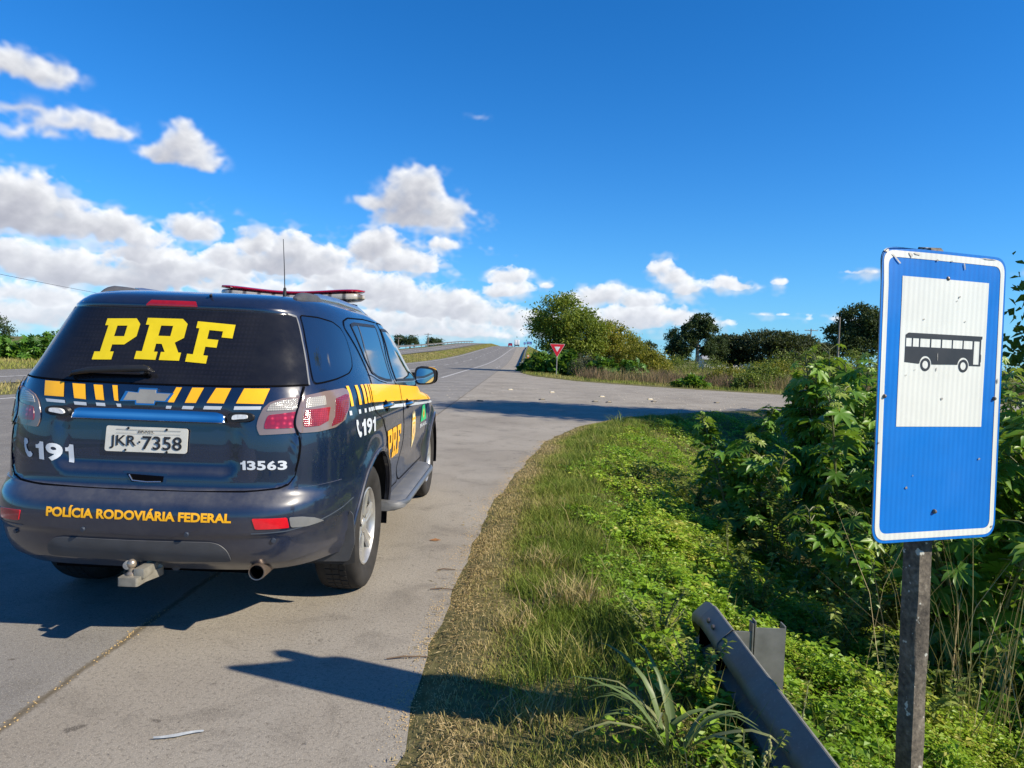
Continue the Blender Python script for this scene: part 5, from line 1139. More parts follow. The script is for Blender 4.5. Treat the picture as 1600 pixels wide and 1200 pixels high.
# dents, chips and scratches through the sheeting
chip = pmat('bare_metal_chip', (.33,.31,.28), .5, metal=.4, var=.4, vscale=60)
rs = random.Random(3); chips = []
def blob(a, z, rx, rz, rot=0., n=9):
    return [(a + (rx*math.cos(q)*math.cos(rot) - rz*math.sin(q)*math.sin(rot))*j, z + (rx*math.cos(q)*math.sin(rot) + rz*math.sin(q)*math.cos(rot))*j) for k in range(n) for q, j in [(2*math.pi*k/n, rs.uniform(.6, 1.2))]]
for a, z, rx, rz, rot in ((.020,.912,.016,.007,.3),(.055,.889,.034,.004,-.75),(.110,.905,.013,.008,-.9),(.135,.909,.018,.004,-.15),(.215,.895,.006,.006,0),(.330,.885,.004,.016,.2),(.275,.896,.006,.003,0),(.44,.915,.05,.003,0),(.315,.785,.008,.004,.8),(.305,.772,.004,.003,0),(.172,.708,.004,.004,0),(.345,.708,.004,.003,0),(.236,.590,.003,.018,.05),(.234,.552,.003,.010,.0),(.265,.458,.008,.006,.5),(.130,.174,.007,.007,0),(.435,.262,.008,.005,.3),(.155,.212,.003,.003,0),(.500,.520,.004,.016,0),(.502,.035,.006,.006,0),(.010,.318,.004,.005,0),(.11,.53,.003,.003,0),(.145,.548,.003,.003,0)):
    chips.append((blob(a, z, rx*.72, rz*.72, rot), []))
ch_ = sign_layer('paint_chips', chips, chip, .0030); ch_['kind'] = 'stuff'
# square post bolted behind the sheet
th = math.atan2(SA.y, SA.x); pm_ = MB(); hw = .033; cs_, sn_ = math.cos(th), math.sin(th); rg_ = random.Random(8)
rings = []
for k in range(27):
    z = -.10 + k*(2.66/26); z = min(z, 2.515)
    j = [rg_.uniform(-.0018, .0018) for _ in range(8)]
    sq = rpoly([(-hw,-hw),(hw,-hw),(hw,hw),(-hw,hw)], .006, 1); rings.append([(x*cs_ - y*sn_ + j[i % 8] - .0207*(z-1.6), x*sn_ + y*cs_ + j[(i+3) % 8] + .058, z) for i, (x, y) in enumerate(sq)])
rings.append([(x*.80 - .004, y*.80 + .012, 2.526 + .012*math.sin(3*i)) for i, (x, y, z) in enumerate(rings[-1])])
pm_.loft(rings, smooth=False); pm_.build('post', MATS['post_concrete'], bus_sign)

# ================================================================== guard rails
m, t, b = newmat('dull_galvanised'); co = t.coord('Object'); nz = t.noise(co, 12, 6, .65)
t.set(b.inputs['Base Color'], t.mix(t.ramp(t.noise(co, 70, 3, .6), [(.6, 0.), (.72, .35)]), t.ramp(nz, [(.3, (.120,.120,.108)), (.7, (.19,.188,.168))]), (.36,.35,.33))); b.inputs['Metallic'].default_value = .0; b.inputs['Specular IOR Level'].default_value = .3
t.set(b.inputs['Roughness'], t.ramp(nz, [(.3, .42), (.7, .62)])); t.set(b.inputs['Normal'], t.bump(nz, .15, .01)); GALV = m
pmat('pale_galvanised', (.21,.205,.185), .55, metal=.3, var=.18, vscale=14)
WB = [(0.01, 0.297), (-0.0014, 0.303), (-0.0532, 0.252), (-0.063, 0.238), (-0.0665, 0.218), (-0.0616, 0.2), (-0.0168, 0.17), (-0.007, 0.152), (-0.0168, 0.134), (-0.0616, 0.106), (-0.0665, 0.088), (-0.0616, 0.068), (-0.0532, 0.054), (-0.0014, 0.0), (0.01, 0.006)]
def w_beam(path, s=1.):
    """path: (x, y, z) of the back of the beam; the road lies towards -x"""
    front = [[(x + a*s, y, z + h*s) for a, h in WB] for x, y, z in path]; back = [[(x + a*s + .004, y, z + h*s) for a, h in WB] for x, y, z in path]
    mb = MB(); n = len(WB); rings = [f + g[::-1] for f, g in zip(front, back)]; mb.loft(rings, closed=True, caps=True); return mb
gr = empty('guard_rail', (.985, 3.2, GZ1(.985, 3.2)), 'dark steel guard rail with its end sunk in the weeds below the bus sign', 'guard rail')
g0 = Vector(gr.location)
beam = w_beam([Vector((.985, y, 0)) - g0 for y in (-3.5, -2, -.5, .5, 1.5, 2.2, 2.9, 3.38)]).build('beam', GALV, gr)
pb_ = [(.985,3.36,-.003),(.985,3.50,-.02),(1.00,3.62,-.06),(1.03,3.72,-.12),(1.08,3.80,-.20)]
mb = w_beam([Vector(p) - g0 for p in pb_], 1.02); mb.build('end_piece', MATS['pale_galvanised'], gr)
for y, z in ((3.26,.152),(3.22,.27),(3.30,.27),(3.22,.03),(3.30,.03),(-.5,.152)):
    mb = MB(); mb.lathe([(.0001,-.012),(.010,-.010),(.013,-.004),(.013,.0)], 'X', 12, Vector((.985-.016 if z == .152 else .985-.050, y, z)) - g0); mb.build('bolt', bolt_m, beam)
mb = w_beam([Vector((.982, y, .001)) - g0 for y in (3.10, 3.40)], 1.012); mb.build('lap_joint', MATS['pale_galvanised'], beam)
def rail_post(y):
    p = empty('rail_post'); p.parent = gr
    mb = MB(); mb.box(Vector((1.085, y, -.01)) - g0, (.088,.006,.50)); mb.box(Vector((1.213, y, -.01)) - g0, (.138,.006,.54)); mb.box(Vector((1.129, y+.018, -.005)) - g0, (.006,.05,.57)); mb.box(Vector((1.141, y+.020, 0)) - g0, (.005,.05,.58)); mb.box(Vector((1.281, y+.03, -.01)) - g0, (.006,.06,.56)); mb.build('post_channel', MATS['pale_galvanised'], p)
rail_post(3.26); rail_post(-.5)
far_gr = empty('guard_rail', (.45, 84, float(rise(84.))), 'dark guard rail climbing beside the far right edge of the highway', 'guard rail'); g1 = Vector(far_gr.location)
ys = [78, 82, 86, 90, 100, 115, 130, 150, 170, 190, 215, 240, 265, 290, 310]
w_beam([Vector((.30 - (.5 if y < 80 else 0) + float(shift(y)), y, float(rise(y)) + (.12 if y < 80 else .36))) - g1 for y in ys], 1.3).build('beam', GALV, far_gr)
for k, y in enumerate(range(86, 300, 8)):
    mb = MB(); mb.box(Vector((.42 + float(shift(y)), y, float(rise(y)) + .3)) - g1, (.12,.12,.9)); mb.build('post', GALV, far_gr)
lft = empty('guard_rail', (-23.2, 96, float(rise2(96.))), 'pale guard rail along the outer edge of the opposite carriageway', 'guard rail'); g2 = Vector(lft.location)
w_beam([Vector((-23.1 + float(shift(y)), y, float(rise2(y)) + .42)) - g2 for y in range(96, 300, 10)], 1.2).build('beam', MATS['pale_galvanised'], lft)
for y in range(98, 290, 10):
    mb = MB(); mb.box(Vector((-23.0 + float(shift(y)), y, float(rise2(y)) + .3)) - g2, (.12,.12,.9)); mb.build('post', MATS['pale_galvanised'], lft)

# ================================================================== give-way sign, road markers
gy = empty('give_way_sign', (2.53, 50.3, GZ1(2.53, 50.3)), 'red and white inverted triangle give-way sign on a thin post at the far corner', 'road sign')
pmat('sign_red', (.62,.012,.025), .4, var=.08); pmat('steel_post', (.28,.27,.25), .6, metal=.3, var=.2)
zb_ = -gy.location.z
def tri_layer(name, r, y0, y1, mat, parent=gy):
    c = zb_ + 1.985; pts = rpoly([(-.52*r, c + .30*r), (.52*r, c + .30*r), (0, c - .62*r)], .05*r, 4)
    mb = MB(); mb.prism(pts, lambda x, z: (x, y0, z), lambda x, z: (x, y1, z)); return mb.build(name, mat, parent)
tri_layer('edge', 1.06, 0, .008, pmat('sign_edge', (.70,.70,.68), .5)); tri_layer('red_plate', 1.0, -.006, -.001, MATS['sign_red']); tri_layer('white_triangle', .40, -.012, -.007, MATS['sign_edge'])
mb = MB(); mb.tube([(0,.04,-.3),(0,.04,zb_+2.2)], .036, 10); mb.build('post', MATS['steel_post'], gy)
mk = empty('marker_post', (1.1, 118, GZ1(1.1, 118)), 'small orange and white marker post in the far verge', 'marker post')
mb = MB(); mb.box((0,0,.55),(.34,.10,1.1),bev=.02); mb.build('stake', pmat('marker_orange', (.60,.17,.03), .5), mk); mb = MB(); mb.box((0,-.058,.88),(.30,.01,.16)); mb.build('reflector', MATS['sign_edge'], mk)
def blue_board(x, y, w, h, zt, label):
    z0 = float(rise(y)) - .5; r = empty('direction_sign', (x, y, z0), label, 'road sign')
    mb = MB(); mb.box((0,0,zt-z0-h/2),(w,.04,h),bev=.012); mb.build('board', pmat('board_blue', (.006,.07,.34), .45) if 'board_blue' not in MATS else MATS['board_blue'], r)
    for sx in ((-.35, .35) if w > 1 else (0,)):
        mb = MB(); mb.tube([(sx*w,.06,0),(sx*w,.06,zt-z0-.05)], .045, 8); mb.build('post', MATS['steel_post'], r)
    mb = MB(); mb.box((-.1*w,-.026,zt-z0-h*.38),(w*.55,.008,h*.10)); mb.build('text_line', MATS['sign_edge'], r); mb = MB(); mb.box((0,-.026,zt-z0-h*.66),(w*.7,.008,h*.10)); mb.build('text_line', MATS['sign_edge'], r)
blue_board(2.05, 200, 1.5, .75, 5.05, 'wide blue road sign on two posts where the highway crests'); blue_board(.75, 196, .6, .6, 4.75, 'narrow blue road sign left of the wide blue one near the crest')
# raised studs and small debris on the junction
sy = pmat('stud_yellow', (.46,.38,.22), .55, var=.3, vscale=30); sk_ = pmat('stud_dark', (.05,.045,.04), .7, var=.3)
studs = [(-1.23,21.6,1,'dark worn road stud alone on the left of the junction paving'),(.73,23.3,1,'dark road stud nearest the tree shadow on the junction'),(-.42,29.1,0,'pale road stud farthest left on the junction'),(1.27,28.3,0,'pale yellow road stud below the give-way sign'),(3.06,26.4,0,'yellow road stud farther back, right of the give-way sign post'),(2.49,23.3,1,'dark road stud, left one of a close pair in mid junction'),(2.93,23.2,1,'dark road stud, right one of a close pair in mid junction'),(4.77,25.9,0,'pale yellow road stud behind the dark one right of mid junction'),(4.66,24.5,1,'dark road stud in front of the pale one right of mid junction'),(7.0,25.1,1,'dark road stud farthest right on the junction near the castor bushes')]
for x, y, dk, lab in studs:
    st_ = empty('road_stud', (x, y, 0), lab, 'road stud', 'raised studs across the junction', rz=.4)
    mb = MB(); rings = [[(hx*a, hy*c, z) for a, c in rpoly([(-1,-1),(1,-1),(1,1),(-1,1)], .25, 2)] for hx, hy, z in ((.105,.060,.0),(.100,.055,.018),(.070,.035,.036),(.04,.015,.039))]; mb.loft(rings); mb.build('stud_body', sk_ if dk else sy, st_)
    mb = MB(); mb.add([(-.06,-.060,.030),(.06,-.060,.030),(.05,-.050,.040),(-.05,-.050,.040)], [(0,1,2,3)]); mb.build('reflector', sy if dk else MATS['sign_edge'], st_)
mb = MB(); pts = [(.085*t_ - .0, .018*math.sin(t_*1.6)) for t_ in np.linspace(-1, 1, 13)]
rings = [[(x, y + w*.012*(1-abs(i-6)/7), .008 + h) for w, h in ((-1,0),(0,.006),(1,0),(0,-.002))] for i, (x, y) in enumerate(pts)]; mb.loft(rings)
lt = mb.build('plastic_scrap', pmat('scrap_plastic', (.30,.32,.33), .3, var=.2, vscale=40)); lt.location = (-1.25, 2.60, 0); lt.rotation_euler = (0, 0, .15); tag(lt, 'curved scrap of pale plastic lying on the concrete behind the police car', 'litter')
sticks = [((-.50,3.35),.20,.2),((-.46,4.75),.12,.1),((-.44,4.35),.16,.05),((-.30,2.95),.15,1.1)]
for (x, y), L, a in sticks:
    mb = MB(); mb.tube([(-L/2,0,.006),(-.02,.008,.010),(L/2,0,.007)], [.003,.0045,.0025], 6)
    o = mb.build('twig', pmat('dry_twig', (.13,.085,.05), .9) if 'dry_twig' not in MATS else MATS['dry_twig']); o.location = (x, y, .002); o.rotation_euler = (0,0,a); tag(o, 'thin dry brown twig lying at the edge of the concrete', 'twig', 'dry twigs along the edge of the concrete')
pmat('brown_leaf', (.30,.14,.05), .8, var=.3, vscale=20)
mb = MB(); mb.add([(-.05,0,.004),(0,.02,.016),(.05,0,.008),(0,-.02,.006)], [(0,3,2,1)], True); lf = mb.build('fallen_leaf', MATS['brown_leaf']); lf.location = (-.63,5.5,.0); tag(lf, 'dry orange leaf lying on the concrete right of the rear wheel', 'leaf')

# ================================================================== far vehicles
def far_car():
    r = empty('red_car', (-7.0+2.3, 285, float(rise(285.))+.01), 'small red car driving away near the crest of the highway', 'car'); P_ = pmat('red_paint', (.36,.012,.02), .3, coat=.6)
    prof = [(-2.0,.30),(-2.05,.62),(-1.95,.92),(-1.70,.98),(-1.25,1.40),(-.2,1.47),(.55,1.42),(1.15,1.0),(1.95,.86),(2.05,.6),(2.0,.30)]
    mb = MB(); rings = [[(x*(1 if z < .95 else .84) if abs(x) > 0 else 0, y*(1 if abs(x) < .8 else .985), z) for y, z in prof] for x in (-.86,-.80,-.4,0,.4,.80,.86)]; mb.loft(rings, closed=True, caps=True); mb.build('body', P_, r)
    mb = MB(); mb.add([(-.60,-1.70,1.02),(.60,-1.70,1.02),(.55,-1.30,1.36),(-.55,-1.30,1.36)], [(0,1,2,3)]); mb.build('rear_window', GLASS, r)
    for s in (-1, 1):
        mb = MB(); mb.add([(s*.735,-1.2,1.02),(s*.735,.95,1.02),(s*.735,.5,1.36),(s*.735,-1.05,1.36)], [(0,1,2,3)]); mb.build('side_window', GLASS, r)
        mb = MB(); mb.box((s*.66,-2.03,.78),(.26,.06,.16),bev=.01); mb.build('tail_lamp', MATS['lamp_red'], r)
        for y in (-1.3, 1.3):
            mb = MB(); mb.lathe([(.0001,-.09),(.30,-.09),(.32,-.05),(.32,.05),(.30,.09),(.0001,.09)], 'X', 20, (s*.76, y, .32)); mb.build('wheel', RUBBER, r)
    mb = MB(); mb.box((0,-2.06,.50),(.42,.02,.12)); mb.build('number_plate', MATS['plate_enamel'], r)
far_car()
def far_van():
    r = empty('white_van', (-4.3+2.3, 280, float(rise(280.))+.01), 'white box van driving away ahead of the red car near the crest', 'van'); P_ = pmat('van_white', (.62,.63,.64), .4, coat=.3)
    mb = MB(); mb.box((0,-1.0,1.75),(2.1,4.2,2.1),bev=.05); mb.build('cargo_box', P_, r)
    mb = MB(); rings = [[(x, y, z) for y, z in ((1.1,.45),(1.1,2.0),(1.9,2.05),(2.5,1.3),(2.95,1.15),(3.0,.45))] for x in (-.95,-.9,.9,.95)]; mb.loft(rings); mb.build('cab', P_, r)
    mb = MB(); mb.box((0,-.3,.55),(1.6,5.6,.26)); mb.build('chassis', BLACK, r)
    mb = MB(); mb.box((0,-3.12,.62),(1.9,.06,.22),bev=.01); mb.build('rear_bumper', BLACK, r)
    for s in (-1, 1):
        mb = MB(); mb.box((s*.5,-3.112,1.72),(.94,.016,1.86),bev=.004); mb.build('rear_door', MATS['sign_edge'], r)
        mb = MB(); mb.box((s*.85,-3.14,.86),(.22,.05,.14),bev=.01); mb.build('tail_lamp', MATS['lamp_red'], r)
        for y in (-2.0, 2.0):
            mb = MB(); mb.lathe([(.0001,-.11),(.36,-.11),(.39,-.06),(.39,.06),(.36,.11),(.0001,.11)], 'X', 20, (s*.82, y, .39)); mb.build('wheel', RUBBER, r)
far_van()
# ================================================================== poles, wire, far shed
pmat('weathered_pole', (.20,.17,.14), .9, var=.3, vscale=4)
def pole(x, y, h, arm, label, group='utility poles on the skyline'):
    z = GZ1(x, y); r = empty('utility_pole', (x, y, z), label, 'utility pole', group)
    mb = MB(); mb.tube([(0,0,-.5),(0,0,h*.5),(0,0,h)], [.17,.15,.11] if arm else [.10,.09,.07], 10); mb.build('mast', MATS['weathered_pole'], r)
    if arm:
        mb = MB(); mb.box((0,-.12,h-.35),(arm,.12,.12),bev=.01); mb.build('crossarm', MATS['weathered_pole'], r)
        for s in (-.46, -.2, .2, .46):
            mb = MB(); mb.lathe([(.02,0),(.05,.05),(.03,.10),(.055,.14),(.0001,.18)], 'Z', 10, (s*arm,-.12,h-.29)); mb.build('insulator', MATS['sign_edge'], r)
    return r
pole(56.9, 140, 8.7, 2.6, 'utility pole with crossarm rising behind the flat-topped trees'); pole(31.2, 70, 6.5, 0, 'thin bare pole standing against the round dark tree left of the bus sign')
pole(4.6, 220, 4.6, 0, 'bare thin pole just right of the blue signs at the crest'); pole(-27.4, 205, 4.4, 2.2, 'utility pole with crossarm beyond the opposite carriageway, right one of two'); pole(-36, 205, 5.0, 2.2, 'utility pole with crossarm beyond the opposite carriageway, left one of two')
pole(-61, 120, 8.2, 1.6, 'utility pole in the field far to the left, carrying the sagging wire')
pts = []
for k in range(41):
    a = k/40; pts.append((-61*(1-a) - 27*a, 120*(1-a) - 2*a, (7.7 + GZ1(-61,120))*(1-a) + 6.6*a - .55*math.sin(math.pi*a)))
cu_ = MB(); cu_.tube(pts, .018, 6); tag(cu_.build('overhead_cable', BLACK), 'thin sagging overhead cable crossing the clouds left of the police car', 'cable')
pole(-27, -2, 6.9, 1.6, 'utility pole beside the opposite carriageway, near end of the sagging wire')
sh = empty('shed', (37, 125, GZ1(37,125)), 'long low white shed glimpsed under the dark trees', 'shed'); z = 1.9
mb = MB(); mb.box((0,0,z/2),(10.5,4,z)); mb.build('wall', pmat('shed_white', (.60,.61,.62), .7, var=.1, vscale=2), sh)
mb = MB(); mb.prism([(-2.4,z+.004),(0,z+.8),(2.4,z+.004)], lambda y, q: (-5.5,y,q), lambda y, q: (5.5,y,q)); mb.build('roof', pmat('shed_roof', (.34,.35,.36), .6, var=.15), sh)
for x in (-3.5, -1, 2.2):
    mb = MB(); mb.box((x,-2.01,1.1),(1.0,.03,.7)); w_ = mb.build('window', GLASS, sh)
mb = MB(); mb.box((4.0,-2.01,.9),(.9,.04,1.7)); mb.build('door', MATS['sign_back'], sh)
# ================================================================== vegetation
def foliage_mat(name, stops, trans=.35, rough=.55, spec=.35):
    """leaf colour from the per-leaf 'var' value, light shines through"""
    m, t, b = newmat(name); v = t.attr('var')
    col = t.ramp(v, stops)
    t.set(b.inputs['Base Color'], col); b.inputs['Roughness'].default_value = rough; b.inputs['Specular IOR Level'].default_value = spec
    tr = t.nt.nodes.new('ShaderNodeBsdfTranslucent'); t.set(tr.inputs[0], t.mix(.5, col, (.20,.26,.02)) if trans > 0 else col)
    mixs = t.nt.nodes.new('ShaderNodeMixShader'); mixs.inputs[0].default_value = trans
    t.nt.links.new(b.outputs[0], mixs.inputs[1]); t.nt.links.new(tr.outputs[0], mixs.inputs[2])
    t.nt.links.new(mixs.outputs[0], t.nt.nodes['Material Output'].inputs[0]); return m
foliage_mat('clover_leaf', [(0, (.080,.165,.010)), (.5, (.20,.36,.018)), (.85, (.34,.48,.035)), (1, (.46,.45,.08))], .42, .45)
foliage_mat('verge_grass', [(0, (.125,.19,.024)), (.35, (.25,.28,.055)), (.65, (.35,.30,.11)), (1, (.46,.355,.18))], .28, .65, .2)
foliage_mat('dry_grass', [(0, (.20,.14,.07)), (.5, (.34,.26,.125)), (1, (.52,.42,.23))], .2, .7, .2)
foliage_mat('russet_grass', [(0, (.10,.070,.040)), (.4, (.19,.125,.085)), (.7, (.24,.185,.095)), (1, (.24,.23,.07))], .2, .75, .15)
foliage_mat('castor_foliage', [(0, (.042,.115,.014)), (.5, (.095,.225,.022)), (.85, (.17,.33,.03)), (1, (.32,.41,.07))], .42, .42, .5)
foliage_mat('broad_grass', [(0, (.075,.12,.035)), (.6, (.13,.185,.06)), (1, (.26,.26,.12))], .3, .45, .4)
foliage_mat('willow_leaf', [(0, (.075,.125,.014)), (.5, (.17,.225,.022)), (1, (.30,.32,.035))], .35, .6)
foliage_mat('olive_leaf', [(0, (.095,.11,.012)), (.5, (.22,.215,.02)), (1, (.38,.33,.035))], .35, .6)
foliage_mat('pine_leaf', [(0, (.018,.036,.013)), (.5, (.036,.064,.019)), (1, (.075,.105,.03))], .15, .65, .25)
foliage_mat('flat_tree_leaf', [(0, (.022,.036,.014)), (.5, (.045,.060,.022)), (1, (.085,.10,.036))], .15, .65, .25)
foliage_mat('bush_leaf', [(0, (.070,.115,.016)), (.5, (.155,.21,.028)), (1, (.28,.32,.055))], .3, .6)
foliage_mat('grey_bush_leaf', [(0, (.065,.070,.045)), (.5, (.12,.125,.075)), (1, (.20,.19,.12))], .2, .7, .2)
BARK = pmat('bark', (.105,.085,.065), .95, var=.45, vscale=5, bump=.5, bscale=25)
PALEBARK = pmat('pale_bark', (.24,.205,.165), .95, var=.35, vscale=5, bump=.4, bscale=25)
STEM = pmat('green_stem', (.12,.13,.045), .6, var=.35, vscale=8)
def unit(v): return v/(np.linalg.norm(v, axis=-1, keepdims=True) + 1e-9)
def leaf_cards(P, D, Nrm, L, Wd, fold=.25):
    """kite shaped leaves folded along the midrib: base P, direction D, normal Nrm"""
    S = unit(np.cross(D, Nrm)); N2 = np.cross(S, D); L = np.asarray(L)[:,None]; Wd = np.asarray(Wd)[:,None]
    mid = P + D*L*.45
    V = np.stack([P, mid - S*Wd*.5 + N2*Wd*fold, P + D*L - N2*L*.12, mid + S*Wd*.5 + N2*Wd*fold], 1)
    n = len(P); i = np.arange(n)[:,None]*4
    return V.reshape(-1, 3), np.concatenate([i + np.array([0,2,1]), i + np.array([0,3,2])])
def scatter(name, V, F, var, mat, per, parent=None, kind=None):
    o = np_mesh(name, V, F, mat, parent, smooth=False, attrs={'var': np.repeat(var, per)})
    if kind: o['kind'] = kind
    return o
def blades(P, H, Wd, lean, rng, bend=.5):
    """grass blades: 5 points, two quads-ish"""
    n = len(P); a = rng.uniform(0, 2*math.pi, n); d = np.stack([np.cos(a), np.sin(a), np.zeros(n)], -1)
    b = rng.uniform(0, 2*math.pi, n); s = np.stack([np.cos(b), np.sin(b), np.zeros(n)], -1)*Wd[:,None]*.5
    up = np.array([0,0,1.]); H = H[:,None]; ln = (lean*rng.uniform(.3, 1.3, n))[:,None]
    m_ = P + up*H*.55 + d*H*ln*.35; tp = P + up*H*(1-.25*ln*bend) + d*H*ln
    V = np.stack([P-s, P+s, m_+s*.8, m_-s*.8, tp], 1).reshape(-1, 3); i = np.arange(n)[:,None]*5
    return V, [np.concatenate([i + np.array([3,2,4])]), i + np.array([0,1,2,3])]
def spread(n, x0, x1, y0, y1, rng, ypow=1.):
    return rng.uniform(x0, x1, n), y0 + (y1-y0)*rng.uniform(0, 1, n)**ypow
def clump_noise(x, y, f, seed): return .5 + .5*np.clip(vnoise(x*f, y*f, seed)*1.6, -1, 1)
CAM2 = np.array([0., 0.])
# ---- short grass of the verge beside the concrete
rng = np.random.RandomState(11)
x, y = spread(330000, -.75, 2.4, 1.2, 17.5, rng, 1.35); x = x + np.interp(y, [9,12,15,18], [0,.45,1.3,3.0])
d = seg_dist(x, y, np.array(_rp)); out = ~inside(x, y, ROAD)
d = np.where(out, d, -d)
den = sstep(-.05, .16, d)*(1-.95*sstep(.80, 1.65, d + .45*vnoise(x*1.1, y*.8, 31)))*(.22 + .78*sstep(.30, .62, clump_noise(x, y, 1.6, 32)*.6 + clump_noise(x, y, 5, 33)*.4))
k = rng.uniform(0, 1, len(x)) < den; x, y, d = x[k], y[k], d[k]
hgt = (.022 + .085*sstep(.10, .75, d)*(.35 + .9*clump_noise(x, y, 2.2, 34)))*rng.uniform(.5, 1.35, len(x))*np.interp(y, [2,9,17], [1,1.1,1.3])
dry = np.clip(.90 - .78*sstep(.12, .52, d) - .50*(clump_noise(x, y, 1.1, 35)-.5) + .22*sstep(5, 2.5, y) + rng.normal(0, .17, len(x)), 0, 1)
V, F = blades(np.stack([x, y, ground_z(x, y) - .004], -1), hgt, np.full(len(x), .0042)*np.interp(y, [2,6,17], [.9,1.3,2.4]), np.full(len(x), .75), rng)
scatter('verge_grass', V, F, dry, MATS['verge_grass'], 5, kind='stuff')
# flattened straw and husks on the edge
x, y = spread(60000, -.62, .9, 1.2, 15, rng, 1.3); x = x + np.interp(y, [7,9,12,15], [.1,.45,.9,1.9]); d = seg_dist(x, y, np.array(_rp)); d = np.where(inside(x, y, ROAD), -d, d)
k = rng.uniform(0, 1, len(x)) < np.exp(-((d-.16)/.22)**2)*(.06 + .70*sstep(.42, .70, clump_noise(x, y, 1.9, 38)))*(.25 + .75*(d > .02)); x, y, d = x[k], y[k], d[k]; m_ = len(x)
a = rng.uniform(0, 6.283, m_); D = unit(np.stack([np.cos(a), np.sin(a), rng.uniform(-.02, .35, m_)], -1)); V, F = leaf_cards(np.stack([x, y, np.where(d > 0, ground_z(x, y), 0) + rng.uniform(.002, .012, m_)], -1), D, np.repeat(np.array([[0,0,1.]]), m_, 0), rng.uniform(.012, .06, m_), rng.uniform(.002, .006, m_), .1)
scatter('dead_straw', V, F, np.clip(rng.normal(.45, .3, m_), 0, 1), MATS['dry_grass'], 4, kind='stuff')
# ---- spilled yellow grain and grit along the edge and in the joint
pmat('grain', (.52,.36,.15), .75, var=.5, vscale=160)
def kernels(name, x, y, z, s, mat):
    n = len(x); P = np.stack([x, y, z], -1); a = rng.uniform(0, 6.283, n); c, q = np.cos(a)*s, np.sin(a)*s; o = np.zeros(n); h = s*.75
    V = np.stack([P + np.stack([c, q, o+h*.3], -1), P + np.stack([-q*.7, c*.7, o+h*.3], -1), P + np.stack([-c, -q, o+h*.3], -1), P + np.stack([q*.7, -c*.7, o+h*.3], -1), P + np.stack([o, o, h*1.3], -1)], 1).reshape(-1, 3)
    i = np.arange(n)[:,None]*5; F = np.concatenate([i + np.array(t_) for t_ in ((0,1,4),(1,2,4),(2,3,4),(3,0,4))])
    o_ = np_mesh(name, V, F, mat, smooth=True); o_['kind'] = 'stuff'; return o_
x, y = spread(150000, -.62, .75, 1.2, 13.5, rng, 1.25); x = x + np.interp(y, [7,9,12,13.5], [.1,.45,.9,1.5]); d = seg_dist(x, y, np.array(_rp)); d = np.where(inside(x, y, ROAD), -d, d)
den = .8*np.exp(-((d-.03)/.105)**2)*(.25 + .75*sstep(.35, .65, clump_noise(x, y, 2.6, 36)))*np.interp(y, [1,5,9,14], [1,.95,.6,.35]) + .010*(d < 0) + .05*(d > 0)
k = rng.uniform(0, 1, len(x)) < den; x, y, d = x[k], y[k], d[k]
kernels('spilled_grain', x, y, np.where(d > 0, ground_z(x, y), .002) + .001, rng.uniform(.0014, .0044, len(x))*np.interp(y, [2,12], [1,1.5]), MATS['grain'])
n = 2600; y = 1.6 + 15*rng.uniform(0, 1, n)**1.7; x = -1.935 + rng.normal(0, .014, n); k = clump_noise(x*0, y, 1.1, 37) > rng.uniform(.25, .75, n); kernels('grain_in_joint', x[k], y[k], np.full(k.sum(), .001), rng.uniform(.003, .0055, k.sum()), MATS['grain'])
pmat('grit', (.16,.145,.125), .9, var=.5, vscale=120)
n = 900; x, y = spread(n, -3.6, -.42, 1.7, 9, rng, 1.5); kernels('loose_grit', x, y, np.full(n, .0005), rng.uniform(.0018, .0048, n), MATS['grit'])
pmat('pale_stone', (.40,.36,.29), .9, var=.35, vscale=30)
n = 420; x, y = spread(n, -3.5, 9.5, 18, 31, rng); k = inside(x, y, ROAD) & (rng.uniform(0, 1, n) < .25 + .75*clump_noise(x, y, .5, 39)); kernels('scattered_stones', x[k], y[k], np.full(k.sum(), .001), rng.uniform(.010, .040, k.sum()), MATS['pale_stone'])
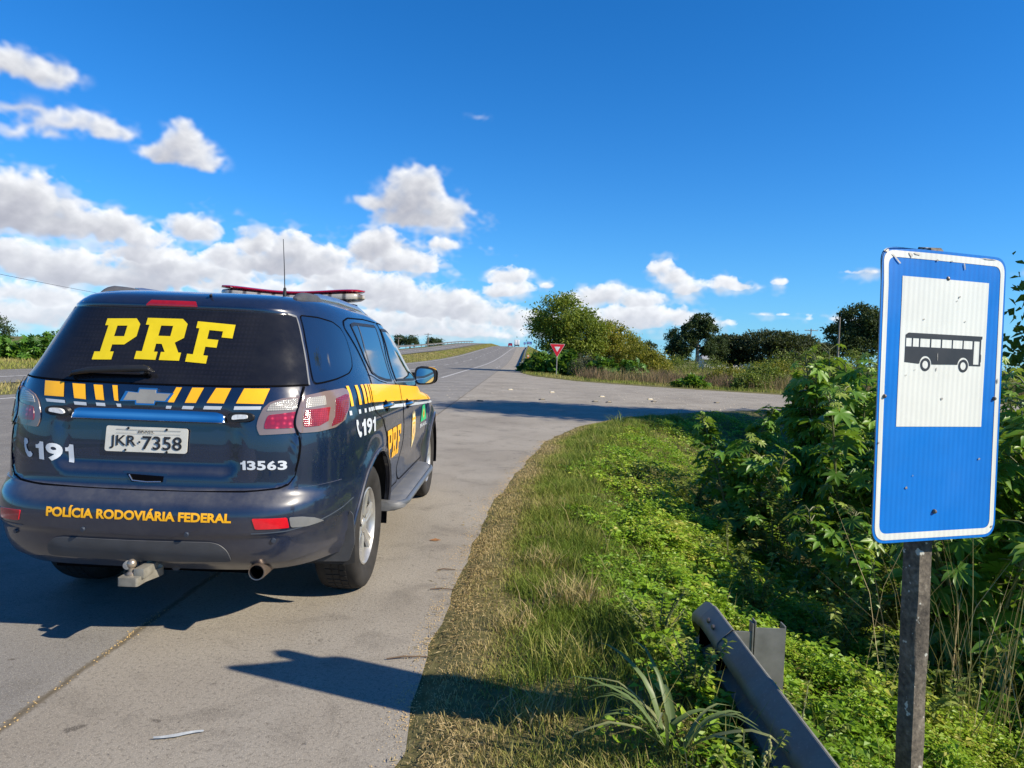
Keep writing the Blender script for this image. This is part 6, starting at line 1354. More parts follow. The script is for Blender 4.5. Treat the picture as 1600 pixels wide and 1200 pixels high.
# ---- leafy ground cover spilling down the bank
def cover(name, n, box, size, seed, mat, kind='stuff', hmul=1., dmin=.72, excl=None):
    rng = np.random.RandomState(seed); x, y = spread(n, *box, rng, 1.25)
    d = seg_dist(x, y, np.array(NEAR)); d = np.where(inside(x, y, ROAD), -d, d)
    cl = clump_noise(x, y, .9, 41)*.5 + clump_noise(x, y, 2.6, 42)*.3 + clump_noise(x, y, 7, 43)*.2
    den = sstep(dmin, dmin+.55, d + .4*vnoise(x*.9, y*.7, 44))*(.12 + .88*sstep(.30, .52, cl))
    k = rng.uniform(0, 1, n) < den; x, y, d, cl = x[k], y[k], d[k], cl[k]; m_ = len(x)
    top = (.05 + .17*sstep(.28, .75, cl)*sstep(dmin, dmin+.9, d))*hmul + .05*np.abs(vnoise(x*9, y*9, 45))
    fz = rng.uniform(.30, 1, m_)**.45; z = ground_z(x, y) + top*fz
    P0 = np.stack([x, y, z], -1); tilt = rng.normal(0, .24, (m_, 3)); tilt[:,2] = 1; N0 = unit(tilt + np.stack([np.zeros(m_)+.12, np.zeros(m_)-.05, np.zeros(m_)], -1))
    a0 = rng.uniform(0, 6.283, m_); Vs, Fs, vr, b = [], [], [], 0
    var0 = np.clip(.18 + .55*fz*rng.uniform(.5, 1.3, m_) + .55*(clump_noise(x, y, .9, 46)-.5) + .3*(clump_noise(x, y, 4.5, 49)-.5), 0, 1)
    var0 = np.where(rng.uniform(0, 1, m_) < .02, 1., var0)
    rs_ = .55 + .9*clump_noise(x, y, 3.3, 48)
    for j in range(4):
        a = a0 + j*1.571 + rng.normal(0, .3, m_); D = np.stack([np.cos(a), np.sin(a), rng.normal(.12, .25, m_)], -1); D = unit(D - N0*(D*N0).sum(1)[:,None]*.85)
        s = size*rng.uniform(.38, 1.55, m_)*rs_; V, F = leaf_cards(P0 + D*s[:,None]*.25, D, unit(N0 + rng.normal(0, .25, (m_, 3))), s, s*.62, .16)
        Vs.append(V); Fs.append(F + b); b += len(V); vr.append(np.clip(var0 + rng.normal(0, .08, m_), 0, 1))
    return scatter(name, np.concatenate(Vs), np.concatenate(Fs), np.concatenate(vr), mat, 4, kind=kind)
cover('ground_cover', 62000, (.15, 4.2, 1.6, 7.2), .031, 51, MATS['clover_leaf'])
cover('ground_cover', 34000, (.4, 7.0, 7.0, 19.5), .040, 52, MATS['clover_leaf'], hmul=1.25, dmin=.75)
cover('ground_cover', 5200, (4.0, 11.0, 2.5, 21), .075, 53, MATS['clover_leaf'], hmul=1.6, dmin=.8)
cover('ground_cover', 7000, (.45, 3.2, 1.7, 8.0), .036, 54, MATS['clover_leaf'], hmul=1.35, dmin=.75)
# taller thin grass mixed in the cover
rng = np.random.RandomState(12); x, y = spread(15000, .3, 5.5, 1.8, 19, rng, 1.2); d = seg_dist(x, y, np.array(NEAR)); d = np.where(inside(x, y, ROAD), -d, d)
k = rng.uniform(0, 1, len(x)) < sstep(.3, .8, d)*sstep(.45, .7, clump_noise(x, y, 1.4, 47)); x, y = x[k], y[k]
V, F = blades(np.stack([x, y, ground_z(x, y)], -1), rng.uniform(.10, .32, len(x)), np.full(len(x), .005)*np.interp(y, [2,8,19], [.8,1.3,2.2]), np.full(len(x), .7), rng)
scatter('tall_grass', V, F, np.clip(rng.normal(.35, .25, len(x)), 0, 1), MATS['verge_grass'], 5, kind='stuff')

# ---- single tufts standing out of the verge
def verge_tuft(x, y, n, h, r, dry, label, seed):
    rng = np.random.RandomState(seed); root_z = GZ1(x, y); P = np.stack([rng.normal(0, r, n), rng.normal(0, r, n), np.full(n, -.01)], -1); V, F = blades(P, h*rng.uniform(.4, 1.15, n), rng.uniform(.003, .007, n), np.full(n, .75), rng)
    o = np_mesh('grass_tuft', V, F, MATS['verge_grass'], None, smooth=False, attrs={'var': np.repeat(np.clip(rng.normal(dry, .16, n), 0, 1), 5)}); o.location = (x, y, root_z); return tag(o, label, 'grass tuft', 'grass tufts on the verge')
for k, (x, y, n, h, r, dr, lab) in enumerate([(.12,2.75,260,.13,.07,.75,'straw-coloured grass tuft in the sign shadow, nearest the concrete'),(.30,3.25,300,.18,.08,.45,'olive grass tuft just beyond the sign shadow'),(.02,3.75,260,.12,.07,.85,'dry pale grass tuft close to the concrete, beyond the sign shadow'),(.36,4.1,340,.20,.09,.9,'tall dry grass tuft in the middle of the verge'),(.22,4.9,300,.16,.09,.8,'dry grass tuft in the middle of the verge, level with the rear wheel'),(.48,5.5,320,.20,.10,.3,'green grass tuft against the leafy ground cover'),(.30,6.6,320,.17,.10,.6,'mixed grass tuft half way to the junction'),(.62,7.4,320,.20,.11,.25,'green grass tuft half way to the junction'),(.55,9.2,320,.20,.12,.4,'green grass tuft on the bend of the verge'),(1.1,11.2,320,.22,.13,.5,'olive grass tuft on the bend of the verge, farther'),(1.7,13.6,320,.24,.14,.4,'green grass tuft near the junction corner'),(.42,2.15,300,.16,.08,.7,'dry grass tuft at the bottom edge left of the broad-bladed clump'),(.08,2.05,240,.10,.08,.85,'low dry grass tuft at the bottom edge next to the concrete')]): verge_tuft(x, y, n, h, r, dr, lab, 700+k)
# ---- broad bladed grass tuft, flower spikes
def tuft(x, y, n, L, w, label, group, seed, mat='broad_grass', cat='grass clump', name='grass_clump', lift=1.):
    rng = random.Random(seed); z = GZ1(x, y); r = empty(name, (x, y, z), label, cat, group); Vs, Fs, vr, b = [], [], [], 0
    for k in range(n):
        a = rng.uniform(0, 6.283); l = L*rng.uniform(.55, 1.1); e = rng.uniform(.75, 1.35)*lift; hd = Vector((math.cos(a), math.sin(a), 0)); sd = Vector((-hd.y, hd.x, 0)); p = Vector((rng.gauss(0, .03), rng.gauss(0, .03), 0)); ww = w*rng.uniform(.6, 1.15)
        for j in range(9):
            t_ = j/8; el_ = e - t_*t_*rng.uniform(1.3, 1.9); p = p + (hd*math.cos(el_) + Vector((0,0,math.sin(el_))))*(l/8) if j else p
            wv = ww*(1-t_)**.6*(.55 + .9*min(1, t_*3)) *.5; crease = Vector((0,0,wv*.5))
            Vs += [p - sd*wv + crease, p, p + sd*wv + crease]
        for j in range(8):
            q = b + j*3; Fs += [(q, q+1, q+4, q+3), (q+1, q+2, q+5, q+4)]
        b += 27; vr += [rng.uniform(.1, .9)]*27
    np_mesh('blades', np.array([tuple(v) for v in Vs]), np.array(Fs), MATS[mat], r, smooth=True, attrs={'var': vr}); return r
tuft(.56, 2.42, 22, .50, .021, 'broad-bladed green grass clump arching at the bottom of the picture left of the guard rail', 'grass clumps on the verge', 61)
tuft(.98, 2.05+.62, 9, .22, .010, 'small thin grass clump leaning against the guard rail', 'grass clumps on the verge', 62)
tuft(2.15, 15.2, 22, .55, .02, 'grey-green grass clump on the far lip of the bank by the tree shadow', 'grass clumps on the verge', 63)
sp = empty('flower_spikes', (.80, 2.15, GZ1(.80,2.15)), 'cluster of pale green seed spikes beside the guard rail at the bottom edge', 'weed')
for k, (dx, dy, h) in enumerate(((0,0,.22),(.02,.01,.26),(-.03,.02,.19),(-.05,-.02,.15),(.035,-.02,.17),(-.015,.035,.14))):
    mb = MB(); mb.tube([(dx*.4,dy*.4,0),(dx*.8,dy,h*.6),(dx,dy,h)], [.003,.002,.002], 6); s_ = mb.build('stem', STEM, sp)
    mb = MB(); r2 = random.Random(k)
    for j in range(9): mb.lathe([(.0001,-.006),(.0055,-.002),(.005,.003),(.0001,.006)], 'Z', 7, (dx + r2.gauss(0,.002), dy + r2.gauss(0,.002), h - .03 + j*.008))
    mb.build('seed_head', pmat('seed_green', (.25,.25,.09), .8, var=.3, vscale=80) if 'seed_green' not in MATS else MATS['seed_green'], s_)

# ---- castor oil plants: forked stems, star shaped leaves on long stalks
def palmate(rng, n=8):
    tips, out = [], []
    for k in range(n):
        a = -2.55 + 5.1*k/(n-1); L = 1.0 - .38*abs(a/2.55)**1.6
        out += [(.40*math.cos(a-.33), .40*math.sin(a-.33))] if k == 0 else []
        out += [(L*.68*math.cos(a-.23), L*.68*math.sin(a-.23)), (L*math.cos(a), L*math.sin(a)), (L*.68*math.cos(a+.23), L*.68*math.sin(a+.23)), (.44*math.cos(a+.364), .44*math.sin(a+.364))]
    return np.array(out)
PALM = palmate(None); PC = len(PALM)
def palm_leaves(C, D, N0, R, rng):
    n = len(C); S = unit(np.cross(N0, D)); D = np.cross(S, N0); rr = np.linalg.norm(PALM, axis=1)
    droop = rng.uniform(.04, .24, n)[:,None]; ang = np.arctan2(PALM[:,1], PALM[:,0])
    zz = -droop*(rr**2)[None,:] + .07*np.where(np.arange(PC) % 4 == 2, -1, .7)[None,:]
    rim = C[:,None,:] + R[:,None,None]*(PALM[None,:,0:1]*D[:,None,:] + PALM[None,:,1:2]*S[:,None,:] + zz[:,:,None]*N0[:,None,:])
    V = np.concatenate([C[:,None,:], rim], 1).reshape(-1, 3); i = np.arange(n)[:,None]*(PC+1)
    F = np.concatenate([i + np.array([0, k+1, k+2]) for k in range(PC-1)]); return V, F
def castor(x, y, h, nst, nleaf, R, label, seed, group='castor oil plants on the bank', spreadr=.5):
    rng = np.random.RandomState(seed); z = GZ1(x, y) - .03; root = empty('castor_plant', (x, y, z), label, 'castor plant', group)
    C, D, Nn, Rr, vr = [], [], [], [], []; mb = MB(); mp = MB()
    for s in range(nst):
        a = rng.uniform(0, 6.283); e = spreadr*rng.uniform(.4, 1.1); hh = h*rng.uniform(.72, 1.0) if s else h
        pts = [Vector((0,0,0))]
        for k in range(1, 6):
            t_ = k/5; pts.append(Vector((math.cos(a)*e*t_**1.3 + rng.normal(0,.02), math.sin(a)*e*t_**1.3 + rng.normal(0,.02), hh*t_)))
        mb.tube(pts, [.022,.019,.016,.013,.010,.006], 7)
        for q in range(nleaf):
            t_ = rng.uniform(.12, 1.0)**.75; k = min(4, int(t_*5)); p = pts[k].lerp(pts[k+1], t_*5-k)
            b_ = rng.uniform(0, 6.283); up_ = rng.uniform(-.15, .75); pl_ = R*rng.uniform(.7, 1.7)*(1.15-.5*t_); dv = Vector((math.cos(b_), math.sin(b_), up_)).normalized(); c = p + dv*pl_ + Vector((0,0,.02))
            mp.tube([p, p + dv*pl_*.5 + Vector((0,0,.03)), c], [.006,.005,.004], 5, caps=False)
            nv = np.array([dv.x*.6 + rng.normal(0,.38), dv.y*.6 + rng.normal(0,.38), 1.]); young = t_ > .93
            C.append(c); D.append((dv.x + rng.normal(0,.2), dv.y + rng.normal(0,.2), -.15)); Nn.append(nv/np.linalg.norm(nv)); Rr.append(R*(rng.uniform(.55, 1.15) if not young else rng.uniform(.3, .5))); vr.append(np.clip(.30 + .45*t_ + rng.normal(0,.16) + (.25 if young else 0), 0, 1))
    C = np.array([tuple(c) for c in C]); V, F = palm_leaves(C, unit(np.array(D)), np.array(Nn), np.array(Rr), rng)
    mb.build('stem', STEM, root, recalc=False); o = mp.build('leaf_stalks', STEM, root, recalc=False)
    np_mesh('foliage', V, F, MATS['castor_foliage'], root, smooth=True, attrs={'var': np.repeat(vr, PC+1)})
    return root
CAST = [
 (3.55,8.2,2.5,5,30,.23,'tallest castor plant left of the bus sign, its top above the side road'),
 (4.35,9.2,2.6,5,28,.23,'big castor plant just behind the tallest one'),
 (3.25,6.9,2.05,4,28,.22,'castor plant with big star leaves directly left of the bus sign'),
 (4.1,7.4,2.35,4,28,.23,'castor plant hidden mostly behind the left edge of the bus sign'),
 (2.35,7.4,1.25,3,22,.19,'small castor plant standing forward on its own at the left of the thicket'),
 (2.75,6.1,.95,3,22,.18,'low dark castor plant in the shade in front of the thicket'),
 (2.95,9.7,1.55,3,24,.20,'castor plant at the back left of the thicket beside the shaded grass'),
 (5.2,10.4,2.55,4,26,.24,'castor plant at the rear of the thicket behind the bus sign'),
 (3.05,4.6,1.95,4,26,.22,'castor plant with big bright leaves right behind the bus sign panel'),
 (3.6,4.9,2.25,4,26,.23,'castor plant at the right picture edge beside the bus sign'),
 (4.6,6.1,2.3,4,26,.23,'castor plant deep behind the right edge of the bus sign'),
 (4.3,4.1,1.6,3,22,.21,'low castor plant at the right picture edge below the others'),
 (6.0,8.4,2.4,4,24,.24,'castor plant farthest right in the thicket, in shade'),
 (6.6,12.2,2.4,4,24,.25,'castor plant near the side road under the tall tree')]
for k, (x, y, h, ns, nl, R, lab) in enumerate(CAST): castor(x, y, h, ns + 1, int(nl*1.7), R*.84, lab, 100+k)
# leafy weeds under the castor plants
def weed(x, y, h, r, n, size, label, seed, mat='bush_leaf', group='leafy weeds under the castor plants'):
    rng = np.random.RandomState(seed); root = empty('weed', (x, y, GZ1(x, y)), label, 'weed', group); mb = MB(); P, D, N0 = [], [], []
    for s in range(9):
        a = rng.uniform(0, 6.283); e = r*rng.uniform(.2, 1.); top = np.array([math.cos(a)*e, math.sin(a)*e, h*rng.uniform(.6, 1.)]); mb.tube([(0,0,0), tuple(top*np.array([.45,.45,.6])), tuple(top)], [.006,.004,.002], 5)
        for q in range(n//9):
            t_ = rng.uniform(.2, 1.05); p = top*np.array([t_**1.3, t_**1.3, t_]); b_ = rng.uniform(0, 6.283); P.append(p); D.append((math.cos(b_), math.sin(b_), rng.uniform(-.4, .5))); N0.append((rng.normal(0,.4), rng.normal(0,.4), 1))
    s = size*rng.uniform(.6, 1.3, len(P)); V, F = leaf_cards(np.array(P), unit(np.array(D)), unit(np.array(N0)), s, s*.5, .12)
    mb.build('stem', STEM, root, recalc=False); np_mesh('foliage', V, F, MATS[mat], root, smooth=False, attrs={'var': np.repeat(rng.uniform(0, 1, len(P)), 4)})
for k, a in enumerate([(1.75,5.0,.55,.35,500,.055,'leafy weed on the bank left of the shaded castor plants'),(2.2,4.7,.6,.4,520,.06,'leafy weed in front of the low dark castor plant'),(1.9,6.2,.5,.4,460,.06,'leafy weed beside the small forward castor plant'),(2.6,5.3,.7,.4,520,.06,'tall leafy weed in the dip left of the bus sign'),(2.3,3.9,.5,.4,460,.055,'leafy weed in the dip just right of the sign post'),(.74,2.78,.28,.18,520,.028,'leafy weed growing against the road side of the guard rail, middle one of three'),(.70,3.30,.30,.24,560,.028,'leafy weed smothering the sunk end of the guard rail'),(.74,2.15,.24,.16,420,.028,'leafy weed growing against the road side of the guard rail near the bottom edge'),(.98,3.60,.24,.16,420,.026,'leafy weed growing over the tip of the guard rail end'),(3.0,3.5,.7,.45,500,.06,'leafy weed at the right picture edge below the dry stalks'),(1.45,8.9,.4,.35,380,.06,'low leafy weed on the crown of the bank near the junction'),(1.10,3.0,.22,.16,420,.026,'low leafy weed in front of the guard rail post plate'),(1.28,3.05,.30,.24,620,.028,'leafy weed growing over the foot of the guard rail post'),(2.6,7.0,.9,.5,620,.07,'tall bright leafy weed in front of the castor plant left of the sign'),(2.1,8.3,.7,.5,560,.07,'bright leafy weed behind the small forward castor plant'),(3.3,6.0,.9,.5,620,.07,'tall leafy weed between the low castor plant and the sign'),(3.6,3.9,.8,.5,560,.07,'leafy weed under the castor plants at the right edge'),(2.7,4.3,.6,.45,560,.06,'leafy weed in the dip behind the sign post'),(3.4,9.6,1.0,.6,620,.08,'tall bright leafy weed at the back of the thicket'),(2.9,8.6,.6,.5,480,.065,'leafy weed between the two left castor plants')]): weed(*a, seed=200+k)
# dry tall grass at the right edge
def dry_clump(x, y, n, h, label, seed):
    rng = np.random.RandomState(seed); root = empty('dry_grass_clump', (x, y, GZ1(x, y)), label, 'grass clump', 'tall dry grass by the sign')
    P = np.stack([rng.normal(0,.20,n), rng.normal(0,.20,n), np.zeros(n)], -1); V, F = blades(P, h*rng.uniform(.55, 1.1, n), rng.uniform(.002, .0065, n), np.full(n, .55), rng, .9)
    np_mesh('blades', V, F, MATS['dry_grass'], root, smooth=False, attrs={'var': np.repeat(rng.uniform(0, 1, n), 5)})
dry_clump(2.48,3.85,42,1.55,'tall straw-coloured grass clump right of the bus sign, nearer one',301); dry_clump(2.80,4.05,46,1.7,'tall straw-coloured grass clump right of the bus sign, farther one',302); dry_clump(2.75,5.2,24,1.0,'short straw-coloured grass clump in the dip behind the sign post',303)

# ---- trees
def tree(name, x, y, ells, trunk_h, trunk_r, leaf, nclump, per, mat, bark, label, cat='tree', group=None, seed=1, flat=.7, spreadk=.16, limbs=7, z0=None, tilt=(0,0)):
    """ells: crown ellipsoids (dx, dy, z, rx, ry, rz) above the base"""
    rng = np.random.RandomState(seed); zb = GZ1(x, y) - .05 if z0 is None else z0; root = empty(name, (x, y, zb), label, cat, group)
    w = np.array([e[3]*e[4]*e[5] for e in ells])**.75; w = w/w.sum(); cl = []
    for e, wk in zip(ells, w):
        m_ = max(3, int(nclump*wk)); v = unit(rng.normal(0, 1, (m_, 3))); r = rng.uniform(.35, 1.0, m_)**.45
        cl.append(np.array(e[:3]) + v*r[:,None]*np.array(e[3:]))
    cl = np.concatenate(cl); keep = rng.uniform(0, 1, len(cl)) < .5 + .9*clump_noise(cl[:,0]*1. + cl[:,2]*.6, cl[:,1] + cl[:,2]*.8, 1.2/np.mean([e[3] for e in ells]), seed % 97); cl = cl[keep]
    Rm = float(np.mean([e[3] for e in ells])); cs_ = Rm*spreadk*rng.uniform(.6, 1.4, len(cl))
    P = np.repeat(cl, per, 0) + rng.normal(0, 1, (len(cl)*per, 3))*np.repeat(cs_, per)[:,None]*np.array([1, 1, flat])
    n = len(P); D = unit(rng.normal(0, 1, (n, 3)) + np.array([0, 0, -.15])); N0 = unit(rng.normal(0, 1, (n, 3)) + np.array([0, 0, .8])); s = leaf*rng.uniform(.55, 1.4, n)
    V, F = leaf_cards(P, D, N0, s, s*.5, .1); vr = np.clip(np.repeat(rng.normal(.45, .16, len(cl)), per) + rng.normal(0, .14, n), 0, 1)
    crown = np_mesh('crown', V, F, MATS[mat], root, smooth=False, attrs={'var': np.repeat(vr, 4)})
    mb = MB(); top = Vector((tilt[0], tilt[1], trunk_h)); mb.tube([(0,0,-.3),(tilt[0]*.3 + trunk_r*.3, tilt[1]*.3, trunk_h*.4), tuple(top)], [trunk_r*1.25, trunk_r, trunk_r*.75], 10); tr_ = mb.build('trunk', bark, root)
    mb = MB(); idx = rng.permutation(len(cl))[:limbs*3]
    for k in range(min(limbs*3, len(idx))):
        c = Vector(cl[idx[k]]); b0 = Vector((0,0,trunk_h*rng.uniform(.55, 1.0))) if k % 3 else top
        b0 = b0 + Vector((tilt[0], tilt[1], 0))*(b0.z/trunk_h); md = b0.lerp(c, .5) + Vector((0,0,.12*(c-b0).length)); mb.tube([b0, md, c], [trunk_r*(.5 if k < limbs else .25), trunk_r*(.3 if k < limbs else .15), trunk_r*.06], 6, caps=False)
    mb.build('limbs', bark, tr_, recalc=False); return root
tree('willow_tree', 3.6, 60, [(-.3,0,4.9,2.6,2.4,1.8),(1.2,.3,3.6,2.4,2.4,1.8),(-1.6,-.2,3.9,1.3,1.4,1.2),(.6,-.4,2.4,2.6,2.0,1.4)], 2.8, .20, .23, 460, 56, 'willow_leaf', BARK, 'tall spreading olive-green tree behind the give-way sign', seed=401, tilt=(.3,0))
tree('willow_tree', 7.2, 61.5, [(0,0,3.5,1.9,1.9,1.2),(1.3,.2,2.6,1.9,1.8,1.4),(-.8,-.4,2.2,1.8,1.6,1.3)], 1.9, .15, .20, 280, 56, 'olive_leaf', BARK, 'lower yellow-green tree right of the tall olive one', seed=402)
tree('willow_tree', 9.6, 59.5, [(0,0,1.9,1.9,1.7,1.2),(1.4,.3,1.3,1.6,1.5,1.0)], 1.0, .12, .19, 200, 54, 'olive_leaf', BARK, 'rounded yellow-green bush-like tree at the right foot of the yellow-green group', seed=403)
tree('broadleaf_tree', 11.6, 78, [(0,0,3.3,1.3,1.3,1.5),(.7,0,2.2,1.6,1.4,1.2)], 2.0, .13, .2, 110, 36, 'bush_leaf', BARK, 'slim green tree behind the yellow-green group', seed=404)
tree('pine_tree', 26.0, 105, [(.6,0,7.5,1.6,1.5,1.1),(1.5,0,6.1,1.5,1.5,1.4),(-.7,0,6.2,1.9,1.8,1.3),(-1.9,0,4.5,1.9,1.8,1.5),(-2.7,.2,2.6,1.7,1.6,1.5),(1.7,.2,3.4,1.2,1.3,1.1)], 6.0, .26, .36, 330, 48, 'pine_leaf', PALEBARK, 'tall dark pine with pale bare trunk in the middle distance', group='dark pines in the middle distance', seed=405, flat=.55)
tree('pine_tree', 23.6, 110, [(0,0,5.2,1.4,1.3,1.4),(.3,0,3.4,1.6,1.4,1.5)], 4.5, .2, .30, 110, 38, 'pine_leaf', PALEBARK, 'shorter dark pine leaning against the left of the tall pine', group='dark pines in the middle distance', seed=406)
tree('pine_tree', 30.6, 111, [(0,0,4.2,1.6,1.5,1.2),(.5,.3,2.7,1.7,1.5,1.2)], 3.2, .18, .30, 110, 38, 'pine_leaf', BARK, 'small dark pine between the tall pine and the flat-topped trees', group='dark pines in the middle distance', seed=407)
for k, (x, y, h, w, lab) in enumerate([(21.9,122,4.8,1.5,'small dark tree left of the tall pine, right one of two'),(17.6,112,5.0,1.2,'small dark tree left of the tall pine, left one of two'),(19.6,118,4.2,1.3,'small dark tree in the gap between two others left of the tall pine')]):
    tree('pine_tree', x, y, [(0,0,h*.72,w,w,h*.26),(.3,0,h*.45,w*.9,w*.9,h*.2)], h*.6, .14, .30, 70, 34, 'pine_leaf', BARK, lab, group='dark pines in the middle distance', seed=410+k)
for k, (x, y, h, w, lab) in enumerate([(34.4,116,6.0,3.6,'flat-topped dark tree at the left of the flat-topped row'),(39.2,112,6.7,4.6,'widest flat-topped dark tree in the middle of the row'),(45.4,118,6.6,3.6,'flat-topped dark tree at the right of the flat-topped row'),(50.2,121,5.6,3.2,'lower flat-topped dark tree right of the row, towards the pole')]):
    tree('flat_topped_tree', x, y, [(0,0,h*.84,w,w*.8,h*.15),(-w*.5,0,h*.66,w*.7,w*.6,h*.13),(w*.5,.2,h*.68,w*.7,w*.6,h*.13),(0,-.3,h*.42,w*.85,w*.6,h*.2)], h*.6, .3, .42, 260, 46, 'flat_tree_leaf', BARK, lab, group='flat-topped trees in the middle distance', seed=420+k, flat=.4)
tree('round_tree', 35.6, 75, [(0,0,6.6,2.2,2.1,1.6),(-1.7,.2,5.0,1.7,1.6,1.2),(1.6,.2,5.4,2.0,1.9,1.4),(0,0,3.8,2.3,2.0,1.2)], 4.2, .24, .30, 340, 48, 'pine_leaf', BARK, 'dark round-headed tree left of the bus sign beside the pole', seed=430, flat=.6)
tree('shade_tree', 13.9, 14.5, [(.1,0,3.9,3.0,2.8,1.8),(1.2,-.2,6.4,2.7,2.6,2.0),(.9,0,9.0,2.5,2.8,1.6),(.4,0,11.0,2.2,2.4,1.5),(-1.1,.2,2.9,1.9,2.0,1.2)], 5.0, .28, .27, 760, 60, 'willow_leaf', BARK, 'tall green tree at the right picture edge behind the bus sign, shading the junction', seed=431, tilt=(.6,0))
tree('shade_tree', 17.5, 17.2, [(0,0,4.2,2.8,2.6,2.0),(.3,0,6.8,2.2,2.0,1.8)], 4.0, .24, .27, 360, 52, 'willow_leaf', BARK, 'second green tree farther right along the side road', seed=432)
# left of the opposite carriageway
tree('field_tree', -53.2, 70, [(0,0,2.6,1.5,1.4,1.1),(.4,0,1.8,1.5,1.4,.9)], 2.0, .16, .2, 110, 38, 'pine_leaf', BARK, 'dark tree rising above the hedge at the left picture edge', seed=433)
for k, (x, y, h, w, lab) in enumerate([(-40.2,231,4.0,1.8,'dark tree left of three beyond the opposite guard rail'),(-36.4,229,3.8,2.4,'round dark tree, middle of three beyond the opposite guard rail'),(-29.0,232,3.5,2.4,'round dark tree, right of three beyond the opposite guard rail')]):
    tree('field_tree', x, y, [(0,0,h*.7,w,w*.9,h*.28),(.3,0,h*.4,w*1.1,w*.9,h*.25)], h*.5, .2, .42, 90, 34, 'pine_leaf', BARK, lab, group='dark trees beyond the opposite guard rail', seed=440+k, z0=float(rise2(230.))-1.7)
# ---- bushes along the far side of the side road and beyond the left carriageway
def bush(x, y, w, h, mat, label, seed, leaf=.14, n=90, per=34, group='bushes beyond the side road', name='bush', big=False):
    rng = np.random.RandomState(seed); z = GZ1(x, y); root = empty(name, (x, y, z - .03), label, 'bush', group)
    m_ = n; v = unit(rng.normal(0, 1, (m_, 3))); v[:,2] = np.abs(v[:,2])*1.0; r = rng.uniform(.4, 1, m_)**.5; cl = v*r[:,None]*np.array([w/2, w/2*.8, h*.88])*(1 + .25*rng.normal(0, 1, (m_, 1))*.5) + np.array([0,0,h*.08])
    P = np.repeat(cl, per, 0) + rng.normal(0, 1, (m_*per, 3))*w*.055; P[:,2] = np.maximum(P[:,2], .03); k = len(P)
    D = unit(rng.normal(0, 1, (k, 3))); N0 = unit(rng.normal(0, .7, (k, 3)) + np.array([0,0,1.])); s = leaf*rng.uniform(.5, 1.4, k); vr = np.clip(np.repeat(rng.normal(.45, .18, m_), per) + rng.normal(0, .14, k), 0, 1)
    if big:
        q = rng.permutation(k)[:k//5]; V, F = palm_leaves(P[q], D[q], N0[q], s[q]*1.2, rng); np_mesh('foliage', V, F, MATS[mat], root, smooth=True, attrs={'var': np.repeat(vr[q], PC+1)})
    else:
        V, F = leaf_cards(P, D, N0, s, s*.55, .1); np_mesh('foliage', V, F, MATS[mat], root, smooth=False, attrs={'var': np.repeat(vr, 4)})
    mb = MB()
    for q in range(7): mb.tube([(0,0,0), tuple(cl[q]*np.array([.4,.4,.5])), tuple(cl[q])], [.03,.02,.008], 5, caps=False)
    mb.build('stem', BARK, root, recalc=False); return root
BU = [(1.75,56.5,2.2,1.75,'castor_foliage',1,'leafy castor bush left of the give-way sign post'),(3.35,55.0,2.6,1.95,'castor_foliage',1,'leafy castor bush right behind the give-way sign post'),(4.9,53.2,2.6,1.8,'grey_bush_leaf',0,'grey twiggy bush right of the give-way sign'),(6.0,52.4,2.4,1.5,'castor_foliage',1,'leafy castor bush right of the grey twiggy bush'),(7.9,50.2,2.6,1.3,'castor_foliage',1,'leafy castor bush farthest right in the row by the give-way sign'),
 (.9,62,1.8,1.2,'castor_foliage',1,'dark low castor bush at the foot of the embankment'),(13.4,70,4.2,1.9,'bush_leaf',0,'wide green bush before the small dark trees'),(18.2,80,4.6,2.2,'bush_leaf',0,'wide green bush before the tall pine'),(12.2,74,3.8,2.4,'olive_leaf',0,'olive bush behind the wide green bush'),(23.5,88,4.8,2.0,'bush_leaf',0,'green bush right of the tall pine trunk'),
 (13.2,45,2.8,1.35,'olive_leaf',0,'olive bush in the dry grass left of the castor thicket'),(14.6,42,2.6,1.6,'bush_leaf',0,'green bush in the dry grass close to the thicket'),(12.4,38.2,2.0,1.1,'bush_leaf',0,'low green bush at the roadside close to the thicket'),(9.3,38.2,1.5,.55,'castor_foliage',1,'small castor bush alone in the roadside dry grass'),(20.3,55,3.4,2.7,'bush_leaf',0,'tall green bush seen over the castor thicket, left one'),(20.9,49.5,3.2,3.0,'bush_leaf',0,'tall green bush seen over the castor thicket, right one'),(16.8,46.5,3.0,2.0,'olive_leaf',0,'olive bush between the dry grass and the tall green bushes'),(24.5,52,4.2,2.6,'bush_leaf',0,'green bush beside the round-headed tree'),(29,56,4.5,2.4,'bush_leaf',0,'green bush behind the bus sign, farther'),(33,50,5,2.6,'bush_leaf',0,'green bush behind the bus sign, nearer'),(30.5,90,5.5,2.0,'bush_leaf',0,'wide bush in front of the white shed, left end'),(42,96,6,2.0,'bush_leaf',0,'wide bush in front of the white shed, right end')]
for k, (x, y, w, h, mt, bg_, lab) in enumerate(BU): bush(x, y, w, h, mt, lab, 500+k, leaf=.28 if bg_ else (.10 if 'grey' in mt else .15), n=80, big=bool(bg_))
for k, (x, y, w, h) in enumerate([(-34.5,43,3.0,1.8),(-32.0,42,2.8,2.0),(-29.6,42.5,2.8,1.9),(-27.4,43.5,2.6,1.8),(-37.5,44,3.2,2.0),(-25.2,45,2.6,1.6),(-31,46,3,2.2)]):
    bush(x, y, w, h*.78, 'castor_foliage' , ['leafy hedge bush beyond the opposite carriageway at the far left','leafy hedge bush, second from the left beyond the opposite carriageway','leafy hedge bush in mid hedge beyond the opposite carriageway','leafy hedge bush nearest the police car beyond the opposite carriageway','leafy hedge bush outside the left picture edge','leafy hedge bush hidden by the police car','taller leafy hedge bush at the back of the hedge'][k], 560+k, leaf=.26, n=70, big=True, group='hedge beyond the opposite carriageway')
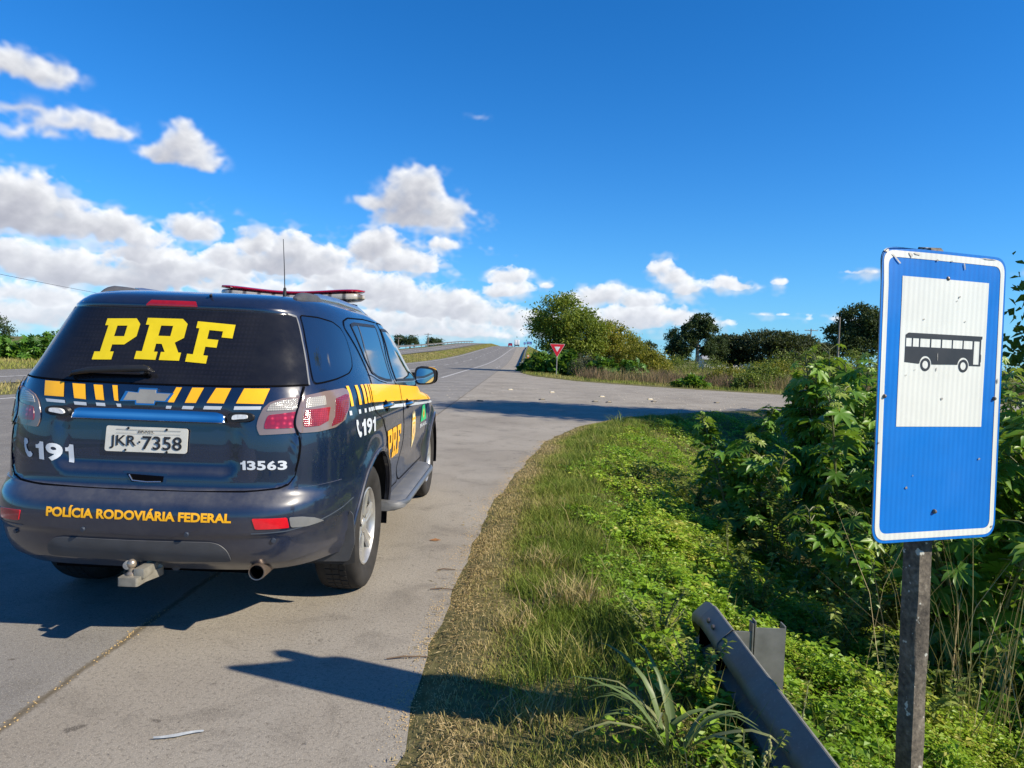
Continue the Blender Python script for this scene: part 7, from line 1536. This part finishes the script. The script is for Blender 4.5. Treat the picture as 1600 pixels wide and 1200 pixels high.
# ---- grass of the far verges and the median, russet field
def field(name, n, poly, mat, h, w, seed, lo=0., hi=1., lean=.6, dens=None):
    rng = np.random.RandomState(seed); P = np.array(poly); x = rng.uniform(P[:,0].min(), P[:,0].max(), n); y = rng.uniform(P[:,1].min(), P[:,1].max(), n); k = inside(x, y, P) & ~inside(x, y, ROAD)
    if dens is not None: k &= rng.uniform(0, 1, n) < dens(x, y)
    x, y = x[k], y[k]; m_ = len(x); H = h*rng.uniform(.4, 1.2, m_)*(.5 + .8*clump_noise(x, y, .35, seed)); V, F = blades(np.stack([x, y, ground_z(x, y) - .01], -1), H, w*rng.uniform(.6, 1.4, m_)*np.interp(y, [20,60,120,300], [1,1.4,2.6,5]), np.full(m_, lean), rng)
    return scatter(name, V, F, np.clip(lo + (hi-lo)*(.65*clump_noise(x, y, .22, seed+1) + .35*rng.uniform(0, 1, m_)), 0, 1), MATS[mat], 5, kind='stuff')
field('roadside_grass', 60000, [(.0,62),(.2,52),(3.2,42),(12,34),(20,32.5),(40,37),(40,42),(20,38),(13,38.5),(5,46.5),(2.2,53),(1.6,64)], 'verge_grass', .24, .018, 71, .05, .75)
field('russet_grass', 52000, [(3.5,46.5),(12.2,37.2),(20,36),(40,42),(40,56),(22,50),(9,52),(5,52)], 'russet_grass', .95, .022, 72, 0, .9, .45)
field('meadow_grass', 50000, [(2,57),(9,51),(40,48),(60,60),(70,125),(20,120),(10,90),(3,70)], 'verge_grass', .6, .035, 73, .15, .85, .5)
field('embankment_grass', 26000, [(.2,60),(1.8,60),(3,75),(5,100),(8,150),(11,220),(9,310),(2.4,310),(1.6,220),(.8,150),(.3,100)], 'verge_grass', .30, .03, 74, .05, .8, .6)
field('median_grass', 60000, [(-13.05,12),(-16.1,12),(-16.1,60),(-15.3,150),(-13.6,220),(-13.5,310),(-10.6,310),(-11,220),(-12.2,150),(-13.05,70)], 'verge_grass', .16, .022, 75, .25, .95, .6)
field('outer_verge_grass', 36000, [(-22.6,10),(-42,10),(-44,60),(-30,60),(-22.6,60)], 'verge_grass', .26, .026, 76, .1, .7, .6)
